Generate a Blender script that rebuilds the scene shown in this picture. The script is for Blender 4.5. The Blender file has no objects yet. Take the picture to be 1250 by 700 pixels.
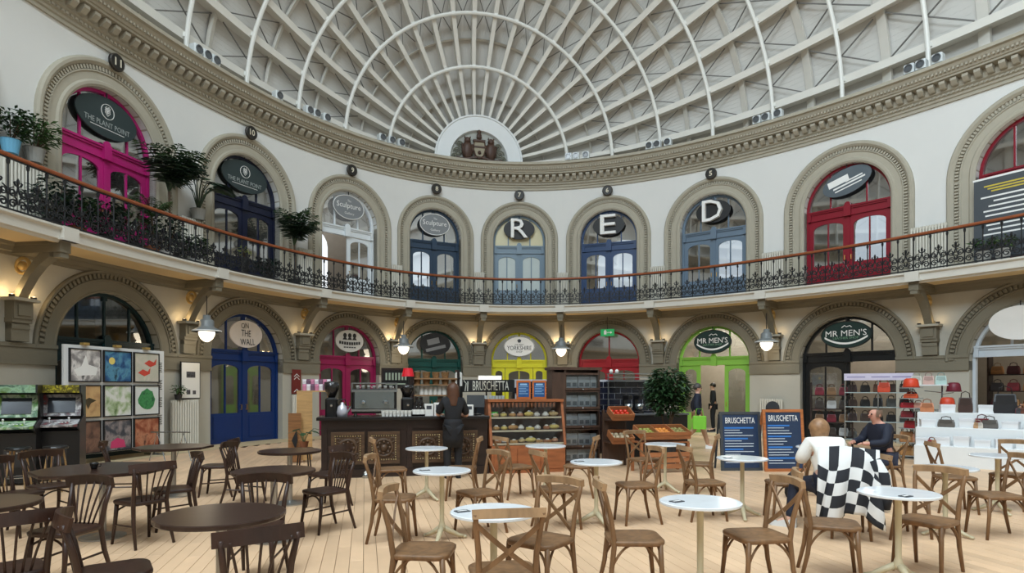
import bpy, math, random
import numpy as np
from mathutils import Matrix, Vector
random.seed(7)
PI = math.pi
scene = bpy.context.scene
COL = scene.collection

# ---------------------------------------------------------------- camera, world, lights, exposure
CAM = (-4.301, 0.231, 1.60); YAW = 0.232; FPX = 760.95; HY = 474.3
cd = bpy.data.cameras.new('camera'); cam = bpy.data.objects.new('camera', cd); COL.objects.link(cam)
cam.location = CAM; cam.rotation_euler = (PI/2, 0, -YAW)
cd.sensor_width = 36; cd.lens = FPX/1250*36; cd.shift_y = (HY-350)/1250; cd.clip_end = 300; cd.clip_start = .05
scene.camera = cam
w = bpy.data.worlds.new('overcast_sky'); scene.world = w; w.use_nodes = True
w.node_tree.nodes['Background'].inputs[0].default_value = (.90, .95, 1.0, 1); w.node_tree.nodes['Background'].inputs[1].default_value = 1.3
def area(name, loc, rot, sx, sy, power, col):
    l = bpy.data.lights.new(name, 'AREA'); l.shape = 'RECTANGLE'; l.size = sx; l.size_y = sy; l.energy = power; l.color = col
    o = bpy.data.objects.new(name, l); COL.objects.link(o); o.location = loc; o.rotation_euler = rot; return o
# daylight entering through the two glazed openings of the roof (crown lantern and the long side rooflight)
area('crown_rooflight_daylight', (0, 0, 23.9), (0, 0, 0), 7.6, 19, 3150, (.80, .925, 1.0))
area('side_rooflight_daylight', (-10.6, -4.5, 18.9), (0, math.radians(-52), 0), 6.6, 17, 5900, (.80, .925, 1.0))
scene.view_settings.view_transform = 'Standard'; scene.view_settings.look = 'None'
scene.view_settings.exposure = 0.0; scene.view_settings.gamma = 1; scene.view_settings.use_curve_mapping = False
scene.cycles.max_bounces = 7; scene.cycles.diffuse_bounces = 4; scene.cycles.glossy_bounces = 3
scene.cycles.transparent_max_bounces = 10; scene.cycles.sample_clamp_indirect = 6

# ---------------------------------------------------------------- materials
def lin(c):
    return tuple((v/12.92 if v <= .04045 else ((v+.055)/1.055)**2.4) for v in [x/255 for x in c])
MATS = {}
def mat(name, rgb, rough=.6, metal=0, var=.08, scale=6, bump=0, bscale=40, emit=0, emitc=None, coat=0, rnd=0, island=0, spec=.5):
    if name in MATS: return MATS[name]
    m = bpy.data.materials.new(name); m.use_nodes = True; nt = m.node_tree; b = nt.nodes['Principled BSDF']
    c = lin(rgb); b.inputs['Roughness'].default_value = rough; b.inputs['Metallic'].default_value = metal
    b.inputs['Specular IOR Level'].default_value = spec
    if coat: b.inputs['Coat Weight'].default_value = coat
    tc = nt.nodes.new('ShaderNodeTexCoord')
    n = nt.nodes.new('ShaderNodeTexNoise'); n.inputs['Scale'].default_value = scale; n.inputs['Detail'].default_value = 4
    nt.links.new(tc.outputs['Object'], n.inputs['Vector'])
    r = nt.nodes.new('ShaderNodeMapRange'); r.inputs[3].default_value = 1-var; r.inputs[4].default_value = 1+var
    nt.links.new(n.outputs['Fac'], r.inputs[0])
    v = nt.nodes.new('ShaderNodeHueSaturation'); v.inputs['Color'].default_value = (*c, 1)
    nt.links.new(r.outputs[0], v.inputs['Value'])
    out = v.outputs['Color']
    if rnd or island:
        src = nt.nodes.new('ShaderNodeObjectInfo').outputs['Random'] if rnd else nt.nodes.new('ShaderNodeNewGeometry').outputs['Random Per Island']
        k = rnd or island
        r2 = nt.nodes.new('ShaderNodeMapRange'); r2.inputs[3].default_value = 1-k; r2.inputs[4].default_value = 1+k
        nt.links.new(src, r2.inputs[0])
        h = nt.nodes.new('ShaderNodeHueSaturation'); nt.links.new(out, h.inputs['Color']); nt.links.new(r2.outputs[0], h.inputs['Value']); out = h.outputs['Color']
    nt.links.new(out, b.inputs['Base Color'])
    if bump:
        n2 = nt.nodes.new('ShaderNodeTexNoise'); n2.inputs['Scale'].default_value = bscale; n2.inputs['Detail'].default_value = 3
        nt.links.new(tc.outputs['Object'], n2.inputs['Vector'])
        bp = nt.nodes.new('ShaderNodeBump'); bp.inputs['Strength'].default_value = bump; bp.inputs['Distance'].default_value = .01
        nt.links.new(n2.outputs['Fac'], bp.inputs['Height']); nt.links.new(bp.outputs[0], b.inputs['Normal'])
    if emit:
        b.inputs['Emission Color'].default_value = (*lin(emitc or rgb), 1); b.inputs['Emission Strength'].default_value = emit
    MATS[name] = m; return m
def wood(name, rgb, rough=.45, sc=(2, 30, 30), depth=.35, rnd=0, island=0):
    if name in MATS: return MATS[name]
    m = mat(name, rgb, rough, var=.06, rnd=rnd, island=island); nt = m.node_tree; b = nt.nodes['Principled BSDF']
    link = b.inputs['Base Color'].links[0]; src = link.from_socket
    tc = nt.nodes.new('ShaderNodeTexCoord'); mp = nt.nodes.new('ShaderNodeMapping'); mp.inputs['Scale'].default_value = sc
    nz = nt.nodes.new('ShaderNodeTexNoise'); nz.inputs['Scale'].default_value = 1; nz.inputs['Detail'].default_value = 6; nz.inputs['Distortion'].default_value = .6
    nt.links.new(tc.outputs['Object'], mp.inputs[0]); nt.links.new(mp.outputs[0], nz.inputs['Vector'])
    mr = nt.nodes.new('ShaderNodeMapRange'); mr.inputs[1].default_value = .3; mr.inputs[2].default_value = .7; mr.inputs[3].default_value = 1-depth; mr.inputs[4].default_value = 1+depth*.5
    nt.links.new(nz.outputs['Fac'], mr.inputs[0])
    h = nt.nodes.new('ShaderNodeHueSaturation'); nt.links.new(src, h.inputs['Color']); nt.links.new(mr.outputs[0], h.inputs['Value'])
    nt.links.new(h.outputs[0], b.inputs['Base Color']); return m
def glass(name, tint=(235, 242, 245), refl=.10, opac=.0, body=(30, 36, 40)):
    if name in MATS: return MATS[name]
    m = bpy.data.materials.new(name); m.use_nodes = True; nt = m.node_tree
    for n in list(nt.nodes):
        if n.type != 'OUTPUT_MATERIAL': nt.nodes.remove(n)
    out = [n for n in nt.nodes if n.type == 'OUTPUT_MATERIAL'][0]
    tr = nt.nodes.new('ShaderNodeBsdfTransparent'); tr.inputs[0].default_value = (*lin(tint), 1)
    gl = nt.nodes.new('ShaderNodeBsdfGlossy'); gl.inputs['Roughness'].default_value = .03
    fr = nt.nodes.new('ShaderNodeLayerWeight'); fr.inputs[0].default_value = .25
    ad = nt.nodes.new('ShaderNodeMath'); ad.operation = 'ADD'; ad.inputs[1].default_value = refl; ad.use_clamp = True
    nt.links.new(fr.outputs['Fresnel'], ad.inputs[0])
    mx = nt.nodes.new('ShaderNodeMixShader'); nt.links.new(ad.outputs[0], mx.inputs[0])
    a = tr.outputs[0]
    if opac:
        df = nt.nodes.new('ShaderNodeBsdfDiffuse'); df.inputs[0].default_value = (*lin(body), 1)
        m2 = nt.nodes.new('ShaderNodeMixShader'); m2.inputs[0].default_value = opac
        nt.links.new(tr.outputs[0], m2.inputs[1]); nt.links.new(df.outputs[0], m2.inputs[2]); a = m2.outputs[0]
    nt.links.new(a, mx.inputs[1]); nt.links.new(gl.outputs[0], mx.inputs[2]); nt.links.new(mx.outputs[0], out.inputs[0])
    MATS[name] = m; return m

# ---------------------------------------------------------------- mesh building
MW = {}
def tag(o, label=None, cat=None, group=None, kind=None):
    if label: o['label'] = label
    if cat: o['category'] = cat
    if group: o['group'] = group
    if kind: o['kind'] = kind
    return o
def empty(name, loc=(0, 0, 0), rz=0, parent=None, label=None, cat=None, group=None, kind=None):
    o = bpy.data.objects.new(name, None); COL.objects.link(o); o.empty_display_size = .1
    M = Matrix.Translation(Vector(loc)) @ Matrix.Rotation(rz, 4, 'Z')
    if parent is not None:
        o.parent = parent; o.matrix_basis = MW[parent].inverted() @ M
    else: o.matrix_basis = M
    MW[o] = M
    return tag(o, label, cat, group, kind)
def link(name, mesh, parent=None, M=None):
    """M: world matrix"""
    o = bpy.data.objects.new(name, mesh); COL.objects.link(o)
    M = M if M is not None else Matrix.Identity(4)
    if parent is not None: o.parent = parent; o.matrix_basis = MW[parent].inverted() @ M
    else: o.matrix_basis = M
    MW[o] = M; return o
class MB:
    def __init__(s): s.v = []; s.f = []; s.m = []; s.cur = 0
    def face(s, *idx): s.f.append(tuple(idx)); s.m.append(s.cur)
    def add(s, vs, fs):
        o = len(s.v); s.v.extend([tuple(p) for p in vs])
        for f in fs: s.f.append(tuple(i+o for i in f)); s.m.append(s.cur)
        return s
    def box(s, cx, cy, cz, sx, sy, sz, rz=0, M=None, taper=1):
        hx, hy, hz = sx/2, sy/2, sz/2
        vs = [(-hx, -hy, -hz), (hx, -hy, -hz), (hx, hy, -hz), (-hx, hy, -hz), (-hx*taper, -hy*taper, hz), (hx*taper, -hy*taper, hz), (hx*taper, hy*taper, hz), (-hx*taper, hy*taper, hz)]
        if rz:
            c, n = math.cos(rz), math.sin(rz); vs = [(x*c-y*n, x*n+y*c, z) for x, y, z in vs]
        if M is not None: vs = [tuple(M @ Vector(p)) for p in vs]
        vs = [(x+cx, y+cy, z+cz) for x, y, z in vs]
        return s.add(vs, [(3, 2, 1, 0), (4, 5, 6, 7), (0, 1, 5, 4), (1, 2, 6, 5), (2, 3, 7, 6), (3, 0, 4, 7)])
    def b2(s, x0, x1, y0, y1, z0, z1): return s.box((x0+x1)/2, (y0+y1)/2, (z0+z1)/2, x1-x0, y1-y0, z1-z0)
    def cbox(s, x0, x1, y0, y1, z0, z1, c=.01):
        """box with chamfered vertical edges and top"""
        P = lambda a: [(x0+a+c, y0+a), (x1-a-c, y0+a), (x1-a, y0+a+c), (x1-a, y1-a-c), (x1-a-c, y1-a), (x0+a+c, y1-a), (x0+a, y1-a-c), (x0+a, y0+a+c)]
        vs = [(x, y, z0) for x, y in P(0)]+[(x, y, z1-c) for x, y in P(0)]+[(x, y, z1) for x, y in P(c)]
        fs = [tuple(range(7, -1, -1)), tuple(range(16, 24))]
        for k in (0, 8):
            for i in range(8): j = (i+1) % 8; fs.append((k+i, k+j, k+8+j, k+8+i))
        return s.add(vs, fs)
    def tube(s, pts, r, n=6, closed=False, up=None):
        pts = [Vector(p) for p in pts]; L = len(pts); base = len(s.v)
        rs = r if isinstance(r, (list, tuple)) else [r]*L
        prev = None
        for i, p in enumerate(pts):
            if closed: d = pts[(i+1) % L]-pts[i-1]
            else: d = pts[min(i+1, L-1)]-pts[max(i-1, 0)]
            if d.length < 1e-9: d = Vector((0, 0, 1))
            d.normalize()
            if prev is None:
                a = Vector((0, 0, 1)) if abs(d.z) < .9 else Vector((1, 0, 0))
                x = d.cross(a).normalized()
            else:
                x = (prev-d*prev.dot(d))
                x = x.normalized() if x.length > 1e-6 else d.orthogonal().normalized()
            prev = x; y = d.cross(x)
            for k in range(n):
                t = 2*PI*k/n+PI/n; q = p+(x*math.cos(t)+y*math.sin(t))*rs[i]; s.v.append(tuple(q))
        for i in range(L if closed else L-1):
            a = base+i*n; b = base+((i+1) % L)*n
            for k in range(n): j = (k+1) % n; s.face(a+k, a+j, b+j, b+k)
        if not closed:
            s.face(*[base+k for k in range(n-1, -1, -1)]); s.face(*[base+(L-1)*n+k for k in range(n)])
        return s
    def flat(s, pts, wd, th, up=(0, 0, 1)):
        """rectangular bar along pts: wd across (perp to up), th along up"""
        pts = [Vector(p) for p in pts]; L = len(pts); base = len(s.v); up = Vector(up)
        for i, p in enumerate(pts):
            d = (pts[min(i+1, L-1)]-pts[max(i-1, 0)]).normalized()
            x = d.cross(up); x = x.normalized() if x.length > 1e-5 else Vector((1, 0, 0)); y = x.cross(d)
            W = wd[i] if isinstance(wd, (list, tuple)) else wd
            for a, b in ((-1, -1), (1, -1), (1, 1), (-1, 1)): s.v.append(tuple(p+x*a*W/2+y*b*th/2))
        for i in range(L-1):
            a = base+i*4
            for k in range(4): j = (k+1) % 4; s.face(a+k, a+j, a+4+j, a+4+k)
        s.face(base+3, base+2, base+1, base); e = base+(L-1)*4; s.face(e, e+1, e+2, e+3)
        return s
    def lathe(s, prof, n=16, c=(0, 0, 0), ax='z', sx=1, sy=1):
        base = len(s.v)
        for r, z in prof:
            for k in range(n):
                t = 2*PI*k/n; x, y = r*math.cos(t)*sx, r*math.sin(t)*sy
                p = (x, y, z) if ax == 'z' else ((x, z, y) if ax == 'y' else (z, x, y))
                s.v.append((p[0]+c[0], p[1]+c[1], p[2]+c[2]))
        for i in range(len(prof)-1):
            a = base+i*n; b = a+n
            for k in range(n): j = (k+1) % n; s.face(a+k, a+j, b+j, b+k)
        if prof[0][0] > 1e-6: s.face(*[base+k for k in range(n-1, -1, -1)])
        if prof[-1][0] > 1e-6: s.face(*[base+(len(prof)-1)*n+k for k in range(n)])
        return s
    def prism(s, poly, d0, d1, ax='y'):
        """extrude 2D poly (a,b) between d0,d1 on axis"""
        n = len(poly); f = {'y': lambda a, b, d: (a, d, b), 'z': lambda a, b, d: (a, b, d), 'x': lambda a, b, d: (d, a, b)}[ax]
        vs = [f(a, b, d0) for a, b in poly]+[f(a, b, d1) for a, b in poly]
        fs = [tuple(range(n)), tuple(range(2*n-1, n-1, -1))]+[(i, n+i, n+(i+1) % n, (i+1) % n) for i in range(n)]
        return s.add(vs, fs)
    def ball(s, c, r, n=8, m=6, sz=1):
        prof = [(max(1e-7, r*math.sin(PI*i/m)), -r*sz*math.cos(PI*i/m)) for i in range(m+1)]
        return s.lathe(prof, n, c)
    def merge(s, o, M=None):
        off = len(s.v); s.v.extend([tuple(M @ Vector(p)) if M is not None else p for p in o.v])
        for f, m in zip(o.f, o.m): s.f.append(tuple(i+off for i in f)); s.m.append(m)
        return s
    def mesh(s, name, mats, fn=None, inv=None, smooth=False):
        vs = s.v
        if fn: vs = [fn(*p) for p in vs]
        if inv is not None: vs = [tuple(inv @ Vector(p)) for p in vs]
        me = bpy.data.meshes.new(name); me.from_pydata([tuple(p) for p in vs], [], s.f)
        mats = mats if isinstance(mats, (list, tuple)) else [mats]
        for m in mats: me.materials.append(m)
        if any(s.m): me.polygons.foreach_set('material_index', s.m)
        if smooth: me.polygons.foreach_set('use_smooth', [True]*len(s.f))
        me.update(); return me
    def build(s, name, mats, parent=None, fn=None, smooth=False, local=False):
        """local=False: vertices (after fn) are world; local=True: vertices are in the parent's frame"""
        inv = MW[parent].inverted() if (parent is not None and not local) else None
        me = s.mesh(name, mats, fn, inv, smooth)
        if parent is not None:
            o = bpy.data.objects.new(name, me); COL.objects.link(o); o.parent = parent; MW[o] = MW[parent]; return o
        o = bpy.data.objects.new(name, me); COL.objects.link(o); MW[o] = Matrix.Identity(4); return o
TXT = {}
def text_geo(t, bold=0.0):
    if (t, bold) in TXT: return TXT[(t, bold)]
    cu = bpy.data.curves.new('t', 'FONT'); cu.body = t; cu.resolution_u = 2; cu.offset = bold
    o = bpy.data.objects.new('t', cu); me = o.to_mesh()
    vs = [tuple(v.co) for v in me.vertices]; fs = [tuple(p.vertices) for p in me.polygons]
    o.to_mesh_clear(); bpy.data.objects.remove(o); bpy.data.curves.remove(cu)
    xs = [v[0] for v in vs]; ys = [v[1] for v in vs]
    cx, cy = (min(xs)+max(xs))/2, (min(ys)+max(ys))/2; W, H = max(xs)-min(xs), max(ys)-min(ys)
    TXT[(t, bold)] = ([((x-cx)/W, (y-cy)/H) for x, y, z in vs], fs, W/H); return TXT[(t, bold)]
def put_text(mb, t, cx, cz, wd, ht, y, depth=.004, rot=0, bold=0.0, bend=0):
    """lettering in the x-z plane facing -y, front at y-depth"""
    vs, fs, asp = text_geo(t, bold)
    if ht is None: ht = wd/asp
    c, s_ = math.cos(rot), math.sin(rot)
    o = len(mb.v)
    def P(a, b):
        x, z = a*wd, b*ht
        if bend: z += bend*(4*a*a-1)*-1
        return cx+x*c-z*s_, cz+x*s_+z*c
    for a, b in vs: x, z = P(a, b); mb.v.append((x, y-depth, z))
    for f in fs: mb.f.append(tuple(i+o for i in f)); mb.m.append(mb.cur)
    if depth > .015:
        # side walls of the letter
        from collections import Counter
        ed = Counter()
        for f in fs:
            for i in range(len(f)): ed[tuple(sorted((f[i], f[(i+1) % len(f)])))] += 1
        o2 = len(mb.v)
        for a, b in vs: x, z = P(a, b); mb.v.append((x, y, z))
        for (i, j), n in ed.items():
            if n == 1: mb.f.append((o+i, o+j, o2+j, o2+i)); mb.m.append(mb.cur)

# ---------------------------------------------------------------- the oval plan
A_, B_ = 24.162, 13.683
_t = np.linspace(-PI, PI, 8001); _X = B_*np.sin(_t); _Y = A_*np.cos(_t)
_s = np.concatenate([[0], np.cumsum(np.hypot(np.diff(_X), np.diff(_Y)))]); _s -= _s[4000]
SMAX = float(_s[-1])
QC = {-.5: -.09, 1.5: -.04, 2.5: -.04}
def qk(k): return k*3.611*(1+.052*(abs(k)-2.5))+QC.get(k, 0)
def WF(q, n=0, z=0):
    t = float(np.interp(q, _s, _t)); s, c = math.sin(t), math.cos(t)
    nx, ny = s/B_, c/A_; h = math.hypot(nx, ny)
    return (B_*s-n*nx/h, A_*c-n*ny/h, z)
def wang(q):
    """rotation about z so local +x runs along the wall (to the right seen from inside) and local -y points into the hall"""
    t = float(np.interp(q, _s, _t)); tx, ty = B_*math.cos(t), -A_*math.sin(t); return math.atan2(ty, tx)
def flatf(qc):
    P = WF(qc); a = wang(qc); c, s = math.cos(a), math.sin(a)
    return lambda u, n, z: (P[0]+u*c+n*s, P[1]+u*s-n*c, z)
def bend(qc): return lambda u, n, z: WF(qc+u, n, z)
def unproj(px, py, z=None, d=None):
    if d is None: d = (CAM[2]-z)*FPX/(py-HY)
    r = (px-625)/FPX*d; c, s = math.cos(YAW), math.sin(YAW)
    return Vector((CAM[0]+r*c+d*s, CAM[1]-r*s+d*c, CAM[2]-(py-HY)*d/FPX))
BAYS = [k+.5 for k in range(-5, 5)]
def up_hw(k): return 1.02*(1+.075*(abs(k)-.5))
def up_cr(k): return 8.42+.02*(abs(k)-.5)
def gr_hw(k): return 1.10*(1+.085*(abs(k)-.5))
GR_CR = 3.80
GF = 4.67            # gallery floor level

# ---------------------------------------------------------------- architecture materials
plaster = mat('white_plaster', (221, 221, 218), .75, var=.03, scale=1.2, bump=.15, bscale=9)
cream = mat('cream_paint', (180, 176, 164), .6, var=.04, scale=2)
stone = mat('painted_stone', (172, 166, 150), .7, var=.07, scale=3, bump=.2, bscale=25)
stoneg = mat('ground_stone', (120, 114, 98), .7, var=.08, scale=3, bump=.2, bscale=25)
soffitm = mat('soffit_paint', (226, 202, 158), .7, var=.03, scale=1)
fasciam = mat('fascia_paint', (208, 205, 196), .6, var=.05, scale=2)
ironm = mat('black_iron', (22, 24, 28), .45, var=.1)
railwood = wood('handrail_wood', (150, 82, 48), .35, (4, 4, 30))
roomm = mat('shop_interior', (150, 142, 130), .8, var=.1)
goldm = mat('gilded_stone', (190, 158, 96), .5, var=.12)
PANE = glass('window_glass')
whitem = mat('white_paint', (228, 230, 230), .5, var=.03)
radm = mat('radiator_enamel', (214, 210, 198), .4, var=.04)

# floor: base slab + boards
fl = MB()
N = 160
ring = [WF(-SMAX+2*SMAX*i/N, -3.6) for i in range(N)]
fl.add([(x, y, -.02) for x, y, z in ring], [tuple(range(N-1, -1, -1))])
floor = tag(fl.build('floor', mat('floor_base', (112, 86, 64), .7)), kind='structure', label='pale timber board floor of the oval hall')
PW, PL = .125, 1.5
boardm = wood('floor_board', (228, 192, 155), .40, (1.5, .6, 8), .14, rnd=.07)
boardi = wood('floor_board_far', (228, 192, 155), .40, (1.5, .6, 8), .14, island=.07)
def inside(x, y, m=.15): return (x/(B_-m))**2+(y/(A_-m))**2 < 1
pb = MB(); pb.cbox(-PW/2+.002, PW/2-.002, -PL/2+.002, PL/2-.002, -.02, .0, .0015)
plank_me = pb.mesh('plank', boardm)
near = []; far = MB()
def vis(x, y):
    dx, dy = x-CAM[0], y-CAM[1]; c, s = math.cos(YAW), math.sin(YAW); r = dx*c-dy*s; d = dx*s+dy*c
    if d < 1: return None
    return 625+FPX*r/d, HY+FPX*1.6/d, d
for i in range(-110, 110):
    x = i*PW
    off = (i*7919 % 97)/97*PL
    for j in range(-2, 17):
        y = j*PL+off
        if not inside(x, y, .9): continue
        p = vis(x, y)
        key = None
        if p and -20 < p[0] < 1270 and p[1] < 706: key = p[2]
        near.append((key if key else 99+abs(y), x, y))
near.sort()
for d, x, y in near[:300]:
    link('plank', plank_me, floor, Matrix.Translation((x, y, 0)))
for d, x, y in near[300:]:
    far.add([(x-PW/2+.002, y-PL/2+.003, -.02), (x+PW/2-.002, y-PL/2+.003, -.02), (x+PW/2-.002, y+PL/2-.003, -.02), (x-PW/2+.002, y+PL/2-.003, -.02),
             (x-PW/2+.002, y-PL/2+.003, 0), (x+PW/2-.002, y-PL/2+.003, 0), (x+PW/2-.002, y+PL/2-.003, 0), (x-PW/2+.002, y+PL/2-.003, 0)],
            [(4, 5, 6, 7), (0, 1, 5, 4), (1, 2, 6, 5), (2, 3, 7, 6), (3, 0, 4, 7)])
tag(far.build('floor_boards', boardi, floor), kind='stuff')
edge = MB()
for i in range(240):     # stone margin along the wall foot
    q0, q1 = -SMAX+2*SMAX*i/240, -SMAX+2*SMAX*(i+1)/240
    edge.add([WF(q0, 1.0, .004), WF(q1, 1.0, .004), WF(q1, -.35, .004), WF(q0, -.35, .004)], [(0, 1, 2, 3)])
edge.build('floor_margin', mat('stone_margin', (196, 176, 140), .6), floor)

# walls
def wall_bay(mb, qL, qR, qc, hw, spring, z0, z1, depth=.46, seg=24, segw=.35):
    f = bend(qc)
    def strip(u0, u1):
        n = max(1, int((u1-u0)/segw)+1)
        for i in range(n):
            a, b = u0+(u1-u0)*i/n, u0+(u1-u0)*(i+1)/n
            mb.add([f(a, 0, z0), f(b, 0, z0), f(b, 0, z1), f(a, 0, z1)], [(0, 1, 2, 3)])
    strip(qL-qc, -hw); strip(hw, qR-qc)
    pts = [(-hw*math.cos(PI*i/seg), spring+hw*math.sin(PI*i/seg)) for i in range(seg+1)]
    for (a, za), (b, zb) in zip(pts, pts[1:]):
        mb.add([f(a, 0, za), f(b, 0, zb), f(b, 0, z1), f(a, 0, z1)], [(0, 1, 2, 3)])
    path = [(-hw, z0)]+pts+[(hw, z0)]
    for (a, za), (b, zb) in zip(path, path[1:]):
        mb.add([f(a, 0, za), f(a, -depth, za), f(b, -depth, zb), f(b, 0, zb)], [(0, 1, 2, 3)])
def plain(mb, q0, q1, z0, z1, n=0):
    N = int((q1-q0)/.8)+1
    for i in range(N):
        a, b = q0+(q1-q0)*i/N, q0+(q1-q0)*(i+1)/N
        mb.add([WF(a, n, z0), WF(b, n, z0), WF(b, n, z1), WF(a, n, z1)], [(0, 1, 2, 3)])
QL, QR = qk(-5), qk(5)
mu = MB(); mg = MB()
for k in BAYS:
    wall_bay(mu, qk(k-.5), qk(k+.5), qk(k), up_hw(k), up_cr(k)-up_hw(k), GF, 10.32)
    wall_bay(mg, qk(k-.5), qk(k+.5), qk(k), gr_hw(k), GR_CR-gr_hw(k), 0, 4.45)
for m_, z0, z1 in ((mu, GF, 10.32), (mg, 0, 4.45)):
    plain(m_, QR, SMAX, z0, z1); plain(m_, -SMAX, QL, z0, z1)
tag(mu.build('wall_upper', plaster), kind='structure', label='white plastered upper wall curving round the hall')
tag(mg.build('wall_lower', cream), kind='structure', label='cream painted lower wall under the gallery')
# shop rooms behind the openings
rm = MB(); RD = -3.4
for lv, (z0, z1) in enumerate(((0.002, 4.45), (GF, 10.3))):
    for k in BAYS:
        q0, q1 = qk(k-.5), qk(k+.5); NN = 6
        for i in range(NN):
            a, b = q0+(q1-q0)*i/NN, q0+(q1-q0)*(i+1)/NN
            rm.add([WF(a, 0, z1), WF(b, 0, z1), WF(b, RD, z1), WF(a, RD, z1)], [(0, 1, 2, 3)])
            if lv: rm.add([WF(a, 0, z0), WF(b, 0, z0), WF(b, RD, z0), WF(a, RD, z0)], [(0, 1, 2, 3)])
            else: rm.add([WF(a, -.25, z0), WF(b, -.25, z0), WF(b, RD, z0), WF(a, RD, z0)], [(0, 1, 2, 3)])
        rm.add([WF(q0, -.02, z0), WF(q0, RD, z0), WF(q0, RD, z1), WF(q0, -.02, z1)], [(0, 1, 2, 3)])
        if not lv: plain(rm, q0, q1, z0, z1, RD)
    q1 = qk(5); rm.add([WF(q1, -.02, z0), WF(q1, RD, z0), WF(q1, RD, z1), WF(q1, -.02, z1)], [(0, 1, 2, 3)])
tag(rm.build('wall_shop_rooms', roomm), kind='structure', label='plain rooms behind the shop fronts')
ow = MB()
for k in BAYS:
    sgn = 1
    f = bend(qk(k)); hw = .85; z0, zs = 5.6, 7.2
    qL, qR = qk(k-.5)-qk(k), qk(k+.5)-qk(k)
    for a, b in ((qL, -hw), (hw, qR)): ow.add([f(a, RD, GF), f(b, RD, GF), f(b, RD, 10.3), f(a, RD, 10.3)], [(0, 1, 2, 3)])
    ow.add([f(-hw, RD, GF), f(hw, RD, GF), f(hw, RD, z0), f(-hw, RD, z0)], [(0, 1, 2, 3)])
    pts = [(-hw*math.cos(PI*i/12), zs+hw*math.sin(PI*i/12)) for i in range(13)]
    for (a, za), (b, zb) in zip(pts, pts[1:]): ow.add([f(a, RD, za), f(b, RD, zb), f(b, RD, 10.3), f(a, RD, 10.3)], [(0, 1, 2, 3)])
tag(ow.build('wall_outer', roomm), kind='structure', label='outer wall with arched street windows behind the upper shops')

# swept mouldings round the oval
def sweep(prof, q0, q1, N, close=False):
    mb = MB(); M = len(prof)
    for i in range(N+1):
        q = q0+(q1-q0)*i/N
        for n, z in prof: mb.v.append(WF(q, n, z))
    for i in range(N):
        for j in range(M-1):
            a = i*M+j; mb.face(a, a+M, a+M+1, a+1)
    return mb
corn = empty('trim_1', WF(0, 0, 9.36), 0, kind='structure', label='deep stone cornice with bracket blocks under the dome')
prof = [(0, 9.36), (.05, 9.36), (.05, 9.44), (.09, 9.46), (.09, 9.52), (.13, 9.54), (.13, 9.60), (.19, 9.64), (.19, 9.86), (.44, 9.88), (.44, 9.93), (.48, 9.94), (.50, 9.99), (.57, 10.07), (.60, 10.14), (.68, 10.16), (.68, 10.25), (.64, 10.27), (-.9, 10.31)]
sweep(prof, -SMAX, SMAX, 260).build('moulding', stone, corn)
mo = MB(); mo.prism([(-.02, .0), (.10, 0), (.16, .05), (.21, .10), (.21, .17), (-.02, .17)], -.07, .07, 'x')
# local: x along wall, -y into hall : prism gives (d,a,b) => a along +y ; flip
mo.v = [(x, -y, z) for x, y, z in mo.v]; mo_me = mo.mesh('bracket_block', stone)
nblk = 0; q = -24.0
while q < 24.0:
    link('bracket_block', mo_me, corn, Matrix.Translation(WF(q, .19, 9.68)) @ Matrix.Rotation(wang(q), 4, 'Z')); q += .27; nblk += 1
eg = MB(); q = -24.0
while q < 24.0:
    eg.box(*WF(q, .145, 9.57), .06, .04, .05, wang(q)); q += .11
tag(eg.build('bead_row', stone, corn), kind='stuff')
eg = MB(); q = -24.0
while q < 24.0:
    eg.box(*WF(q, .545, 10.03), .05, .05, .06, wang(q)); q += .10
tag(eg.build('leaf_row', stone, corn), kind='stuff')
# gallery
gal = empty('trim_2', WF(0, 1, 4.4), 0, kind='structure', label='cantilevered gallery walkway with moulded cream edge')
prof = [(0, 4.43), (1.02, 4.43), (1.04, 4.39), (1.12, 4.39)]
sweep(prof, -SMAX, SMAX, 260).build('soffit', soffitm, gal)
prof = [(1.12, 4.39), (1.15, 4.43), (1.21, 4.45), (1.21, 4.61), (1.25, 4.63), (1.27, 4.65), (1.27, 4.69), (0.9, 4.69), (0, GF)]
sweep(prof, -SMAX, SMAX, 260).build('edge_moulding', fasciam, gal)
prof = [(0, 4.19), (.05, 4.19), (.06, 4.25), (.10, 4.27), (.12, 4.35), (.17, 4.37), (.20, 4.43), (0, 4.43)]
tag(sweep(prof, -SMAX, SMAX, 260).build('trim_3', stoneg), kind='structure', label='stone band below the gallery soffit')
prof = [(0, 0), (.06, 0), (.06, .22), (.03, .26), (0, .26)]

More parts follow.
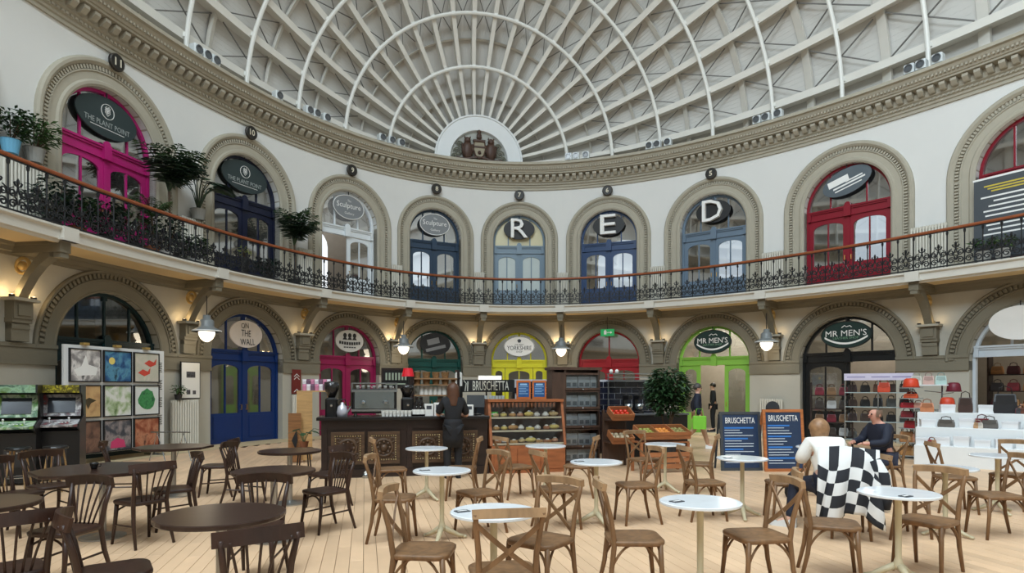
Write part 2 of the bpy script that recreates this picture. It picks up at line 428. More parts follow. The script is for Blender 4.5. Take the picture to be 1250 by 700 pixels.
# arch surrounds
def arch_path(hw, spring, z0, seg=36, nj=10):
    P = []
    for i in range(nj): P.append((-hw, z0+(spring-z0)*i/nj, -1, 0))
    for i in range(seg+1):
        t = PI*i/seg; P.append((-hw*math.cos(t), spring+hw*math.sin(t), -math.cos(t), math.sin(t)))
    for i in range(nj): P.append((hw, spring-(spring-z0)*(i+1)/nj, 1, 0))
    return P
def arch_sweep(mb, path, prof, f):
    M = len(prof); o = len(mb.v)
    for u, z, du, dz in path:
        for r, n in prof: mb.v.append(f(u+du*r, n, z+dz*r))
    for i in range(len(path)-1):
        for j in range(M-1): a = o+i*M+j; mb.face(a, a+1, a+M+1, a+M)
def dentils(mb, hw, spring, z0, r, sp, sz, n, f, dp=.05):
    L = spring-z0; R = hw+r; pos = []
    d = sp/2
    while d < L: pos.append((-R, z0+d, 0)); pos.append((R, z0+d, 0)); d += sp
    na = int(PI*R/sp)
    for i in range(na):
        t = PI*(i+.5)/na; pos.append((-R*math.cos(t), spring+R*math.sin(t), t))
    for u, z, t in pos:
        c, s = math.cos(-t), math.sin(-t)
        vs = []
        for b_ in (0, 1):
            for a, b in ((-1, -1), (1, -1), (1, 1), (-1, 1)):
                x, y = a*sz[0]/2, b*sz[1]/2
                vs.append(f(u+x*c-y*s, n+b_*dp, z+x*s+y*c))
        mb.add(vs, [(4, 5, 6, 7), (0, 1, 5, 4), (1, 2, 6, 5), (2, 3, 7, 6), (3, 0, 4, 7)])
NO = {-4.5: 12, -3.5: 11, -2.5: 10, -1.5: 9, -.5: 8, .5: 7, 1.5: 6, 2.5: 5, 3.5: 4, 4.5: 3}
tn = 4
for k in BAYS:
    q = qk(k); f = bend(q); d = abs(k)-.5; hw = up_hw(k); spr = up_cr(k)-hw; bw = .5*(1+.08*d)/.5
    t = empty('trim_%d' % tn, WF(q, 0, GF), 0, kind='structure', label='round stone arch surround on the upper wall, arch %d' % NO[k]); tn += 1
    mb = MB(); pr = [(0, -.30), (0, .03), (.04, .06), (.09, .06), (.12, .02), (.24, .02), (.26, .05), (.28, .05), (.29, .01), (.36, .01), (.37, .06), (.42, .11), (.47, .11), (.50, .07), (.50, 0)]
    pr = [(r*bw, n) for r, n in pr]
    arch_sweep(mb, arch_path(hw, spr, GF), pr, f); mb.build('arch_moulding', stone, t)
    mb = MB(); dentils(mb, hw, spr, GF, .325*bw, .085, (.07*bw, .045), .01, f); tag(mb.build('dentil_row', stone, t), kind='stuff')
    # lower arch
    hw = gr_hw(k); spr = GR_CR-hw; bw = (.43+.03*d)/.43; z0 = 2.47
    t = empty('trim_%d' % tn, WF(q, 0, 2.47), 0, kind='structure', label='broad stone arch ring over the ground floor shop below arch %d' % NO[k]); tn += 1
    mb = MB(); pr = [(0, -.30), (0, .03), (.03, .05), (.05, .03), (.22, .03), (.23, .06), (.25, .06), (.26, .02), (.36, .02), (.37, .07), (.41, .09), (.43, .06), (.43, 0)]
    pr = [(r*bw, n) for r, n in pr]
    zz = min(z0, spr-.01) if spr > z0 else spr-.01
    zz = z0 if spr > z0+.02 else spr
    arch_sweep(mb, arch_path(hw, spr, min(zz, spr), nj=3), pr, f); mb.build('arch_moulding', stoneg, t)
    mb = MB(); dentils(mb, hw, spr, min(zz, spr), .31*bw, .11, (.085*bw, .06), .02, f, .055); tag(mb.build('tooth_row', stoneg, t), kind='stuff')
# impost blocks on the piers
for k in range(-5, 6):
    q = qk(k); L = -(q-qk(k-.5))+gr_hw(k-.5) if k > -5 else -1.0; R = (qk(k+.5)-q)-gr_hw(k+.5) if k < 5 else 1.0
    mb = MB(); f = bend(q); n = 8
    for z0, z1, p in ((2.08, 2.13, .06), (2.13, 2.42, .05), (2.42, 2.50, .075)):
        for i in range(n):
            a, b = L-.0+(R-L)*i/n, L+(R-L)*(i+1)/n
            mb.add([f(a, p, z0), f(b, p, z0), f(b, p, z1), f(a, p, z1), f(a, -.31, z0), f(b, -.31, z0), f(b, -.31, z1), f(a, -.31, z1)],
                   [(0, 1, 2, 3), (3, 2, 6, 7), (4, 5, 1, 0)]+([(4, 0, 3, 7)] if i == 0 else [])+([(1, 5, 6, 2)] if i == n-1 else []))
    # stone field between the arch rings above the impost
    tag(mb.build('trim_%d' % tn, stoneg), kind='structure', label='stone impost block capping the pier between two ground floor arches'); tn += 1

# brackets carrying the gallery
PN = {-5: 'beyond the arcade machines', -4: 'between the arcade machines and the teal door', -3: 'between the teal and blue doors', -2: 'between the blue and raspberry doors', -1: 'between the raspberry and green doors', 0: 'between the green door and yellow front', 1: 'between the yellow and red fronts', 2: 'between the red and lime fronts', 3: 'between the lime and black fronts', 4: 'between the black and pale grey fronts', 5: 'beyond the pale grey front'}
def make_bracket(k):
    q = qk(k); a = wang(q)
    r = empty('gallery_bracket', WF(q, 0, 2.5), a, label='carved stone gallery bracket on the pier %s' % PN[k], cat='bracket', group='gallery brackets')
    mb = MB()
    for z, s_, n in ((2.52, .30, .10), (2.64, .34, .13), (2.76, .38, .16), (2.88, .42, .19)):
        mb.b2(-s_/2, s_/2, -n, 0.02, z-2.5, z-2.5+.09)
    mb.b2(-.19, .19, -.14, .02, .02, .47)
    mb.b2(-.20, .20, -.22, .02, .46, .80)
    mb.b2(-.13, .13, -.25, -.2, .52, .74)
    mb.build('corbel', stoneg, r, local=True)
    mb = MB(); mb.b2(-.28, .28, -.32, .02, .80, .86); mb.build('shelf', stone, r, local=True)
    # web with strut
    mb = MB()
    strut = [(.02, .86), (-.22, .86), (-.30, 1.00), (-.46, 1.25), (-.66, 1.46), (-.9, 1.62), (-1.14, 1.70), (-1.14, 1.90), (.02, 1.90), (.02, 1.72), (-.55, 1.72), (-.42, 1.58), (-.26, 1.36), (-.14, 1.12), (-.08, .95), (.02, .95)]
    def P(poly, w0): mb.prism(poly, -w0, w0, 'x')
    P([(.02, .86), (-.20, .86), (-.29, 1.02), (-.18, 1.10), (-.10, .96), (.02, .96)], .10)
    P([(-.29, 1.02), (-.46, 1.27), (-.34, 1.34), (-.18, 1.10)], .10)
    P([(-.46, 1.27), (-.66, 1.48), (-.56, 1.60), (-.34, 1.34)], .10)
    P([(-.66, 1.48), (-.90, 1.64), (-.90, 1.74), (-.70, 1.74), (-.56, 1.60)], .10)
    mb.build('strut', stoneg, r, local=True)
    mb = MB(); mb.b2(-.12, .12, -1.16, .02, 1.72, 1.93); mb.b2(-.15, .15, -1.10, .02, 1.87, 1.935); mb.b2(-.09, .09, -1.14, -.98, 1.62, 1.74); mb.build('beam', stoneg, r, local=True)
    mb = MB(); mb.b2(-.17, .17, -1.30, -1.19, 1.93, 2.195); mb.b2(-.21, .21, -1.285, -1.19, 1.93, 1.97); mb.build('edge_block', fasciam, r, local=True)
    mb = MB(); mb.tube([(0, -.20+.15*math.cos(t*PI/8), 1.50+.15*math.sin(t*PI/8)) for t in range(16)], .035, 6, True); mb.ball((0, -.20, 1.50), .09, 8, 6)
    mb.build('medallion', goldm, r, local=True, smooth=True)
    return r
for k in range(-5, 6): make_bracket(k)

# railing
rail = empty('gallery_railing', WF(0, 1.14, GF), 0, label='black wrought iron gallery railing with scrolls and timber handrail', cat='railing')
def swtube(n, z, r, q0, q1, N, nn=6):
    return MB().tube([WF(q0+(q1-q0)*i/N, n, z) for i in range(N+1)], r, nn)
hr = sweep([(1.14-.045, 5.66), (1.14-.045, 5.70), (1.14-.025, 5.72), (1.14+.025, 5.72), (1.14+.045, 5.70), (1.14+.045, 5.66), (1.14+.02, 5.645), (1.14-.02, 5.645), (1.14-.045, 5.66)], -24, 24, 160)
hr.build('handrail', railwood, rail, smooth=True)
sweep([(1.12, 5.625), (1.12, 5.65), (1.16, 5.65), (1.16, 5.625), (1.12, 5.625)], -24, 24, 160).build('top_bar', ironm, rail)
sweep([(1.12, 4.73), (1.12, 4.76), (1.16, 4.76), (1.16, 4.73), (1.12, 4.73)], -24, 24, 160).build('bottom_bar', ironm, rail)
bm = MB(); bm.lathe([(.016, 0), (.016, .30), (.03, .32), (.016, .34), (.015, .80), (.028, .83), (.034, .88), (.02, .90), (.02, .93)], 6); bm_me = bm.mesh('baluster', ironm)
def spiral(cx, cz, r0, r1, a0, turns, n=14):
    return [(cx+(r0+(r1-r0)*i/n)*math.cos(a0+turns*2*PI*i/n), 0, cz+(r0+(r1-r0)*i/n)*math.sin(a0+turns*2*PI*i/n)) for i in range(n+1)]
sp = MB()
for s_ in (-1, 1):
    sp.tube([(s_*abs(x), y, z) if False else (s_*x, y, z) for x, y, z in spiral(.095, .10, .085, .02, PI*1.0, -1.4)], .017, 4)
    sp.tube([(s_*x, y, z) for x, y, z in spiral(.10, .30, .075, .02, PI*1.15, 1.3)], .017, 4)
    sp.tube([(s_*.012, 0, .10), (s_*.03, 0, .2), (s_*.075, 0, .24), (s_*.03, 0, .30), (s_*.0, 0, .40)], .016, 4)
    sp.tube([(0, 0, .42), (s_*.05, 0, .44), (s_*.075, 0, .49), (s_*.05, 0, .50)], .018, 4)
    sp.tube([(s_*.185, 0, .02), (s_*.19, 0, .2), (s_*.15, 0, .36), (s_*.08, 0, .40)], .013, 4)
sp.lathe([(.001, .36), (.02, .40), (.012, .44), (.03, .49), (.022, .54), (.001, .58)], 5)
sp_me = sp.mesh('scroll_panel', ironm)
np_ = 0
for k in range(-6, 6):
    q0, q1 = (qk(k), qk(k+1)) if -5 <= k < 5 else ((qk(-5)-3.4, qk(-5)) if k < 0 else (qk(5), qk(5)+3.4))
    n = max(2, round((q1-q0)/.415))
    for i in range(n):
        q = q0+(q1-q0)*i/n; qm = q0+(q1-q0)*(i+.5)/n; M = Matrix.Translation(WF(q, 1.14, 4.72)) @ Matrix.Rotation(wang(q), 4, 'Z')
        link('baluster', bm_me, rail, M); np_ += 1
        link('scroll_panel', sp_me, rail, Matrix.Translation(WF(qm, 1.14, 4.76)) @ Matrix.Rotation(wang(qm), 4, 'Z') @ Matrix.Diagonal((((q1-q0)/n)/.39, 1, 1, 1)))

# dome
ZC, RB, RA = 10.35, 13.89, 24.34
def dome(phi, be, off=0):
    x = RB*math.cos(be)*math.cos(phi); z = RB*math.cos(be)*math.sin(phi); y = RA*math.sin(be)
    n = Vector((x/RB**2, y/RA**2, z/RB**2)).normalized()
    return Vector((x, y, z+ZC))+n*off, n
ds = MB(); uvs = []
NP, NB = 60, 70
dl = MB()
for j in range(NB+1):
    be = -PI/2+PI*j/NB
    for i in range(NP+1): ds.v.append(tuple(dome(PI*i/NP, be*.999, .46)[0]))
openf = []
for j in range(NB):
    for i in range(NP):
        y = RA*math.sin(-PI/2+PI*(j+.5)/NB); ph = (i+.5)/NP*180
        a = j*(NP+1)+i; fc = (a, a+1, a+NP+2, a+NP+1)
        if (abs(y) < 9.5 and 74 < ph < 106) or (-13 < y < 4 and 122 < ph < 152): openf.append(fc); continue
        ds.face(*fc)
panelm = mat('dome_boarding', (204, 202, 197), .7, var=.03, scale=1)
nt = panelm.node_tree; b = nt.nodes['Principled BSDF']
uvn = nt.nodes.new('ShaderNodeUVMap'); sx = nt.nodes.new('ShaderNodeSeparateXYZ'); nt.links.new(uvn.outputs[0], sx.inputs[0])
mm = nt.nodes.new('ShaderNodeMath'); mm.operation = 'FRACT'; mu_ = nt.nodes.new('ShaderNodeMath'); mu_.operation = 'MULTIPLY'; mu_.inputs[1].default_value = 200
nt.links.new(sx.outputs[0], mu_.inputs[0]); nt.links.new(mu_.outputs[0], mm.inputs[0])
lt = nt.nodes.new('ShaderNodeMath'); lt.operation = 'GREATER_THAN'; lt.inputs[1].default_value = .10; nt.links.new(mm.outputs[0], lt.inputs[0])
bp = nt.nodes.new('ShaderNodeBump'); bp.inputs['Distance'].default_value = .02; bp.inputs['Strength'].default_value = .8
nt.links.new(lt.outputs[0], bp.inputs['Height']); nt.links.new(bp.outputs[0], b.inputs['Normal'])
me = ds.mesh('ceiling', panelm, smooth=True)
uvl = me.uv_layers.new(name='UVMap')
for lp in me.loops:
    vi = lp.vertex_index; uvl.data[lp.index].uv = ((vi % (NP+1))/NP, (vi//(NP+1))/NB)
ceil = tag(link('ceiling', me), kind='structure', label='boarded white dome on longitudinal ribs and tubular hoops')
gp = MB(); gp.v = list(ds.v); gp.f = openf; gp.m = [0]*len(openf); gp.build('rooflight_glazing', glass('roof_glass', (245, 250, 255), .02), ceil)
beamm = mat('dome_rib_paint', (224, 221, 213), .55, var=.04, scale=2)
PH = [math.radians(4.5+9*i) for i in range(20)]
B0 = math.acos(1.55/RB)
def be_y(yd): return math.asin(max(-1, min(1, (A_-yd)/RA)))
TUBES = [.59, 1.45, 2.6, 4.0, 5.65, 7.5, 9.6, 11.9, 14.4, 17.1, 20.0, 23.0]
for ph in PH:
    mb = MB(); L = 46; T = Vector((-math.sin(ph), 0, math.cos(ph)))
    for i in range(L+1):
        be = B0+(-.9-B0)*i/L; r = RB*math.cos(be); W = .07+.16*min(1, r/9)
        c, n = dome(ph, be, 0)
        for a, h in ((-.5, 0), (.5, 0), (.5, .06), (.30, .07), (.30, .46), (-.30, .46), (-.30, .07), (-.5, .06)): mb.v.append(tuple(c+T*a*W+n*h))
    for i in range(L):
        for j in range(8): a = i*8+j; a2 = i*8+(j+1) % 8; mb.face(a, a2, a2+8, a+8)
    mb.build('rib', beamm, ceil)
for yd in TUBES:
    be = be_y(yd); mb = MB()
    mb.tube([dome(PI*i/48, be, -.07)[0] for i in range(49)], .065, 8)
    for ph in PH:
        p = dome(ph, be, -.02)[0]; mb.box(*p, .12, .16, .10, M=Matrix.Rotation(-ph+PI/2, 3, 'Y'))
    mb.build('hoop', mat('hoop_paint', (235, 235, 230), .45, var=.02), ceil, smooth=False)
CH = [.22]+[(a+b)/2 for a, b in zip(TUBES, TUBES[1:])]
CH = [.25, 1.0, 2.0, 3.25, 4.8, 6.55, 8.5, 10.7, 13.1, 15.7, 18.5, 21.5]
for yd in CH:
    be = be_y(yd); mb = MB()
    for i in range(60):
        p0, n0 = dome(PI*i/60, be, 0); p1, n1 = dome(PI*(i+1)/60, be, 0); T = Vector((0, 1, 0))
        W = .06+.10*min(1, yd/6)
        mb.add([p0+n0*.30-T*W, p0+n0*.30+T*W, p0+n0*.46+T*W, p0+n0*.46-T*W, p1+n1*.30-T*W, p1+n1*.30+T*W, p1+n1*.46+T*W, p1+n1*.46-T*W], [(0, 1, 5, 4), (1, 2, 6, 5), (0, 4, 7, 3)])
    mb.build('purlin', beamm, ceil)
for a, b in zip(CH[1:], CH[2:]):
    ba, bb = be_y(a+.15), be_y(b-.15)
    for p, p2 in zip(PH, PH[1:]):
        mb = MB(); r = .015+.01*min(1, a/8); e = .12*(p2-p)
        mb.tube([dome(p+e, ba, .24)[0], dome(p2-e, bb, .24)[0]], r, 4); mb.tube([dome(p2-e, ba, .22)[0], dome(p+e, bb, .22)[0]], r, 4)
        mb.build('cross_brace', mat('brace_paint', (110, 108, 104), .55), ceil)
# crest in its half-round frame at the end of the dome
cr = empty('heraldic_crest', (0, 24.05, 10.4), 0, label='carved coat of arms with owls inside a white half-round arch', cat='crest')
mb = MB(); ro, ri, zc_ = 1.72, 1.10, .03; pts = 40
for i in range(pts+1):
    t = PI*i/pts
    for r_, y_ in ((ri, -.0), (ri+.03, -.12), (ro-.08, -.12), (ro-.05, -.16), (ro, -.16), (ro, .1), (ri, .1)): mb.v.append((r_*math.cos(t), y_, zc_+r_*math.sin(t)))
for i in range(pts):
    for j in range(7): a = i*7+j; a2 = i*7+(j+1) % 7; mb.face(a, a+7, a2+7, a2)
mb.build('arch_frame', mat('crest_frame_white', (226, 230, 232), .5, var=.02), cr, local=True)
mb = MB(); mb.prism([(ri*1.02*math.cos(PI*i/24), zc_+ri*1.02*math.sin(PI*i/24)) for i in range(25)], .02, .06, 'y'); mb.build('tympanum', mat('crest_back', (176, 178, 172), .7), cr, local=True)
bronze = mat('crest_brown', (76, 54, 44), .5, var=.3, scale=9)
mb = MB(); mb.prism([(-.20, .70), (-.24, .40), (-.16, .16), (0, .04), (.16, .16), (.24, .40), (.20, .70)], -.16, -.02, 'y'); mb.build('shield', mat('crest_shield', (150, 140, 118), .5, var=.25, scale=14), cr, local=True)
mb = MB(); mb.tube([(x, -.17, z) for x, z in [(-.20, .70), (-.24, .40), (-.16, .16), (0, .04), (.16, .16), (.24, .40), (.20, .70)]], .03, 5, True); mb.box(0, -.17, .5, .42, .04, .06); mb.ball((0, -.17, .28), .07); mb.build('shield_rim', bronze, cr, local=True)
for s_ in (-1, 1):
    mb = MB(); X = s_*.46
    mb.lathe([(.05, .02), (.15, .10), (.20, .32), (.19, .52), (.13, .66)], 10, (X, -.10, 0), sy=.7); mb.ball((X, -.12, .73), .13, 10, 7)
    for e in (-1, 1):
        mb.prism([(X+e*.10-.03, .82), (X+e*.10+.03, .82), (X+e*.11, .91)], -.16, -.10, 'y'); mb.box(X+e*.17, -.10, .36, .07, .14, .44, M=Matrix.Rotation(e*.12, 3, 'Y'))
    mb.build('owl', bronze, cr, local=True, smooth=True)
    mb = MB()
    for cx_, cz_, r_ in ((s_*.82, .30, .17), (s_*.74, .58, .13), (s_*.95, .12, .10)):
        mb.tube([(cx_+s_*x, -.06, cz_+z) for x, y, z in spiral(0, 0, r_, .03, 0, 1.6, 20)], .03, 5)
    mb.build('foliage_scroll', mat('crest_foliage', (108, 110, 98), .6, var=.2, scale=9), cr, local=True)
mb = MB(); mb.lathe([(.05, .78), (.11, .86), (.10, .98), (.06, 1.05)], 8, (0, -.10, 0)); mb.ball((0, -.11, 1.10), .08); mb.b2(-.24, .24, -.14, -.02, .74, .80); mb.box(0, -.1, 1.18, .03, .03, .12); mb.box(0, -.1, 1.18, .12, .03, .03); mb.build('top_owl', bronze, cr, local=True)
mb = MB(); mb.tube([(x, -.14, .06+.05*math.cos(x*5)) for x in [i*.1-.9 for i in range(19)]], .05, 6); mb.build('scroll_ribbon', bronze, cr, local=True)

# ---------------------------------------------------------------- shop doors in every arch
FROST = mat('frosted_pane', (196, 206, 204), .25, var=.05)
UPG = glass('gallery_glass', (200, 212, 222), .46)
SHOPG = glass('shop_glass', (225, 232, 235), .24)
def leaf(par, f, u0, u1, z0, z1, m, n0, pane=True, frost=False, low=.36, bar=True):
    s = min(.13, (u1-u0)*.2); h = z1-z0; zp0 = z0+low*h; zp1 = z1-.13; n1 = n0+.06; rise = min(.16, (u1-u0)*.22)
    mb = MB()
    mb.b2(u0, u0+s, n0, n1, z0, z1); mb.b2(u1-s, u1, n0, n1, z0, z1); mb.b2(u0+s, u1-s, n0, n1, z0, zp0)
    uc, hw = (u0+u1)/2, (u1-u0)/2-s; arc = [(uc-hw*math.cos(PI*i/10), zp1-rise+rise*math.sin(PI*i/10)) for i in range(11)]
    for (a, za), (b, zb) in zip(arc, arc[1:]): mb.prism([(a, za), (b, zb), (b, z1), (a, z1)], n0, n1, 'y')
    mb.b2(u0+s+.05, u1-s-.05, n1, n1+.015, z0+.14, zp0-.08)
    if bar: mb.b2(uc-.018, uc+.018, n0+.01, n1, zp0, zp1-.01)
    L = mb.build('door_leaf', m, par, fn=f)
    if pane:
        mb = MB(); o = 0
        for (a, za), (b, zb) in zip(arc, arc[1:]): mb.add([(a, n0+.03, zp0), (b, n0+.03, zp0), (b, n0+.03, zb), (a, n0+.03, za)], [(0, 1, 2, 3)])
        mb.build('pane', FROST if frost else (UPG if z0 > 3 else SHOPG), L, fn=f)
    mb = MB(); hx = u1-.07 if uc < 0 else u0+.07; mb.tube([(hx, n1, z0+h*.40), (hx, n1+.05, z0+h*.40), (hx, n1+.05, z0+h*.46), (hx, n1, z0+h*.46)], .012, 5)
    mb.build('handle', mat('brass', (176, 142, 74), .35, .8), L, fn=f)
DN = [0]
def door_unit(level, k, m, leaves, label, frost=False, low=.36, fan=None, bars=(-.42, .42), n0=-.24, open_panel=None):
    q = qk(k); f = flatf(q)
    if level: z0, hw, spr, zt0, zt1 = GF, up_hw(k), up_cr(k)-up_hw(k), 6.92, 7.22
    else: z0, hw, spr, zt0, zt1 = 0.005, gr_hw(k), GR_CR-gr_hw(k), 2.42, 2.72
    DN[0] += 1
    d = empty('door_%d' % DN[0], WF(q, n0, z0), 0, kind='structure', label=label)
    # frame following the arch
    mb = MB(); t = .075; arch_sweep(mb, arch_path(hw-t, spr, z0, 24, 4), [(t, n0-.02), (0, n0-.02), (0, n0+.09), (t, n0+.09)], f); mb.build('door_frame', m, d)
    mb = MB(); w_ = hw-t*.5
    N = 8
    for za, zb, p in ((zt0, zt0+.07, .10), (zt0+.07, zt1-.10, .085), (zt1-.10, zt1-.05, .12), (zt1-.05, zt1, .15)):
        for i in range(N): a, b = -w_+2*w_*i/N, -w_+2*w_*(i+1)/N; mb.b2(a, b, n0-.02, n0+p, za, zb)
    mb.b2(-.10, .10, n0, n0+.17, zt0-.02, zt1+.02); mb.lathe([(.09, 0), (.09, .05), (.05, .05)], 10, (0, n0+.10, zt1+.03), 'y')
    for s_ in (-1, 1): mb.b2(s_*(w_-.06)-.05, s_*(w_-.06)+.05, n0, n0+.14, zt0, zt1-.05)
    mb.build('transom', m, d, fn=f)
    # fanlight
    mb = MB(); R = hw-t; zlo = zt1
    a0 = math.asin(max(-1, min(1, (zlo-spr)/R))) if zlo > spr else 0
    arc = [(-R*math.cos(a0+(PI-2*a0)*i/20), spr+R*math.sin(a0+(PI-2*a0)*i/20)) for i in range(21)]
    for (a, za), (b, zb) in zip(arc, arc[1:]): mb.add([(a, n0+.03, zlo), (b, n0+.03, zlo), (b, n0+.03, zb), (a, n0+.03, za)], [(0, 1, 2, 3)])
    fo = mb.build('fanlight_pane', fan or (UPG if level else SHOPG), d, fn=f)
    mb = MB()
    for b in bars:
        u = b*hw; mb.b2(u-.022, u+.022, n0+.0, n0+.06, zlo, spr+math.sqrt(max(0, R*R-u*u)))
    mb.b2(-.06, .06, n0, n0+.10, spr+R-.12, spr+R+.02) if level else mb.b2(-.05, .05, n0, n0+.08, spr+R-.1, spr+R+.02)
    mb.build('glazing_bar', m, d, fn=f)
    W = hw-t
    for u0, u1, kind in leaves:
        if kind == 'open': continue
        leaf(d, f, u0*W, u1*W, z0, zt0, m, n0, pane=(kind != 'solid'), frost=frost, low=low, bar=(kind != 'nobar'))
    if len(leaves) == 2 and leaves[0][2] != 'open':
        mb = MB(); mb.b2(-.045, .045, n0, n0+.085, z0, zt0); mb.build('meeting_stile', m, d, fn=f)
    return d
def dm(name, rgb, r=.4): return mat(name, rgb, r, var=.05, scale=2, spec=.4)
LR = [(-1, -.02, 'p'), (.02, 1, 'p')]
door_unit(1, -4.5, dm('navy_paint', (24, 30, 54)), LR, 'dark navy double door on the gallery beside the plant shop')
door_unit(1, -3.5, dm('magenta_paint', (180, 32, 114)), LR, 'bright magenta double door of the plant shop on the gallery', bars=(-.5, .5))
door_unit(1, -2.5, dm('navy_paint', (24, 30, 54)), LR, 'dark navy double door under the number 10 arch')
door_unit(1, -1.5, dm('white_door_paint', (226, 232, 236)), [(-1, -.02, 'open'), (.02, 1, 'p')], 'white double door under number 9 with one leaf open')
door_unit(1, -.5, dm('slate_paint', (46, 66, 88)), LR, 'slate blue double door under the number 8 arch')
door_unit(1, .5, dm('greyblue_paint', (122, 142, 158)), LR, 'grey blue double door with frosted panes under number 7', frost=True, fan=mat('pale_fanlight', (214, 206, 170), .3, var=.05))
door_unit(1, 1.5, dm('royal_paint', (40, 66, 106)), LR, 'royal blue double door under the number 6 arch')
door_unit(1, 2.5, dm('steelblue_paint', (104, 122, 140)), LR, 'steel blue grey double door under the number 5 arch')
door_unit(1, 3.5, dm('crimson_paint', (134, 22, 40)), LR, 'deep crimson double door on the gallery with tilted oval sign')
door_unit(1, 4.5, dm('crimson_paint', (134, 22, 40)), LR, 'deep crimson double door on the gallery behind a dark text board')
door_unit(0, -4.5, dm('black_paint', (20, 22, 24)), LR, 'black double door behind the arcade machines')
door_unit(0, -3.5, dm('teal_paint', (18, 44, 48)), LR, 'dark teal double door behind the art print panel', bars=(-.5, 0, .5))
door_unit(0, -2.5, dm('blue_paint', (12, 46, 104)), LR, 'bright blue double door with arched panes', bars=(-.45, .45))
door_unit(0, -1.5, dm('raspberry_paint', (146, 26, 78)), LR, 'raspberry pink double door behind the coffee counter')
door_unit(0, -.5, dm('green_paint', (12, 70, 64)), LR, 'dark green double door behind the coffee counter')
door_unit(0, .5, dm('yellow_paint', (212, 208, 44)), [(-1, -.55, 'nobar'), (-.53, .53, 'p'), (.55, 1, 'nobar')], 'lemon yellow shop front with three arched panes')
door_unit(0, 1.5, dm('red_paint', (150, 18, 30)), LR, 'dark red double door behind the kiosk', bars=(0,))
door_unit(0, 2.5, dm('lime_paint', (132, 184, 74)), [(-1, -.42, 'nobar'), (-.4, .28, 'open'), (.3, 1, 'nobar')], 'lime green shop front with its middle door standing open', low=.3)
door_unit(0, 3.5, dm('black_paint', (20, 22, 24)), [(-1, -.05, 'p'), (-.03, 1, 'open')], 'black shop front with one arched pane and an open half', bars=(-.48, .48))
door_unit(0, 4.5, dm('paleblue_paint', (196, 204, 212)), [(-1, 1, 'open')], 'pale grey open shop front of the leather shop')

# unseen ceiling lamps added to make the shop interiors visible
def added_room_lamp(k, level, power, col=(1, .93, .82), n=-1.8):
    q = qk(k); z = 4.1 if not level else 9.2
    p = WF(q, n, z)
    t = empty('added_shop_lamp', (p[0], p[1], z), 0, label='small white lamp added to light the shop behind %s' % SHOPN[(level, k)], cat='lamp', group='added shop lamps')
    MB().lathe([(.05, .34), (.05, .12), (.16, .10), (.18, 0)], 12).build('shade', whitem, t, local=True)
    MB().ball((0, 0, .03), .08).build('bulb', mat('lamp_glow', (255, 240, 210), .5, emit=6, emitc=(255, 236, 200)), t, local=True)
    l = bpy.data.lights.new('added_shop_lamp_light', 'POINT'); l.energy = power; l.color = col; l.shadow_soft_size = .18
    o = bpy.data.objects.new('added_shop_lamp_light', l); COL.objects.link(o); o.location = (p[0], p[1], z-.2)
SHOPN = {(0, -3.5): 'the dark teal door', (0, -2.5): 'the blue door', (0, -1.5): 'the raspberry door', (0, -.5): 'the green door', (0, .5): 'the yellow shop front', (0, 1.5): 'the dark red door', (0, 2.5): 'the lime green front', (0, 3.5): 'the black shop front', (0, 4.5): 'the pale grey shop front', (1, -1.5): 'the white open door'}
for k, p in ((-2.5, 60), (2.5, 300), (3.5, 150), (4.5, 90), (-.5, 30), (.5, 30), (-1.5, 25), (1.5, 25)): added_room_lamp(k, 0, p)
added_room_lamp(-1.5, 1, 120, (.95, .97, 1))

# ---------------------------------------------------------------- signs
def wall_frame(k, u, n, z): q = qk(k)+u; return WF(q, n, z), wang(q)
def oval_sign(name, k, z, w_, h_, m, rim, texts, label, u=0, n=-.06, tilt=0, cat='sign', group=None):
    p, a = wall_frame(k, u, n, z); t = empty(name, p, a, label=label, cat=cat, group=group)
    ell = [(w_/2*math.cos(2*PI*i/36), h_/2*math.sin(2*PI*i/36)) for i in range(36)]
    ct, st = math.cos(tilt), math.sin(tilt); ell = [(x*ct-z_*st, x*st+z_*ct) for x, z_ in ell]
    MB().prism(ell, -.02, .02, 'y').build('sign_board', m, t, local=True)
    if rim:
        MB().tube([(x*.97, -.024, z_*.97) for x, z_ in ell], .014, 5, True).build('rim', rim, t, local=True)
    MB().tube([(0, .0, h_/2-.02), (0, .0, h_/2+.12)], .015, 5).build('hanger', ironm, t, local=True)
    for tx in texts:
        mb = MB(); put_text(mb, tx[0], tx[1], tx[2], tx[3], tx[4], -.021, depth=tx[6] if len(tx) > 6 else .006, rot=tx[7] if len(tx) > 7 else tilt, bold=0, bend=tx[8] if len(tx) > 8 else 0)
        mb.build('lettering', tx[5], t, local=True)
    return t
wl = mat('sign_white', (238, 238, 236), .5, var=.02); bk = mat('sign_black', (24, 25, 28), .5, var=.05); gr_ = mat('sign_grey', (128, 132, 136), .5, var=.04)
dg = mat('sign_charcoal', (44, 58, 60), .5, var=.06); gm = mat('sign_green', (16, 48, 44), .5, var=.05); pale = mat('sign_cream', (222, 216, 200), .5, var=.03)
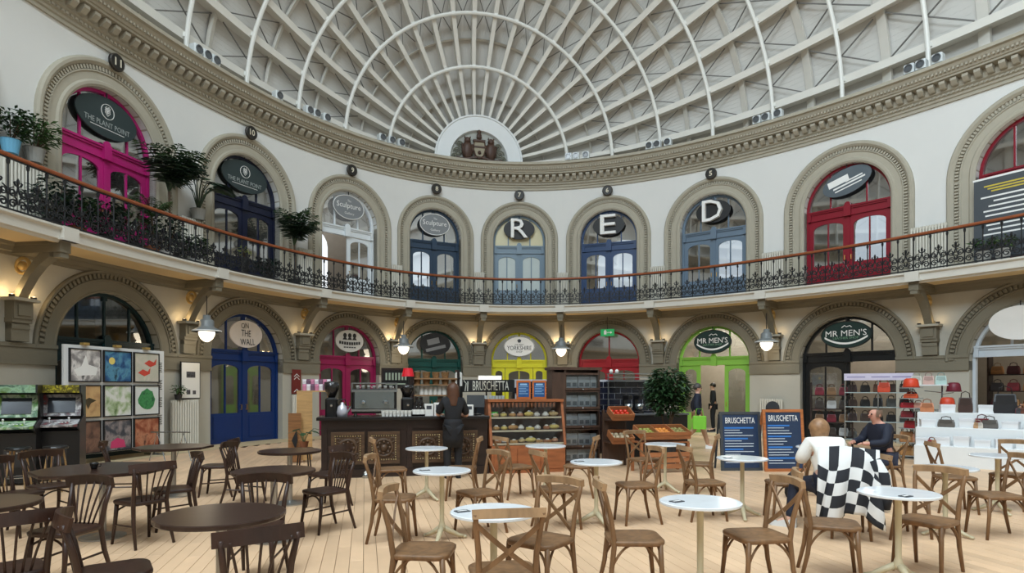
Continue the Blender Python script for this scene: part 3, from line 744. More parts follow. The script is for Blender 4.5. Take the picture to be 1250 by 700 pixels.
for k, nm in ((-3.5, 'magenta'), (-2.5, 'navy')):
    t = oval_sign('shop_sign', k, 7.88, 1.62, .92, dg, None, [('THE PLANT POINT', 0, -.16, 1.2, .12, mat('sign_soft_white', (176, 184, 182), .5))], 'dark oval plant shop sign with leaf emblem over the %s door' % nm, n=-.12)
    mb = MB(); mb.tube([(.17*math.cos(2*PI*i/20), -.026, .14+.17*math.sin(2*PI*i/20)) for i in range(20)], .008, 4, True)
    for s_ in (-1, 1):
        for j in range(3): mb.tube([(0, -.026, .04+.05*j), (s_*.07, -.026, .12+.05*j), (s_*.03, -.026, .18+.04*j), (0, -.026, .10+.05*j)], .007, 4)
    mb.box(0, -.024, -.27, .9, .006, .012); mb.build('leaf_emblem', wl, t, local=True)
oval_sign('shop_sign', -1.5, 7.90, 1.25, .84, gr_, wl, [('The', .02, .22, .14, .08, wl), ('Sculpture', 0, .03, .95, .24, wl), ('Gallery', .02, -.22, .38, .10, wl)], 'grey oval sculpture gallery sign over the white open door')
oval_sign('shop_sign', -.5, 7.84, 1.2, .82, gr_, wl, [('The', .02, .22, .14, .08, wl), ('Sculpture', 0, .03, .95, .24, wl), ('Gallery', .02, -.22, .38, .10, wl)], 'grey oval sculpture gallery sign over the slate blue door')
for k, L, nm, w_ in ((.5, 'R', 'grey blue', .66), (1.5, 'E', 'royal blue', .60), (2.5, 'D', 'steel blue', .70)):
    t = oval_sign('letter_sign', k, 7.86, 1.22, .80, bk, None, [(L, 0, .02, w_, .74, wl, .14, 0)], 'big white bulb letter %s on a black oval over the %s door' % (L, nm), group='RED letters')
    mb = MB()
    for i in range(5): mb.ball((-w_/2+.09+(.02 if L != 'E' else .0), -.165, -.26+.13*i), .022, 6, 4)
    mb.build('bulb', mat('warm_bulb', (255, 250, 235), .3), t, local=True)
t = oval_sign('shop_sign', 3.5, 7.95, 1.45, .78, mat('sign_slate', (86, 96, 104), .5), None, [], 'grey oval sign tilted over the crimson door with white panel lines', tilt=.28)
mb = MB(); M = Matrix.Rotation(-.28, 3, 'Y')
for cx_, cz_, w_, h_ in ((-.22, .10, .62, .20), (.05, -.08, .95, .05), (.22, -.0, .5, .04), (0, -.18, .8, .035)): mb.box(0, 0, 0, w_, .006, h_, M=M); mb.v[-8:] = [(x+cx_*math.cos(.28)-cz_*math.sin(.28), y-.024, z+cx_*math.sin(.28)+cz_*math.cos(.28)) for x, y, z in mb.v[-8:]]
mb.build('print_lines', wl, t, local=True)
p, a = wall_frame(4.5, -.1, .30, GF)
t = empty('text_board', p, a, label='tall dark grey board with yellow and white text lines on the gallery', cat='board')
MB().b2(-1.15, .55, -.03, .03, .25, 2.30).build('board', mat('board_grey', (72, 78, 84), .5), t, local=True)
MB().b2(-1.17, .57, -.035, .035, 2.28, 2.33).build('top_edge', wl, t, local=True)
mb = MB()
for i in range(3): mb.box(-.45+.03*i, -.032, 2.10-.07*i, .95-.1*i, .006, .035)
mb.build('yellow_print', mat('yellow_print', (206, 186, 70), .5), t, local=True)
mb = MB()
for i in range(9): mb.box(-.42+.05*((i*5) % 3-1), -.032, 1.82-.12*i, 1.05-.12*((i*7) % 4), .006, .04)
mb.build('white_print', wl, t, local=True)
for s_ in (-.9, .3): MB().b2(s_-.03, s_+.03, -.03, .25, 0, .3).build('foot', bk, t, local=True)
# ground floor signs
t = oval_sign('shop_sign', -2.5, 3.20, 1.16, .80, mat('sign_pale_pink', (222, 212, 204), .5), None, [('ON', -.06, .24, .26, .16, bk, .006, .08), ('THE', -.02, .02, .34, .19, bk, .006, -.03), ('WALL', .04, -.23, .52, .19, bk, .006, .06)], 'pale oval ON THE WALL sign over the blue door', u=-.05, n=.0)
t = oval_sign('shop_sign', -1.5, 3.24, 1.10, .76, mat('sign_pale', (200, 200, 196), .5), None, [], 'pale oval sign with three dark heads over the raspberry door', n=.0)
mb = MB()
for x in (-.19, 0, .19): mb.prism([(x+.07*math.cos(2*PI*i/12), .19+.085*math.sin(2*PI*i/12)) for i in range(12)], -.026, -.02, 'y'); mb.prism([(x-.09, .04), (x+.09, .04), (x+.05, .11), (x-.05, .11)], -.026, -.02, 'y')
for i in range(9): mb.box(-.38+.095*i, -.024, -.06-.03*math.sin(i*.39), .07, .006, .10)
for i in range(5): mb.box(-.2+.1*i, -.024, -.22, .07, .006, .04)
mb.build('picture', bk, t, local=True)
t = oval_sign('shop_sign', -.5, 3.28, 1.22, .84, bk, None, [], 'black oval sign with grey slanted panels over the green door', n=.0)
mb = MB(); M = Matrix.Rotation(-.25, 3, 'Y')
for cx_, cz_, w_, h_ in ((-.08, .10, .48, .22), (.02, -.16, .80, .12)): mb.box(0, 0, 0, w_, .006, h_, M=M); mb.v[-8:] = [(x+cx_, y-.024, z+cz_) for x, y, z in mb.v[-8:]]
mb.build('print_panel', mat('print_grey', (120, 122, 124), .5), t, local=True)
t = oval_sign('shop_sign', .5, 3.24, 1.22, .80, wl, mat('rim_grey', (150, 156, 160), .4), [('THE GREAT', 0, .07, .36, .055, bk), ('YORKSHIRE', 0, -.06, .96, .17, bk), ('SHOP', 0, -.21, .24, .06, bk)], 'white oval YORKSHIRE sign over the yellow shop front', n=.0)
mb = MB(); mb.lathe([(.07, -.006), (.05, -.006)], 10, (0, -.022, .22), 'y')
for i in range(5): t_ = PI/2+2*PI*i/5; mb.ball((.05*math.cos(t_), -.024, .22+.05*math.sin(t_)), .03, 6, 4)
mb.build('rose_emblem', mat('emblem_grey', (90, 96, 104), .5), t, local=True)
for k, w_, nm in ((2.5, 1.34, 'lime green'), (3.5, 1.48, 'black')):
    t = oval_sign('shop_sign', k, 3.24, w_, .84, gm, bk, [("MR MEN'S", 0, .05, w_*.80, .19, wl), ('LEATHER SHOP', 0, -.10, w_*.5, .07, mat('sign_lightgreen', (120, 160, 130), .5))], "dark green oval MR MEN'S sign over the %s shop front" % nm, n=.0)
    mb = MB(); N = 14
    for i in range(N):
        x0, x1 = -w_*.42+w_*.84*i/N, -w_*.42+w_*.84*(i+1)/N; zz = lambda x: -.30+.20*(x/(w_*.42))**2
        mb.add([(x0, -.026, zz(x0)), (x1, -.026, zz(x1)), (x1, -.026, zz(x1)+.06), (x0, -.026, zz(x0)+.06)], [(0, 1, 2, 3)])
    mb.build('white_band', wl, t, local=True)
    mb = MB(); mb.tube([(-.12, -.026, .22), (-.03, -.026, .28), (.02, -.026, .24), (.12, -.026, .27), (.17, -.026, .22)], .014, 4); mb.build('swoosh_emblem', wl, t, local=True)
oval_sign('shop_sign', 4.5, 3.25, 1.35, .86, wl, None, [], 'plain white oval sign in the pale grey leather shop front', u=-.35, n=.05)
# exit sign
p, a = wall_frame(1.5, .0, .16, 3.72); t = empty('exit_sign', p, a, label='small green emergency exit sign hung under the gallery', cat='sign')
MB().b2(-.26, .26, -.03, .03, -.13, .13).build('sign_box', mat('exit_green', (30, 140, 80), .4, emit=.5, emitc=(30, 150, 80)), t, local=True)
mb = MB(); mb.box(-.08, -.033, 0, .10, .006, .14); mb.box(.05, -.033, 0, .14, .006, .03); mb.prism([(.12, -.05), (.19, 0), (.12, .05)], -.036, -.03, 'y'); mb.ball((-.08, -.033, .09), .025, 6, 4); mb.build('running_man_pictogram', wl, t, local=True)
MB().tube([(0, 0, .13), (0, 0, .60)], .012, 5).build('hanger', ironm, t, local=True)

# number plaques
for k, num in NO.items():
    if num in (12, 4, 3): continue
    p, a = wall_frame(k, 0, .13, 9.14); t = empty('number_plaque', p, a, label='round black plaque with the number %d above an arch' % num, cat='plaque', group='arch number plaques')
    MB().lathe([(.20, -.0), (.20, -.05), (.17, -.07), (.001, -.07)], 20, (0, 0, 0), 'y').build('disc', mat('plaque_black', (34, 32, 30), .45), t, local=True)
    mb = MB(); put_text(mb, str(num), 0, 0, .11 if num < 10 else .18, .18, -.07, depth=.01, bold=.02); mb.build('numeral', mat('plaque_number', (214, 206, 186), .5), t, local=True)
    MB().tube([(.185*math.cos(2*PI*i/20), -.06, .185*math.sin(2*PI*i/20)) for i in range(20)], .012, 5, True).build('rim', mat('plaque_rim', (70, 62, 52), .4), t, local=True)

# radiators
def radiator(q, z, n, w_, h_, label, group):
    t = empty('radiator', WF(q, n, z), wang(q), label=label, cat='radiator', group=group)
    N = max(4, round(w_/.075)); cm = MB().cbox(-.028, .028, -.06, .06, .10, h_, .02).mesh('column', radm)
    for i in range(N): link('column', cm, t, MW[t] @ Matrix.Translation((-w_/2+w_*(i+.5)/N, 0, 0)))
    mb = MB(); mb.tube([(-w_/2, 0, .16), (w_/2, 0, .16)], .03, 6); mb.tube([(-w_/2, 0, h_-.06), (w_/2, 0, h_-.06)], .03, 6); mb.build('pipe', radm, t, local=True)
    for s_ in (-1, 1): MB().b2(s_*(w_/2-.08)-.02, s_*(w_/2-.08)+.02, -.05, .05, 0, .12).build('foot', radm, t, local=True)
ON = {-4: 'beside the magenta door with pots on it', -3: 'between the magenta and navy doors', -2: 'between the navy and white doors', -1: 'between the white and slate blue doors', 0: 'between the slate and grey blue doors', 1: 'between the R and E signs', 2: 'between the E and D signs', 3: 'between the D sign and crimson door', 4: 'between the two crimson doors'}
for k in range(-4, 5):
    w_ = {0: .42, 1: .42, 2: .55, 3: .7, 4: .9}[abs(k)]
    radiator(qk(k), GF, .20, w_, 1.42, 'white column radiator on the gallery %s' % ON[k], 'gallery radiators')
radiator(qk(-3)-.22, 0, .20, .85, 1.30, 'cream column radiator between the art panel and the blue door', 'ground floor radiators')
radiator(qk(-2)-.22, 0.35, .14, .42, 1.05, 'cream wall radiator below a red board beside the blue door', 'ground floor radiators')
radiator(qk(3)-.05, 0, .20, .75, 1.25, 'cream column radiator behind the menu boards', 'ground floor radiators')

# lamps hung from the brackets
for k, nm in ((-3, 'between the teal and blue doors'), (-1, 'between the raspberry and green doors'), (1, 'between the yellow and red fronts'), (3, 'between the lime and black fronts')):
    q = qk(k); p = WF(q, .72, 3.09)
    t = empty('pendant_lamp', p, wang(q), label='grey enamel pendant lamp with glowing glass bowl %s' % nm, cat='lamp', group='pendant lamps')
    MB().lathe([(.36, 0), (.35, .03), (.20, .10), (.18, .14), (.18, .26), (.15, .30), (.10, .32), (.09, .42), (.001, .43)], 20).build('shade', mat('lamp_enamel', (126, 132, 134), .4), t, local=True, smooth=True)
    MB().lathe([(.365, -.015), (.37, .005), (.36, .02), (.34, 0), (.365, -.015)], 20).build('rim', wl, t, local=True)
    MB().lathe([(.001, -.28), (.07, -.26), (.14, -.20), (.19, -.10), (.20, 0), (.19, .03)], 16).build('glass_bowl', mat('lamp_bowl', (255, 246, 226), .4, emit=3.2, emitc=(255, 240, 212)), t, local=True, smooth=True)
    MB().tube([(0, 0, .42), (0, 0, .93)], .014, 5).build('rod', ironm, t, local=True)
    l = bpy.data.lights.new('pendant_light', 'POINT'); l.energy = 9; l.color = (1, .86, .66); l.shadow_soft_size = .2
    o = bpy.data.objects.new('pendant_light', l); COL.objects.link(o); o.location = (p[0], p[1], 2.72)
# small warm uplights on the bracket shelves
for k, pw in ((-4, 16), (-3, 8), (-2, 4), (-1, 14), (0, 10), (1, 14), (2, 5), (3, 4), (4, 3)):
    q = qk(k)
    for s_ in (-1, 1):
        p = WF(q+s_*.23, .20, 3.36)
        t = empty('uplight', p, wang(q), label='tiny warm uplight on the bracket shelf %s' % PN[k], cat='lamp', group='bracket uplights')
        MB().lathe([(.05, 0), (.05, .05), (.035, .06), (.035, .04), (.001, .04)], 10).build('housing', ironm, t, local=True)
        MB().lathe([(.034, .045), (.001, .046)], 10).build('lens', mat('uplight_lens', (255, 214, 140), .4, emit=4, emitc=(255, 206, 130)), t, local=True)
        l = bpy.data.lights.new('uplight_light', 'POINT'); l.energy = pw*.36; l.color = (1, .72, .38); l.shadow_soft_size = .04
        o = bpy.data.objects.new('uplight_light', l); COL.objects.link(o); o.location = (p[0], p[1], 3.46)
# floodlights along the cornice top
def q_at(px, n, z):
    best = None
    for i in range(-230, 231):
        x, y, _ = WF(i*.1, n, z); v = vis(x, y)
        if v and (best is None or abs(v[0]-px) < best[0]): best = (abs(v[0]-px), i*.1)
    return best[1]
for px in (238, 251, 263, 340, 375, 386, 397, 466, 478, 490, 694, 704, 714, 793, 803, 814, 924, 937, 951, 1109, 1127, 1146):
    q = q_at(px, .45, 10.4)
    t = empty('floodlight', WF(q, .45, 10.29), wang(q), label='small white floodlight standing on top of the cornice', cat='floodlight', group='cornice floodlights')
    MB().cbox(-.13, .13, -.10, .12, 0.04, .30, .02).build('housing', mat('flood_white', (220, 226, 228), .4), t, local=True)
    mb = MB(); mb.lathe([(.10, -.10), (.11, -.13), (.08, -.13), (.07, -.11), (.001, -.11)], 14, (0, 0, .17), 'y'); mb.build('lens', mat('flood_lens', (90, 94, 98), .15), t, local=True)
    MB().b2(-.06, .06, -.05, .08, -.005, .05).build('foot', ironm, t, local=True)

# ---------------------------------------------------------------- chairs and tables
oakr = wood('chair_oak_worn', (164, 132, 98), .55, (14, 14, 3), .3, rnd=.08)
oak = wood('chair_oak', (130, 96, 64), .5, (14, 14, 3), .35, rnd=.10)
dark = wood('chair_dark', (56, 34, 24), .42, (14, 14, 3), .4, rnd=.15)
def parts_of(build):
    """list of (name, mesh) used for each copy"""
    return build
def arc3(p0, p1, p2, n=8):
    p0, p1, p2 = Vector(p0), Vector(p1), Vector(p2); return [(p0*(1-t)**2+p1*2*t*(1-t)+p2*t*t) for t in [i/n for i in range(n+1)]]
def seat_poly(w0, w1, d, r=.09):
    P = []
    for cx, cy, a0 in ((w1/2-r, d/2-r, 0), (-(w1/2-r), d/2-r, 90), (-(w0/2-r*.8), -(d/2-r), 180), (w0/2-r*.8, -(d/2-r), 270)):
        for i in range(5): a = math.radians(a0+22.5*i); P.append((cx+r*math.cos(a), cy+r*math.sin(a)))
    return P
def seat_mesh(w0, w1, d, z, m, name):
    mb = MB(); P = seat_poly(w0, w1, d); n = len(P)
    vs = [(x*.97, y*.97, z-.035) for x, y in P]+[(x, y, z-.02) for x, y in P]+[(x, y, z-.004) for x, y in P]+[(x*.95, y*.95, z+.004) for x, y in P]+[(x*.6, y*.6, z-.006) for x, y in P]
    fs = [tuple(range(n-1, -1, -1)), tuple(range(4*n, 5*n))]
    for k in range(4):
        for i in range(n): j = (i+1) % n; fs.append((k*n+i, k*n+j, (k+1)*n+j, (k+1)*n+i))
    mb.add(vs, fs); return mb.mesh(name, m, smooth=True)
def cross_chair_parts():
    P = [('seat', seat_mesh(.37, .42, .42, .46, oak, 'seat'))]
    for s_ in (-1, 1):
        P.append(('leg', MB().tube([(s_*.175, .165, .44), (s_*.18, .175, .25), (s_*.19, .20, 0)], [.021, .019, .015], 7).mesh('leg', oak, smooth=True)))
        P.append(('back_post', MB().tube([(s_*.185, -.25, 0), (s_*.175, -.20, .22), (s_*.17, -.175, .44), (s_*.175, -.20, .62), (s_*.195, -.245, .80), (s_*.20, -.27, .87)], [.015, .019, .021, .019, .017, .016], 7).mesh('back_post', oak, smooth=True)))
        P.append(('cross_slat', MB().flat(arc3((s_*.19, -.245, .80), (s_*.05, -.24, .66), (-s_*.165, -.185, .50), 8), .030, .012, (0, -1, .2)).mesh('cross_slat', oak)))
        P.append(('leg_brace', MB().tube(arc3((s_*.178, .17, .26), (s_*.17, .10, .44), (s_*.15, .0, .435), 7)+arc3((s_*.15, .0, .435), (s_*.17, -.12, .44), (s_*.175, -.195, .26), 7)[1:], .010, 5).mesh('leg_brace', oak, smooth=True)))
    P.append(('leg_brace', MB().tube(arc3((-.178, .175, .26), (-.15, .17, .44), (0, .15, .435), 7)+arc3((0, .15, .435), (.15, .17, .44), (.178, .175, .26), 7)[1:], .010, 5).mesh('leg_brace', oak, smooth=True)))
    P.append(('leg_brace', MB().tube(arc3((-.173, -.19, .26), (-.14, -.17, .44), (0, -.15, .435), 7)+arc3((0, -.15, .435), (.14, -.17, .44), (.173, -.19, .26), 7)[1:], .010, 5).mesh('leg_brace', oak, smooth=True)))
    P.append(('top_rail', MB().flat(arc3((-.215, -.255, .865), (0, -.335, .885), (.215, -.255, .865), 10), .036, .056, (0, .15, 1)).mesh('top_rail', oakr)))
    return P
def dark_chair_parts():
    P = [('seat', seat_mesh(.36, .41, .41, .455, dark, 'seat'))]
    for s_ in (-1, 1):
        P.append(('leg', MB().tube([(s_*.16, .15, .44), (s_*.17, .165, .25), (s_*.185, .20, 0)], [.022, .02, .014], 7).mesh('leg', dark, smooth=True)))
        P.append(('back_post', MB().tube([(s_*.19, -.27, 0), (s_*.175, -.20, .24), (s_*.165, -.175, .44), (s_*.175, -.21, .62), (s_*.20, -.26, .80)], [.014, .02, .022, .02, .016], 7).mesh('back_post', dark, smooth=True)))
        P.append(('side_stretcher', MB().tube([(s_*.172, .17, .20), (s_*.178, -.21, .22)], .010, 5).mesh('side_stretcher', dark)))
    for i in range(5):
        x = (i-2)*.055; P.append(('spindle', MB().tube(arc3((x*.75, -.175, .45), (x*1.0, -.215, .62), (x*1.45, -.285, .79), 5), .008, 5).mesh('spindle', dark, smooth=True)))
    P.append(('stretcher_bow', MB().tube(arc3((-.17, .165, .33), (0, .12, .47), (.17, .165, .33), 8), .010, 5).mesh('stretcher_bow', dark)))
    P.append(('top_rail', MB().flat(arc3((-.235, -.225, .80), (0, -.375, .83), (.235, -.225, .80), 10), .024, .085, (0, .2, 1)).mesh('top_rail', dark)))
    return P
CP, DP = cross_chair_parts(), dark_chair_parts()
def place_chair(kind, p, tgt, label, group, jit=0):
    d = Vector((tgt[0]-p[0], tgt[1]-p[1])); rz = math.atan2(d.y, d.x)-PI/2+jit
    t = empty('cross_back_chair' if kind == 'c' else 'bistro_chair', (p[0], p[1], 0), rz, label=label, cat='chair', group=group)
    for nm, me in (CP if kind == 'c' else DP): link(nm, me, t, MW[t])
    return t
marble = mat('marble_top', (226, 230, 234), .18, var=.10, scale=9)
castm = mat('cast_iron_cream', (196, 184, 152), .5, var=.08)
chrome = mat('brushed_steel', (170, 170, 168), .3, .85)
def white_table(x, y, label, r=.305):
    t = empty('bistro_table', (x, y, 0), random.random()*2, label=label, cat='table', group='white marble bistro tables')
    MB().lathe([(r-.012, .715), (r, .720), (r, .735), (r-.008, .74), (.001, .74)], 36).build('table_top', marble, t, local=True)
    MB().lathe([(.10, .70), (.10, .714), (.03, .70), (.026, .66), (.024, .20), (.032, .17), (.045, .13), (.03, .10)], 14).build('column', castm, t, local=True, smooth=True)
    for i in range(3):
        a = 2*PI*i/3; c, s = math.cos(a), math.sin(a)
        mb = MB(); mb.tube([(c*.02, s*.02, .13), (c*.10, s*.10, .085), (c*.18, s*.18, .04), (c*.25, s*.25, .018)], [.032, .028, .022, .018], 7); mb.ball((c*.25, s*.25, .018), .026, 8, 5, .7); mb.build('foot', castm, t, local=True, smooth=True)
    return t
darktop = wood('dark_table_top', (52, 34, 28), .28, (3, 12, 3), .25)
def dark_table(x, y, label, r=.42, n=40, name='pedestal_table'):
    t = empty(name, (x, y, 0), .2 if n < 20 else 0, label=label, cat='table', group='dark pedestal tables')
    MB().lathe([(r-.01, .705), (r, .715), (r, .735), (r-.01, .74), (.001, .74)], n).build('table_top', darktop, t, local=True)
    MB().lathe([(.12, .69), (.12, .704), (.035, .70), (.035, .04)], 14).build('column', chrome, t, local=True, smooth=False)
    MB().lathe([(.22, 0), (.22, .015), (.10, .03), (.04, .05)], 28).build('base_plate', chrome, t, local=True)
    return t
WT = {'W1': (-1.81, 4.53), 'W2': (.0, 4.52), 'W3': (-3.42, 4.52), 'W4': (-3.51, 6.79), 'W5': (-3.43, 9.27), 'W6': (-1.65, 7.14), 'W7': (-1.65, 9.25), 'W8': (.23, 9.09), 'W9': (.25, 7.09), 'W10': (1.86, 5.76), 'W11': (3.62, 6.6), 'W12': (2.22, 8.15)}
WL = {'W1': 'with chairs drawn to both sides and a dark card on it, next to the planter-side aisle', 'W2': '', }
desc = {'W1': 'round white marble table between two cross-back chairs, in the row facing the dark pedestal tables\' end',
        }
wlab = {'W1': 'round white marble table in the middle of the outer row of three', 'W2': 'round white marble table of the outer row towards the leather stall', 'W3': 'round white marble table of the outer row beside the dark tables',
        'W4': 'round white marble table second from the carved counter front, beside the dark tables', 'W5': 'round white marble table closest to the carved counter front', 'W6': 'round white marble table in the row before the wooden cake cabinet, second out', 'W7': 'round white marble table closest to the wooden cake cabinet',
        'W8': 'round white marble table closest to the fruit crates', 'W9': 'round white marble table in front of the first blue menu board', 'W10': 'round white marble table between the seated couple and the leather stall', 'W11': 'round white marble table beside the white gift boxes of the leather stall', 'W12': 'round white marble table at which the couple sits'}
for k, (x, y) in WT.items(): white_table(x, y, wlab[k])
DT = {'D1': (-5.26, 4.86), 'D2': (-5.23, 7.19), 'D3': (-5.31, 9.35), 'D4': (-7.15, 5.7)}
dlab = {'D1': 'round dark brown pedestal table with bare top, farthest from the coffee counter of its row', 'D2': 'round dark brown pedestal table between two others of its row by the counter', 'D3': 'round dark brown pedestal table closest to the coffee counter corner', 'D4': 'round dark brown pedestal table beside the arcade side chairs'}
for k, (x, y) in DT.items(): dark_table(x, y, dlab[k])
HT = {'H1': (-7.04, 7.76), 'H2': (-7.06, 10.39)}
dark_table(*HT['H1'], 'large eight-sided dark table with a small cup on it', .66, 8, 'octagonal_table'); dark_table(*HT['H2'], 'eight-sided dark table in front of the cream radiator', .54, 8, 'octagonal_table')
t = empty('cup', (-7.1, 7.70, .74), 0, label='small black cup on the eight-sided dark table', cat='cup')
MB().lathe([(.025, 0), (.04, .05), (.042, .07), (.036, .07), (.03, .02), (.001, .015)], 14).build('bowl', mat('black_ceramic', (24, 22, 22), .3), t, local=True, smooth=True)
MB().tube([(.038, 0, .055), (.065, 0, .05), (.06, 0, .03), (.034, 0, .025)], .005, 5).build('handle', mat('black_ceramic', (24, 22, 22), .3), t, local=True)
for k, dx, dy in (('W1', -.19, .01), ('W2', -.12, -.19), ('W3', -.22, .02), ('W4', -.18, 0), ('W6', -.2, .03), ('W9', -.2, 0)):
    x, y = WT[k]; t = empty('table_card', (x+dx, y+dy, .7405), .3, label='small dark card on ' + wlab[k].replace('round white marble ', 'the ').split(',')[0], cat='card', group='table cards')
    MB().cbox(-.05, .05, -.035, .035, 0, .006, .002).build('card', mat('card_grey', (70, 72, 76), .5), t, local=True)
    MB().b2(-.035, .035, -.01, .01, .006, .007).build('print', wl, t, local=True)
TT = {**WT, **DT, **HT}
sides = {}
def seat_at(px, py, T, kind, lab, jit=0):
    p = unproj(px, py, z=.455); tg = Vector(TT[T]); v = Vector((p.x, p.y))-tg; mn = .50 if T[0] == 'W' else .62
    if v.length < mn: v = v.normalized()*mn; p = Vector((tg.x+v.x, tg.y+v.y, 0))
    place_chair(kind, (p.x, p.y), TT[T], lab, 'oak cross-back chairs' if kind == 'c' else 'dark bistro chairs', jit)
CH_ = [(502, 607, 'W4', 'left'), (490, 572, 'W5', 'l'), (568, 603, 'W4', 'r'), (556, 571, 'W5', 'r'), (558, 672, 'W3', 'l'), (642, 663, 'W3', 'r'), (699, 595, 'W6', 'l'), (759, 592, 'W6', 'r'),
       (800, 656, 'W1', 'l'), (889, 655, 'W1', 'r'), (643, 568.5, 'W7', 'l'), (696, 568, 'W7', 'r'), (789, 561, 'W8', 'l'), (829, 565, 'W8', 'r'), (874, 588, 'W9', 'l'), (938, 588, 'W9', 'r'),
       (1040, 640, 'W2', 'l'), (1113, 639, 'W2', 'r'), (1176, 603, 'W10', 'r'), (1112, 603, 'W10', 'l'), (1226, 581, 'W11', 'r'), (1165, 582, 'W11', 'l')]
who = {'W1': 'middle table of the outer row', 'W2': 'outer row table towards the leather stall', 'W3': 'outer row table beside the dark tables', 'W4': 'second table from the carved counter', 'W5': 'table closest to the carved counter', 'W6': 'second table from the cake cabinet', 'W7': 'table closest to the cake cabinet', 'W8': 'table closest to the fruit crates', 'W9': 'table before the blue menu board', 'W10': 'table between couple and leather stall', 'W11': 'table beside the gift boxes'}
for px, py, T, s_ in CH_:
    seat_at(px, py, T, 'c', 'oak cross-back chair at the %s, %s' % (who[T], 'arcade side' if s_[0] == 'l' else 'leather side'), random.uniform(-.12, .12))
def back_at(px, py, z, T, kind, lab, off):
    p = unproj(px, py, z=z); tg = Vector(TT[T]); d = (tg-Vector((p.x, p.y))).normalized(); q = Vector((p.x, p.y))+d*off
    place_chair(kind, q, tg, lab, 'oak cross-back chairs' if kind == 'c' else 'dark bistro chairs')
back_at(620, 622, .88, 'W3', 'c', 'oak cross-back chair turned from the hall centre at the outer row table beside dark tables', .20)
p = unproj(80, 645, z=.455); place_chair('d', (p.x, p.y), (p.x-.45, p.y-1), 'dark bistro chair between the eight-sided table and the round table by the arcade', 'dark bistro chairs')
DCH = [(167, 609, 'H1', 'dark bistro chair at the cup table, on the side of the round tables'), (212, 596, 'H1', 'dark bistro chair at the corner of the cup table towards the blue door'),
       (257, 568, 'H2', 'dark bistro chair facing the radiator-side eight-sided table'), (316, 575, 'D3', 'dark bistro chair on the blue door side of the table by the counter corner'), (313, 641, 'D1', 'dark bistro chair between the outer and middle round dark tables'),
       (178, 690, 'D1', 'dark bistro chair beside the outer round dark table, facing its bare top'), (377, 601, 'D2', 'dark bistro chair on the counter side of the middle round dark table'), (387, 577, 'D3', 'dark bistro chair on the counter side of the table by the counter corner'),
       (20, 602, 'H1', 'dark bistro chair between the arcade machines and the cup table, farther from the print panel'), (62, 592, 'H1', 'dark bistro chair between the arcade machines and the cup table, nearer the print panel'), (170, 571, 'H2', 'dark bistro chair between the print panel and the radiator-side eight-sided table')]
for px, py, T, lab in DCH: seat_at(px, py, T, 'd', lab, random.uniform(-.15, .15))
back_at(320, 652, .82, 'D1', 'd', 'dark bistro chair with its back to the hall centre at the outer round dark table', .29)
back_at(22, 632, .82, 'D4', 'd', 'dark bistro chair turned from the hall centre at the table by the arcade chairs', .29)

# ---------------------------------------------------------------- coffee kiosk
def aty(px, py, Y):
    c, s = math.cos(YAW), math.sin(YAW); r = (px-625)/FPX; dx, dy = r*c+s, -r*s+c
    k = (Y-CAM[1])/dy; return Vector((CAM[0]+dx*k, Y, CAM[2]-(py-HY)/FPX*k))
def xz(px, py, Y): p = aty(px, py, Y); return p.x, p.z
ebony = wood('counter_ebony', (42, 28, 24), .38, (2, 10, 10), .4)
carved = wood('carved_panel_wood', (84, 62, 44), .42, (6, 20, 20), .45)
stud = mat('brass_stud', (196, 176, 132), .3, .6)
blackp = mat('black_plastic', (20, 20, 22), .35, var=.05)
steel = mat('polished_steel', (168, 174, 178), .22, .9, var=.05)
paper = mat('paper_white', (232, 230, 224), .6, var=.03)
CY = 11.70; CT = 1.09
ctr = empty('coffee_counter', (-3.5, CY+.35, 0), 0, label='long dark wood coffee counter with carved studded front panels', cat='counter')
x0, x1 = aty(390, 508, CY).x, aty(597, 508, CY).x
MB().b2(x0+.03, x1-.02, CY+.04, CY+.72, .14, CT-.06).build('body', ebony, ctr)
MB().b2(x0, x1, CY+.0, CY+.74, 0, .15).build('plinth', ebony, ctr)
MB().cbox(x0-.05, x1, CY-.08, CY+.80, CT-.06, CT, .012).build('worktop', mat('counter_top', (26, 22, 22), .25), ctr)
for px in (392, 497, 560): x = aty(px, 530, CY).x; MB().b2(x, x+.10, CY+.015, CY+.06, .15, CT-.06).build('pilaster', ebony, ctr)
MB().b2(x0+.03, x1-.02, CY+.02, CY+.05, CT-.22, CT-.06).build('frieze_board', ebony, ctr)
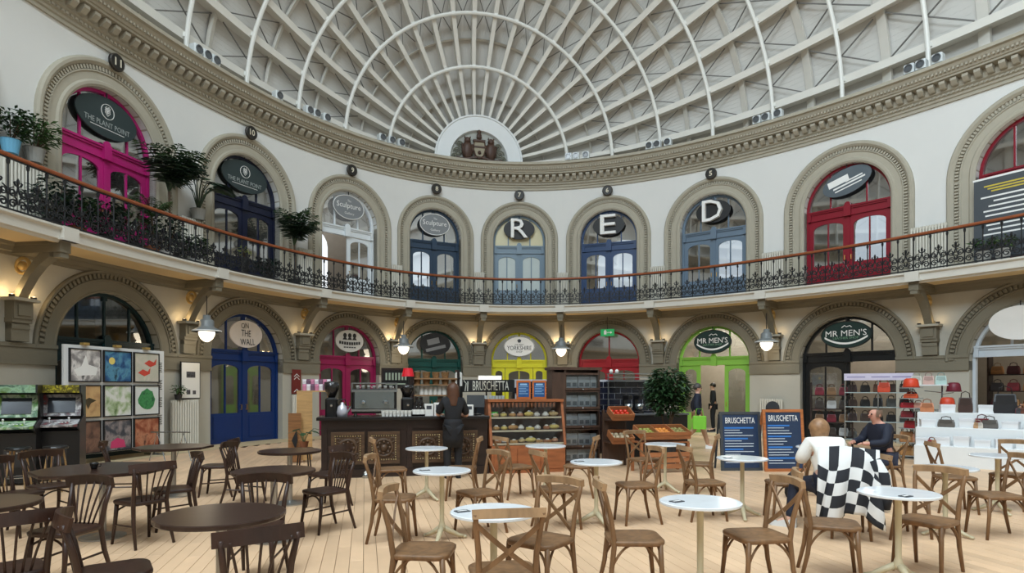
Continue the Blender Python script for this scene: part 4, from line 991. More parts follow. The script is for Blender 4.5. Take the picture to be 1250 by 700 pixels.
for a, b in ((404, 445), (449, 488), (503, 541), (546, 583)):
    xa, xb = aty(a, 530, CY).x, aty(b, 530, CY).x; za, zb = .24, .82; xc, zc2 = (xa+xb)/2, (za+zb)/2; w_ = xb-xa; h_ = zb-za
    P = empty('carved_panel', (xc, CY, zc2), 0, parent=ctr)
    mb = MB()
    for u0, u1, v0, v1 in ((-w_/2, w_/2, h_/2-.06, h_/2), (-w_/2, w_/2, -h_/2, -h_/2+.06), (-w_/2, -w_/2+.06, -h_/2+.06, h_/2-.06), (w_/2-.06, w_/2, -h_/2+.06, h_/2-.06)): mb.b2(u0, u1, -.02, .04, v0, v1)
    mb.b2(-w_/2+.06, w_/2-.06, .0, .03, -h_/2+.06, h_/2-.06)
    mb.build('frame', carved, P, local=True)
    mb = MB(); mb.tube([(.15*math.cos(2*PI*i/20), -.01, .15*math.sin(2*PI*i/20)) for i in range(20)], .025, 6, True); mb.ball((0, -.005, 0), .07)
    for i in range(8): t_ = 2*PI*i/8; mb.ball((.105*math.cos(t_), -.008, .105*math.sin(t_)), .03, 6, 4)
    for sx in (-1, 1):
        for sz in (-1, 1): mb.tube([(sx*(w_/2-.10)+sx*x*-1, -.008, sz*(h_/2-.11)+sz*z*-1) for x, y, z in spiral(.03, .03, .06, .015, 0, 1.2, 10)], .014, 5)
    mb.build('rosette', carved, P, local=True, smooth=True)
    mb = MB(); n = 11
    for i in range(n):
        f = -.5+i/(n-1)
        for u, v in ((f*(w_-.13), h_/2-.075), (f*(w_-.13), -h_/2+.075), (-w_/2+.075, f*(h_-.15)), (w_/2-.075, f*(h_-.15))): mb.ball((u, -.005, v), .013, 5, 4)
    tag(mb.build('stud_row', stud, P, local=True), kind='stuff')
p = aty(447, 582, CY-.03); t = empty('floor_spotlight', (p.x, p.y-.02, 0), 0, label='small round floor lamp at the foot of the counter', cat='lamp')
MB().lathe([(.07, 0), (.07, .06), (.05, .09), (.02, .10)], 14).build('housing', steel, t, local=True, smooth=True); MB().ball((0, -.02, .085), .04).build('bulb', paper, t, local=True)

# machines on the counter
x, z = xz(457, 486, CY+.35); t = empty('espresso_machine', (x, CY+.36, CT), 0, label='wide steel espresso machine with glossy dark front on the counter', cat='coffee machine')
W = .80
MB().cbox(-W/2, W/2, -.20, .26, .05, .50, .02).build('body', blackp, t, local=True)
MB().b2(-W/2+.05, W/2-.05, -.215, -.20, .14, .44).build('front_panel', mat('gloss_panel', (150, 160, 164), .16, .85), t, local=True)
MB().b2(-W/2-.01, W/2+.01, -.225, .26, .44, .48).build('top_trim', steel, t, local=True); MB().b2(-W/2-.01, W/2+.01, -.235, -.2, .09, .13).build('drip_tray', steel, t, local=True)
mb = MB(); mb.tube([(-W/2, -.18, .60), (W/2, -.18, .60), (W/2, .2, .60), (-W/2, .2, .60)], .012, 5, True)
for a in (-W/2, W/2):
    for b in (-.18, .2): mb.tube([(a, b, .48), (a, b, .60)], .012, 5)
mb.build('cup_rail', steel, t, local=True)
for a in (-W/2+.06, W/2-.06): MB().lathe([(.03, 0), (.03, .06)], 10, (a, 0, 0)).build('foot', steel, t, local=True)
for a in (-.2, .2): mb = MB(); mb.lathe([(.05, .10), (.05, .14), (.03, .16)], 12, (a, -.26, .13)); mb.tube([(a, -.27, .27), (a, -.38, .25)], .015, 6); mb.build('group_head', steel, t, local=True)
cupm = MB().lathe([(.022, 0), (.034, .055), (.036, .06), (.03, .058), (.02, .008), (.001, .006)], 10).mesh('bowl', paper, smooth=True)
cuph = MB().tube([(.032, 0, .045), (.052, 0, .04), (.048, 0, .02), (.026, 0, .018)], .004, 4).mesh('handle', paper)
for i in range(7):
    c = empty('espresso_cup', (x-.30+.1*i, CY+.36+.06*(i % 2), CT+.50), i, label='small white cup stacked on the espresso machine', cat='cup', group='cups on the espresso machine')
    link('bowl', cupm, c, MW[c]); link('handle', cuph, c, MW[c])
pcup = MB().lathe([(.028, 0), (.038, .10), (.041, .10), (.041, .105), (.034, .105), (.026, .01), (.001, .01)], 12).mesh('cup_body', paper)
for i in range(8):
    px = 468+i*4.6; q_ = aty(px, 507, CY+.05)
    c = empty('paper_cup', (q_.x, CY+.07, CT), 0, label='white paper cup in the row along the counter edge', cat='cup', group='paper cups on the counter'); link('cup_body', pcup, c, MW[c]); MB().lathe([(.0405, .055), (.0345, .055), (.0345, .05)], 10).build('sleeve', paper, c, local=True)
def grinder(px, lab, h=.62):
    q_ = aty(px, 505, CY+.3); t = empty('coffee_grinder', (q_.x, CY+.3, CT), 0, label=lab, cat='grinder')
    MB().cbox(-.11, .11, -.13, .13, 0, .34, .03).build('body', blackp, t, local=True)
    MB().lathe([(.06, .34), (.13, .50), (.13, h), (.001, h+.02)], 14).build('hopper', mat('hopper', (34, 32, 32), .2), t, local=True, smooth=True)
    MB().tube([(0, -.13, .22), (0, -.22, .20)], .022, 6).build('spout', steel, t, local=True)
grinder(405, 'tall black coffee grinder at the flower end of the counter'); grinder(497, 'black coffee grinder beside the espresso machine', .56)
q_ = aty(424, 505, CY+.35); t = empty('milk_jug', (q_.x-.08, CY+.48, CT), 0, label='steel milk jug between grinder and espresso machine', cat='jug')
MB().lathe([(.07, 0), (.075, .06), (.06, .14), (.055, .20), (.062, .22), (.055, .21), (.06, .08), (.001, .01)], 14).build('body', steel, t, local=True, smooth=True); MB().tube([(.06, 0, .18), (.11, 0, .17), (.11, 0, .08), (.07, 0, .06)], .008, 5).build('handle', steel, t, local=True)
q_ = aty(432, 505, CY+.25); t = empty('kettle', (q_.x-.20, CY+.12, CT), 0, label='pale kettle beside the espresso machine', cat='kettle')
MB().lathe([(.09, 0), (.10, .08), (.08, .18), (.03, .22), (.03, .25), (.001, .26)], 14).build('body', mat('pale_steel', (196, 196, 206), .3, .4), t, local=True, smooth=True); MB().tube([(-.07, 0, .2), (-.1, 0, .3), (.05, 0, .31), (.07, 0, .2)], .012, 5).build('handle', blackp, t, local=True); MB().tube([(.09, 0, .08), (.15, 0, .18)], [.02, .012], 6).build('spout', steel, t, local=True)
bot = MB().lathe([(.045, 0), (.045, .14), (.02, .19), (.02, .23), (.025, .24), (.001, .245)], 10).mesh('glass', mat('bottle_dark', (30, 24, 22), .2), smooth=True)
botl = MB().lathe([(.0465, .03), (.0465, .12)], 10).mesh('label_band', paper)
for i, (px, lv) in enumerate(((506, 0), (511, 0), (516, 0), (509, 1), (514, 1))):
    q_ = aty(px, 505, CY+.12+lv*.14); c = empty('syrup_bottle', (q_.x, CY+.12+lv*.14, CT+lv*.0), 0, label='dark syrup bottle with white label by the grinder', cat='bottle', group='syrup bottles on the counter')
    sc = Matrix.Scale(1.45 if lv else 1, 4); link('glass', bot, c, MW[c] @ sc); link('label_band', botl, c, MW[c] @ sc)
for px, w_, h_, lab in ((523, .16, .22, 'white card box with dark print on the counter'), (534, .14, .24, 'plain grey-white box beside the printed box on the counter'), (572, .16, .20, 'white payment terminal stand on the counter')):
    q_ = aty(px, 505, CY+.2); c = empty('counter_box', (q_.x, CY+.18, CT), .05, label=lab, cat='box'); MB().cbox(-w_/2, w_/2, -.06, .06, 0, h_, .006).build('carton', paper, c, local=True); MB().b2(-w_*.3, w_*.3, -.063, -.06, h_*.55, h_*.85).build('print', mat('print_dark', (70, 72, 78), .5), c, local=True)
q_ = aty(581, 505, CY+.35); c = empty('till_screen', (q_.x, CY+.38, CT), -.2, label='dark till screen at the cabinet end of the counter', cat='screen')
MB().box(0, 0, .26, .34, .03, .24, M=Matrix.Rotation(-.25, 3, 'X')).build('screen', blackp, c, local=True); MB().lathe([(.11, 0), (.11, .015), (.02, .03), (.02, .20)], 12).build('stand', blackp, c, local=True)

# back bar behind the counter
BY = 14.3
bb = empty('back_bar', (aty(520, 500, BY).x, BY+.2, 0), 0, label='dark back bar cabinet with open shelves behind the counter', cat='shelf unit')
xa, xb = aty(440, 480, BY).x, aty(572, 480, BY).x
MB().b2(xa, xb, BY, BY+.5, 0, .98).build('cabinet', ebony, bb)
for zz in (1.42, 1.66, 1.80): MB().b2(aty(504, 480, BY).x, aty(560, 480, BY).x, BY+.05, BY+.4, zz, zz+.03).build('shelf', wood('shelf_wood', (150, 112, 76), .5), bb)
for px in (504, 560): x = aty(px, 480, BY).x; MB().b2(x-.03, x+.03, BY+.05, BY+.4, .98, 2.02).build('upright', ebony, bb)
basket = wood('wicker', (148, 108, 66), .7, (20, 20, 40), .5)
bme = MB().lathe([(.07, 0), (.09, .13), (.085, .13), (.065, .02), (.001, .02)], 12).mesh('body', basket); bmh = MB().lathe([(.088, .125), (.097, .13), (.088, .14)], 12).mesh('rim', basket)
for zz, row in ((1.69, 'middle'), (1.83, 'top')):
    for i in range(5 if row == 'middle' else 4):
        px = 509+i*11.5; q_ = aty(px, 460, BY+.2); c = empty('wicker_basket', (q_.x, BY+.2, zz), 0, label='small wicker basket on the %s shelf of the back bar' % row, cat='basket', group='baskets on the %s back bar shelf' % row); link('body', bme, c, MW[c]); link('rim', bmh, c, MW[c])
for i in range(7):
    q_ = aty(515+i*5.5, 478, BY+.15); c = empty('paper_cup_stack', (q_.x, BY+.2, 1.45), 0, label='stack of white paper cups on the low back bar shelf', cat='cup', group='cup stacks on the back bar')
    MB().lathe([(.045, 0), (.05, .05), (.047, .05), (.05, .10), (.047, .10), (.05, .15), (.047, .15), (.052, .19), (.001, .185)], 10).build('cups', paper, c, local=True)
q_ = aty(484, 461, BY); c = empty('chalkboard', (q_.x, BY+.03, q_.z-.22), 0, label='small dark framed chalk board with white price lines behind the counter', cat='board')
MB().b2(-.30, .30, -.01, .02, 0, .40).build('slate', blackp, c, local=True); mb = MB(); mb.b2(-.33, .33, -.02, .02, .38, .43); mb.b2(-.33, .33, -.02, .02, -.03, .02); mb.b2(-.33, -.29, -.02, .02, .02, .38); mb.b2(.29, .33, -.02, .02, .02, .38); mb.build('frame', ebony, c, local=True)
mb = MB(); [mb.b2(-.24+.07*i, -.20+.07*i, -.013, -.01, .16, .32) for i in range(7)]; mb.b2(-.24, .2, -.013, -.01, .06, .09); mb.build('chalk_print', mat('chalk', (150, 160, 140), .6), c, local=True)
for px in (476, 492): MB().b2(aty(px, 480, BY).x-q_.x-.02, aty(px, 480, BY).x-q_.x+.02, .0, .04, .98-(q_.z-.22), 0).build('post', ebony, c, local=True)
q_ = aty(498, 454, 13.2); c = empty('red_lampshade', (q_.x, 13.2, q_.z-.10), 0, label='bright red lampshade on a black stand above the grinder', cat='lamp')
MB().lathe([(.13, 0), (.09, .17), (.085, .17), (.125, 0)], 14).build('shade', mat('signal_red', (226, 18, 40), .5), c, local=True); MB().tube([(0, 0, .1), (0, 0, -(q_.z-.10))], .015, 6).build('pole', blackp, c, local=True); MB().lathe([(.14, -(q_.z-.10)), (.13, -(q_.z-.10)+.03)], 12).build('base', blackp, c, local=True)
q_ = aty(560, 463, BY+.1); c = empty('soap_dispenser', (q_.x, BY+.12, q_.z-.16), 0, label='white rounded dispenser with dark button beside the back bar', cat='dispenser'); MB().cbox(-.08, .08, -.05, .05, 0, .32, .03).build('body', paper, c, local=True); MB().ball((0, -.05, .18), .035).build('button', blackp, c, local=True)
# sign band with shop name
SY = 14.6
xa, za = xz(562, 479, SY); xb, zb = xz(628, 466, SY); c = empty('kiosk_sign', ((xa+xb)/2, SY, 0), 0, label='black kiosk fascia board lettered BRUSCHETTA', cat='sign')
MB().b2(xa, xb, SY, SY+.06, za, zb+.04).build('board', mat('fascia_black', (26, 27, 28), .5), c)
mb = MB(); put_text(mb, 'BRUSCHETTA', (aty(577, 0, SY).x+aty(621, 0, SY).x)/2, za+.15, aty(621, 0, SY).x-aty(577, 0, SY).x, .22, SY, .01, bold=0); mb.build('lettering', mat('chalk_letters', (206, 204, 192), .6), c)
mb = MB(); xl = aty(569, 0, SY).x
mb.tube([(xl-.03, SY-.01, za+.02), (xl, SY-.01, za+.2), (xl-.06, SY-.01, za+.27)], .014, 5); mb.tube([(xl+.03, SY-.01, za+.02), (xl+.04, SY-.01, za+.25)], .014, 5); mb.build('leaf_emblem', mat('chalk_letters', (206, 204, 192), .6), c)
for px in (563, 627): x = aty(px, 470, SY).x; MB().b2(x-.03, x+.03, SY+.0, SY+.06, 0, za).build('post', blackp, c)
q_ = aty(598, 462, SY-.3); c = empty('strip_light', (q_.x, SY-.3, q_.z), 0, label='short glowing strip light above the kiosk sign', cat='lamp'); MB().b2(-.26, .26, -.04, .04, -.03, .03).build('tube', mat('strip_glow', (255, 246, 230), .5, emit=3), c, local=True); MB().b2(-.27, .27, -.03, .05, .03, .06).build('housing', paper, c, local=True); MB().b2(-.02, .02, .0, .42, .03, .05).build('arm', blackp, c, local=True); MB().tube([(0, .42, .05), (0, .42, -q_.z)], .02, 6).build('pole', blackp, c, local=True)
# second machine bench under the sign
q_ = aty(592, 500, 13.6); c = empty('back_bench', (q_.x, 13.8, 0), 0, label='dark bench with ovens under the kiosk sign', cat='bench'); MB().b2(-.7, .7, -.25, .25, 0, .95).build('cabinet', ebony, c, local=True); MB().cbox(-.72, .72, -.28, .27, .95, .99, .01).build('worktop', blackp, c, local=True)
for px, lab in ((586, 'black microwave oven with steel trim under the kiosk sign'), (607, 'black toaster oven with steel trim beside the menu frames')):
    q2 = aty(px, 495, 13.7); c = empty('oven', (q2.x, 13.75, .99), 0, label=lab, cat='oven'); MB().cbox(-.18, .18, -.18, .18, 0, .34, .015).build('case', blackp, c, local=True); MB().b2(-.15, .08, -.19, -.18, .05, .29).build('door', mat('oven_glass', (40, 44, 48), .1), c, local=True); MB().b2(-.18, .18, -.195, -.18, .30, .33).build('trim', steel, c, local=True)
    for i in range(5): cc = empty('glass_tumbler', (q2.x-.14+.07*i, 13.75, 1.33), 0, label='small glass tumbler on top of a black oven', cat='glass', group='tumblers on the ovens'); MB().lathe([(.03, 0), (.036, .10), (.033, .10), (.028, .01), (.001, .01)], 10).build('body', mat('tumbler', (190, 196, 196), .15), cc, local=True); MB().lathe([(.036, .098), (.038, .104), (.034, .104)], 10).build('rim', paper, cc, local=True)

# wooden cake cabinet
KY = 11.62
xa, xb = aty(600, 540, KY).x, aty(690, 540, KY).x; w_ = xb-xa; xc = (xa+xb)/2
pine = wood('cabinet_pine', (156, 92, 54), .42, (3, 12, 12), .3)
c = empty('cake_cabinet', (xc, KY+.3, 0), 0, label='orange wood cake cabinet with glass front and pale-edged shelves', cat='cabinet')
H = 1.34
MB().b2(-w_/2, w_/2, -.30, .30, 0, .52).build('base', pine, c, local=True)
for i in range(3): MB().b2(-w_/2+.04+i*(w_-.08)/3+.01, -w_/2+.04+(i+1)*(w_-.08)/3-.01, -.315, -.30, .08, .46).build('drawer_front', pine, c, local=True)
MB().b2(-w_/2+.03, w_/2-.03, .27, .30, .52, H).build('back_panel', mat('cabinet_back', (120, 84, 60), .6), c, local=True)
for s_ in (-1, 1): MB().prism([(-.30, .52), (.30, .52), (.30, H), (-.08, H)], s_*(w_/2)-.025, s_*(w_/2)+.025, 'x').build('side_panel', pine, c, local=True)
MB().b2(-w_/2-.03, w_/2+.03, -.12, .31, H, H+.05).build('top', pine, c, local=True)
shz = [.56, .80, 1.05]
for zz in shz:
    y0 = -.28+.22*(zz-.52)/(H-.52); MB().b2(-w_/2+.03, w_/2-.03, y0, .27, zz-.03, zz).build('shelf', wood('shelf_dark', (104, 66, 42), .5), c, local=True); MB().b2(-w_/2+.03, w_/2-.03, y0-.012, y0, zz-.028, zz+.006).build('shelf_edge', mat('lit_edge_colour', (226, 208, 176), .4), c, local=True)  # pale edge colour stands in for light on the shelf fronts
mb = MB(); mb.add([(-w_/2+.03, -.30, .53), (w_/2-.03, -.30, .53), (w_/2-.03, -.09, H), (-w_/2+.03, -.09, H)], [(0, 1, 2, 3)]); mb.build('glass_front', glass('case_glass', (240, 244, 246), .03), c, local=True)
mb = MB(); [mb.b2(-w_/2+.06+i*.075, -w_/2+.10+i*.075, -.10, -.07, H-.10, H-.02) for i in range(int((w_-.1)/.075))]; mb.build('fretwork', pine, c, local=True)
crust = [mat('pastry_%d' % i, rgb, .6, var=.25, scale=30) for i, rgb in enumerate([(206, 150, 84), (226, 190, 130), (176, 110, 60), (236, 206, 110), (222, 160, 120), (240, 230, 214)])]
roll = MB().lathe([(.001, -.11), (.03, -.09), (.05, -.04), (.055, 0), (.05, .04), (.03, .09), (.001, .11)], 8, (0, 0, .05), 'x'); bun = MB().lathe([(.05, 0), (.07, .02), (.065, .055), (.03, .075), (.001, .08)], 10); slab = MB().cbox(-.08, .08, -.05, .05, 0, .05, .012)
pst = {}
for i, b_ in enumerate((roll, bun, slab)):
    for j, m in enumerate(crust): pst[(i, j)] = b_.mesh('crumb', m, smooth=i < 2)
topme = MB().lathe([(.04, 0), (.03, .02), (.001, .026)], 8).mesh('topping', crust[5])
names = ['bread_roll', 'bun', 'cake_slice']; rowl = ['lowest', 'middle', 'top']
for r_, zz in enumerate(shz):
    for i in range(8):
        px_ = -w_/2+.14+i*(w_-.28)/7; y0 = -.28+.22*(zz-.52)/(H-.52); ki = random.randrange(3); kj = random.randrange(6)
        o = empty(names[ki], (xc+px_, KY+.3+y0+.14+.05*(i % 2), zz), random.uniform(-.4, .4), label='%s on the %s shelf of the cake cabinet' % (['golden bread roll', 'round topped bun', 'iced cake slice'][ki], rowl[r_]), cat=['bread', 'bun', 'cake'][ki], group='%s on the %s cabinet shelf' % (['rolls', 'buns', 'cake slices'][ki], rowl[r_]))
        link('crumb', pst[(ki, kj)], o, MW[o]); link('topping', topme, o, MW[o] @ Matrix.Translation((0, 0, [.095, .072, .048][ki])))
q_ = aty(606, 503, KY); o = empty('price_card', (q_.x, KY+.28, shz[2]+.01), 0, label='bright green card in the cake cabinet', cat='card'); MB().cbox(-.09, .09, -.01, .01, 0, .09, .004).build('card', mat('card_green', (90, 200, 60), .5), o, local=True); MB().b2(-.06, .06, -.013, -.01, .03, .06).build('print', paper, o, local=True)
for px in (642.5, 662): 
    q_ = aty(px, 492, KY+.1); o = empty('framed_menu', (q_.x, KY+.32, H+.05), 0, label='small orange framed blue menu on the cake cabinet, %s one' % ('counter-side' if px < 650 else 'cupboard-side'), cat='menu', group='menu frames on the cabinet')
    mb = MB(); mb.b2(-.14, .14, -.015, .015, 0, .04); mb.b2(-.14, .14, -.015, .015, .32, .36); mb.b2(-.14, -.11, -.015, .015, .04, .32); mb.b2(.11, .14, -.015, .015, .04, .32); mb.build('frame', wood('frame_orange', (196, 108, 52), .45), o, local=True)
    MB().b2(-.11, .11, -.008, .008, .04, .32).build('menu_sheet', mat('menu_blue', (30, 84, 140), .5, var=.1), o, local=True)
    mb = MB(); mb.b2(-.07, .07, -.011, -.008, .27, .30); [mb.b2(-.09, .09-.04*(i % 2), -.011, -.008, .24-.035*i, .25-.035*i) for i in range(5)]; mb.build('print', mat('menu_print', (150, 190, 226), .5), o, local=True)

# tall glazed cupboard with coffee bags
QY = 12.7; xa, xb = aty(674, 540, QY).x, aty(732, 540, QY).x; xm = aty(690, 540, QY).x; H2 = aty(700, 452, QY).z
walnut = wood('walnut', (78, 56, 44), .45, (10, 10, 2), .35)
c = empty('glazed_cupboard', ((xa+xb)/2, QY+.2, 0), 0, label='tall dark wood cupboard with glass doors full of coffee bags', cat='cupboard')
MB().b2(xa, xb, QY+.36, QY+.40, 0, H2).build('back_panel', walnut, c)
for x in (xa+.02, xm, xb-.02): MB().b2(x-.025, x+.025, QY, QY+.38, 0, H2).build('upright', walnut, c)
MB().b2(xa, xm, QY-.005, QY+.03, .05, H2-.05).build('side_door', walnut, c)
MB().b2(xa-.04, xb+.04, QY-.04, QY+.42, H2, H2+.06).build('cornice', walnut, c)
zsh = [.08, .55, .95, 1.36, 1.76]
zsh = [aty(700, yy, QY).z for yy in (562, 547, 520, 497, 474)]
zsh = [.30, .72, 1.10, 1.47, 1.80]
zsh = [aty(700, 566, QY).z+.05, aty(700, 545, QY).z-.0, aty(700, 521, QY).z, aty(700, 498, QY).z, aty(700, 475, QY).z]
zsh[0] = .06
for zz in zsh: MB().b2(xm+.02, xb-.03, QY+.02, QY+.37, zz-.03, zz).build('shelf', walnut, c)
tops = zsh[1:]+[H2-.03]
for zz, zt in zip(zsh, tops):
    d_ = MB(); d_.b2(xm, xb, QY-.02, QY+.01, zz-.05, zz+.02); d_.b2(xm, xb, QY-.02, QY+.01, zt-.07, zt-.03); D = d_.build('door', walnut, c)
    MB().add([(xm+.02, QY-.005, zz+.02), (xb-.02, QY-.005, zz+.02), (xb-.02, QY-.005, zt-.07), (xm+.02, QY-.005, zt-.07)], [(0, 1, 2, 3)]).build('pane', glass('case_glass'), D)
    MB().ball(((xm+xb)/2, QY-.035, zz-.01), .018).build('knob', steel, D)
bagm = mat('bag_silver', (198, 206, 212), .35, .1, var=.12, scale=20)
bag = MB(); bag.add([(-.065, -.04, 0), (.065, -.04, 0), (.065, .04, 0), (-.065, .04, 0), (-.07, -.045, .16), (.07, -.045, .16), (.07, .045, .16), (-.07, .045, .16), (-.065, -.008, .26), (.065, -.008, .26), (.065, .008, .26), (-.065, .008, .26)], [(3, 2, 1, 0), (0, 1, 5, 4), (1, 2, 6, 5), (2, 3, 7, 6), (3, 0, 4, 7), (4, 5, 9, 8), (5, 6, 10, 9), (6, 7, 11, 10), (7, 4, 8, 11), (8, 9, 10, 11)])
bag_me = bag.mesh('pouch', bagm); lab_me = MB().b2(-.045, .045, -.047, -.045, .05, .13).mesh('label_patch', mat('bag_label', (120, 130, 138), .5))
for r_, zz in enumerate(zsh):
    for i in range(5):
        x = xm+.10+i*(xb-xm-.2)/4; o = empty('coffee_bag', (x, QY+.12+.03*(i % 2), zz), random.uniform(-.15, .15), label='silver coffee bag on the %s shelf of the glazed cupboard' % ['bottom', 'second lowest', 'middle', 'second highest', 'top'][r_], cat='bag', group='coffee bags on cupboard shelf %d' % (r_+1)); link('pouch', bag_me, o, MW[o]); link('label_patch', lab_me, o, MW[o])

# tiled bar behind the plant
TY = 14.6; xa, za = xz(628, 500, TY); xb, zb = xz(800, 465, TY)
c = empty('tiled_bar', ((xa+xb)/2, TY, 0), 0, label='dark blue-black tiled bar wall with pale joints behind the kiosk', cat='bar')
MB().b2(xa, xb, TY+.03, TY+.12, 0, zb+.02).build('wall_core', mat('grout_pale', (190, 190, 196), .7), c)
tw, th = .30, .145; tm = MB().cbox(-tw/2+.008, tw/2-.008, -.01, .03, -th/2+.008, th/2-.008, .004).mesh('tile', mat('tile_black', (26, 28, 40), .15, rnd=.3))
zz = .1; r_ = 0
while zz < zb:
    x = xa+(.15 if r_ % 2 else 0)+.02
    while x < xb-.1:
        if zz > .95: link('tile', tm, c, Matrix.Translation((x+.13, TY+.02, zz)))
        x += tw
    zz += th; r_ += 1
MB().b2(xa, xb, TY-.02, TY+.03, 0, .95).build('lower_panel', ebony, c)
xs, zs_ = xz(742, 466, TY-.1); xe, ze = xz(812, 456, TY-.1); c = empty('steel_shelf', ((xs+xe)/2, TY-.05, 0), 0, label='slim steel bar shelf with rails above the tiled bar', cat='shelf')
for zz in (zs_, zs_+.09, zs_+.18): MB().b2(xs, xe, TY-.18, TY+.02, zz, zz+.02).build('rail', steel, c)
for x in (xs+.03, xe-.03): MB().tube([(x, TY-.05, 0), (x, TY-.05, zs_+.2)], .018, 6).build('post', steel, c)
for px in (746, 753): q_ = aty(px, 463, TY-.1); o = empty('bar_globe', (q_.x, TY-.1, zs_+.20), 0, label='small white globe ornament on the steel bar shelf', cat='ornament', group='globes on the bar shelf'); MB().ball((0, 0, .05), .05).build('globe', paper, o, local=True, smooth=True); MB().lathe([(.02, -.0), (.03, .01)], 8).build('base', steel, o, local=True)
# dark bench in front of the tiles with small appliances
q_ = aty(790, 520, 13.6); c = empty('bar_bench', (q_.x, 13.7, 0), 0, label='long black bench before the tiled bar', cat='bench'); MB().b2(-.95, .95, -.25, .25, 0, .98).build('cabinet', blackp, c, local=True); MB().cbox(-.98, .98, -.28, .27, .98, 1.02, .01).build('worktop', mat('bench_top', (90, 92, 94), .3), c, local=True)
for px, lab in ((765, 'black mixer with steel bowl on the black bench'), (778, 'small black blender with steel jug on the black bench')):
    q2 = aty(px, 500, 13.6); o = empty('mixer', (q2.x, 13.6, 1.02), .3, label=lab, cat='mixer'); MB().cbox(-.09, .09, -.14, .10, 0, .06, .02).build('base', blackp, o, local=True); MB().cbox(-.05, .05, .02, .10, .06, .34, .015).build('column', blackp, o, local=True); MB().cbox(-.06, .06, -.16, .10, .32, .44, .03).build('head', blackp, o, local=True); MB().lathe([(.05, .07), (.09, .12), (.10, .22), (.09, .22), (.001, .09)], 12, (0, -.07, 0)).build('bowl', steel, o, local=True, smooth=True)

# crate tower and fruit stand
cratew = wood('crate_wood', (164, 104, 64), .6, (3, 14, 14), .3)
def crate(name, p, w_, d_, h_, tilt, label, parent=None, rz=0, dividers=0):
    o = empty(name, p, rz, label=label, cat='crate'); R = Matrix.Rotation(tilt, 4, 'X')
    def bl(nm, a): mb = MB().b2(*a); mb.v = [tuple(R @ Vector(v)) for v in mb.v]; mb.build(nm, cratew, o, local=True)
    bl('bottom', (-w_/2, w_/2, -d_/2, d_/2, 0, .015))
    for s_ in (-1, 1): bl('end_board', (s_*w_/2-.01, s_*w_/2+.01, -d_/2, d_/2, 0, h_)); bl('slat', (-w_/2, w_/2, s_*d_/2-.008, s_*d_/2+.008, 0, h_*.45)); bl('slat', (-w_/2, w_/2, s_*d_/2-.008, s_*d_/2+.008, h_*.52, h_))
    for i in range(dividers): x = -w_/2+w_*(i+1)/(dividers+1); bl('divider', (x-.008, x+.008, -d_/2, d_/2, 0, h_))
    return o, R
fruitm = {'tomato': mat('tomato', (206, 50, 26), .3, var=.15), 'mushroom': mat('mushroom', (206, 190, 160), .6, var=.15), 'pear': mat('pear', (150, 150, 70), .5, var=.2), 'orange': mat('orange', (222, 140, 60), .5, var=.12), 'potato': mat('potato', (146, 136, 80), .6, var=.25)}
stemm = mat('stem_green', (70, 100, 40), .6)
fb = {k: MB().lathe([(.001, 0), (.03, .006), (.045, .035), (.04, .062), (.02, .075), (.001, .07)], 9).mesh('flesh', m, smooth=True) for k, m in fruitm.items()}
fs_ = MB().tube([(0, 0, .068), (.004, 0, .085)], .004, 4).mesh('stem', stemm)
def fill(o, R, kind, xa, xb, ya, yb, z, nx, ny, where):
    for i in range(nx):
        for j in range(ny):
            x = xa+(xb-xa)*(i+.5)/nx+random.uniform(-.008, .008); y = ya+(yb-ya)*(j+.5)/ny+random.uniform(-.008, .008)
            M = MW[o] @ R @ Matrix.Translation((x, y, z))
            t = empty(kind, M.translation, random.random()*6, label='%s in the %s' % ({'tomato': 'red tomato', 'mushroom': 'pale mushroom', 'pear': 'green pear', 'orange': 'orange citrus fruit', 'potato': 'olive brown potato'}[kind], where), cat='vegetable' if kind in ('potato', 'mushroom', 'tomato') else 'fruit', group=kind+' pile in the '+where)
            link('flesh', fb[kind], t, MW[t]); link('stem', fs_, t, MW[t])
PY = 12.0
q_ = aty(757, 505, PY); 
tw_ = empty('crate_stand', (q_.x, PY+.12, 0), 0, label='dark upright stand holding the tilted crates beside the cupboard', cat='stand')
for x in (-.24, .24): MB().b2(x-.02, x+.02, .16, .22, 0, 1.16).build('post', walnut, tw_, local=True)
for zz in (.55, 1.0): MB().b2(-.24, .24, -.16, .2, zz-.06, zz-.03).build('shelf', walnut, tw_, local=True)
MB().b2(-.24, .24, .17, .20, .1, 1.1).build('back_board', walnut, tw_, local=True)
for px, zz, kind, lab in ((755, 1.03, 'tomato', 'upper tilted crate of the stand beside the cupboard'), (755, .56, 'mushroom', 'lower tilted crate of the stand beside the cupboard')):
    o, R = crate('wooden_crate', (q_.x, PY, zz), .44, .34, .14, .45, lab.replace('of the stand', 'with %ses on the stand' % kind if kind == 'tomato' else 'with mushrooms on the stand')); fill(o, R, kind, -.20, .20, -.15, .15, .016, 4, 3, lab.replace(' of the stand beside the cupboard', ' by the cupboard'))
FY = 11.2; q_ = aty(806, 540, FY); o, R = crate('fruit_tray', (q_.x+.02, FY, .70), 1.0, .42, .14, .30, 'long three-part fruit tray on the slatted stand', dividers=2)
for i, kd in enumerate(('pear', 'orange', 'potato')): fill(o, R, kd, -.49+.33*i, -.17+.33*i, -.19, .19, .016, 4, 4, 'three-part fruit tray')
st = empty('fruit_stand', (q_.x+.02, FY+.05, 0), 0, label='low slatted wooden stand under the fruit tray', cat='stand')
for x in (-.48, .48):
    for y in (-.2, .2): MB().b2(x-.025, x+.025, y-.025, y+.025, 0, .56).build('leg', cratew, st, local=True)
for zz in (.08, .19, .30): MB().b2(-.5, .5, -.24, -.225, zz, zz+.09).build('slat', cratew, st, local=True)
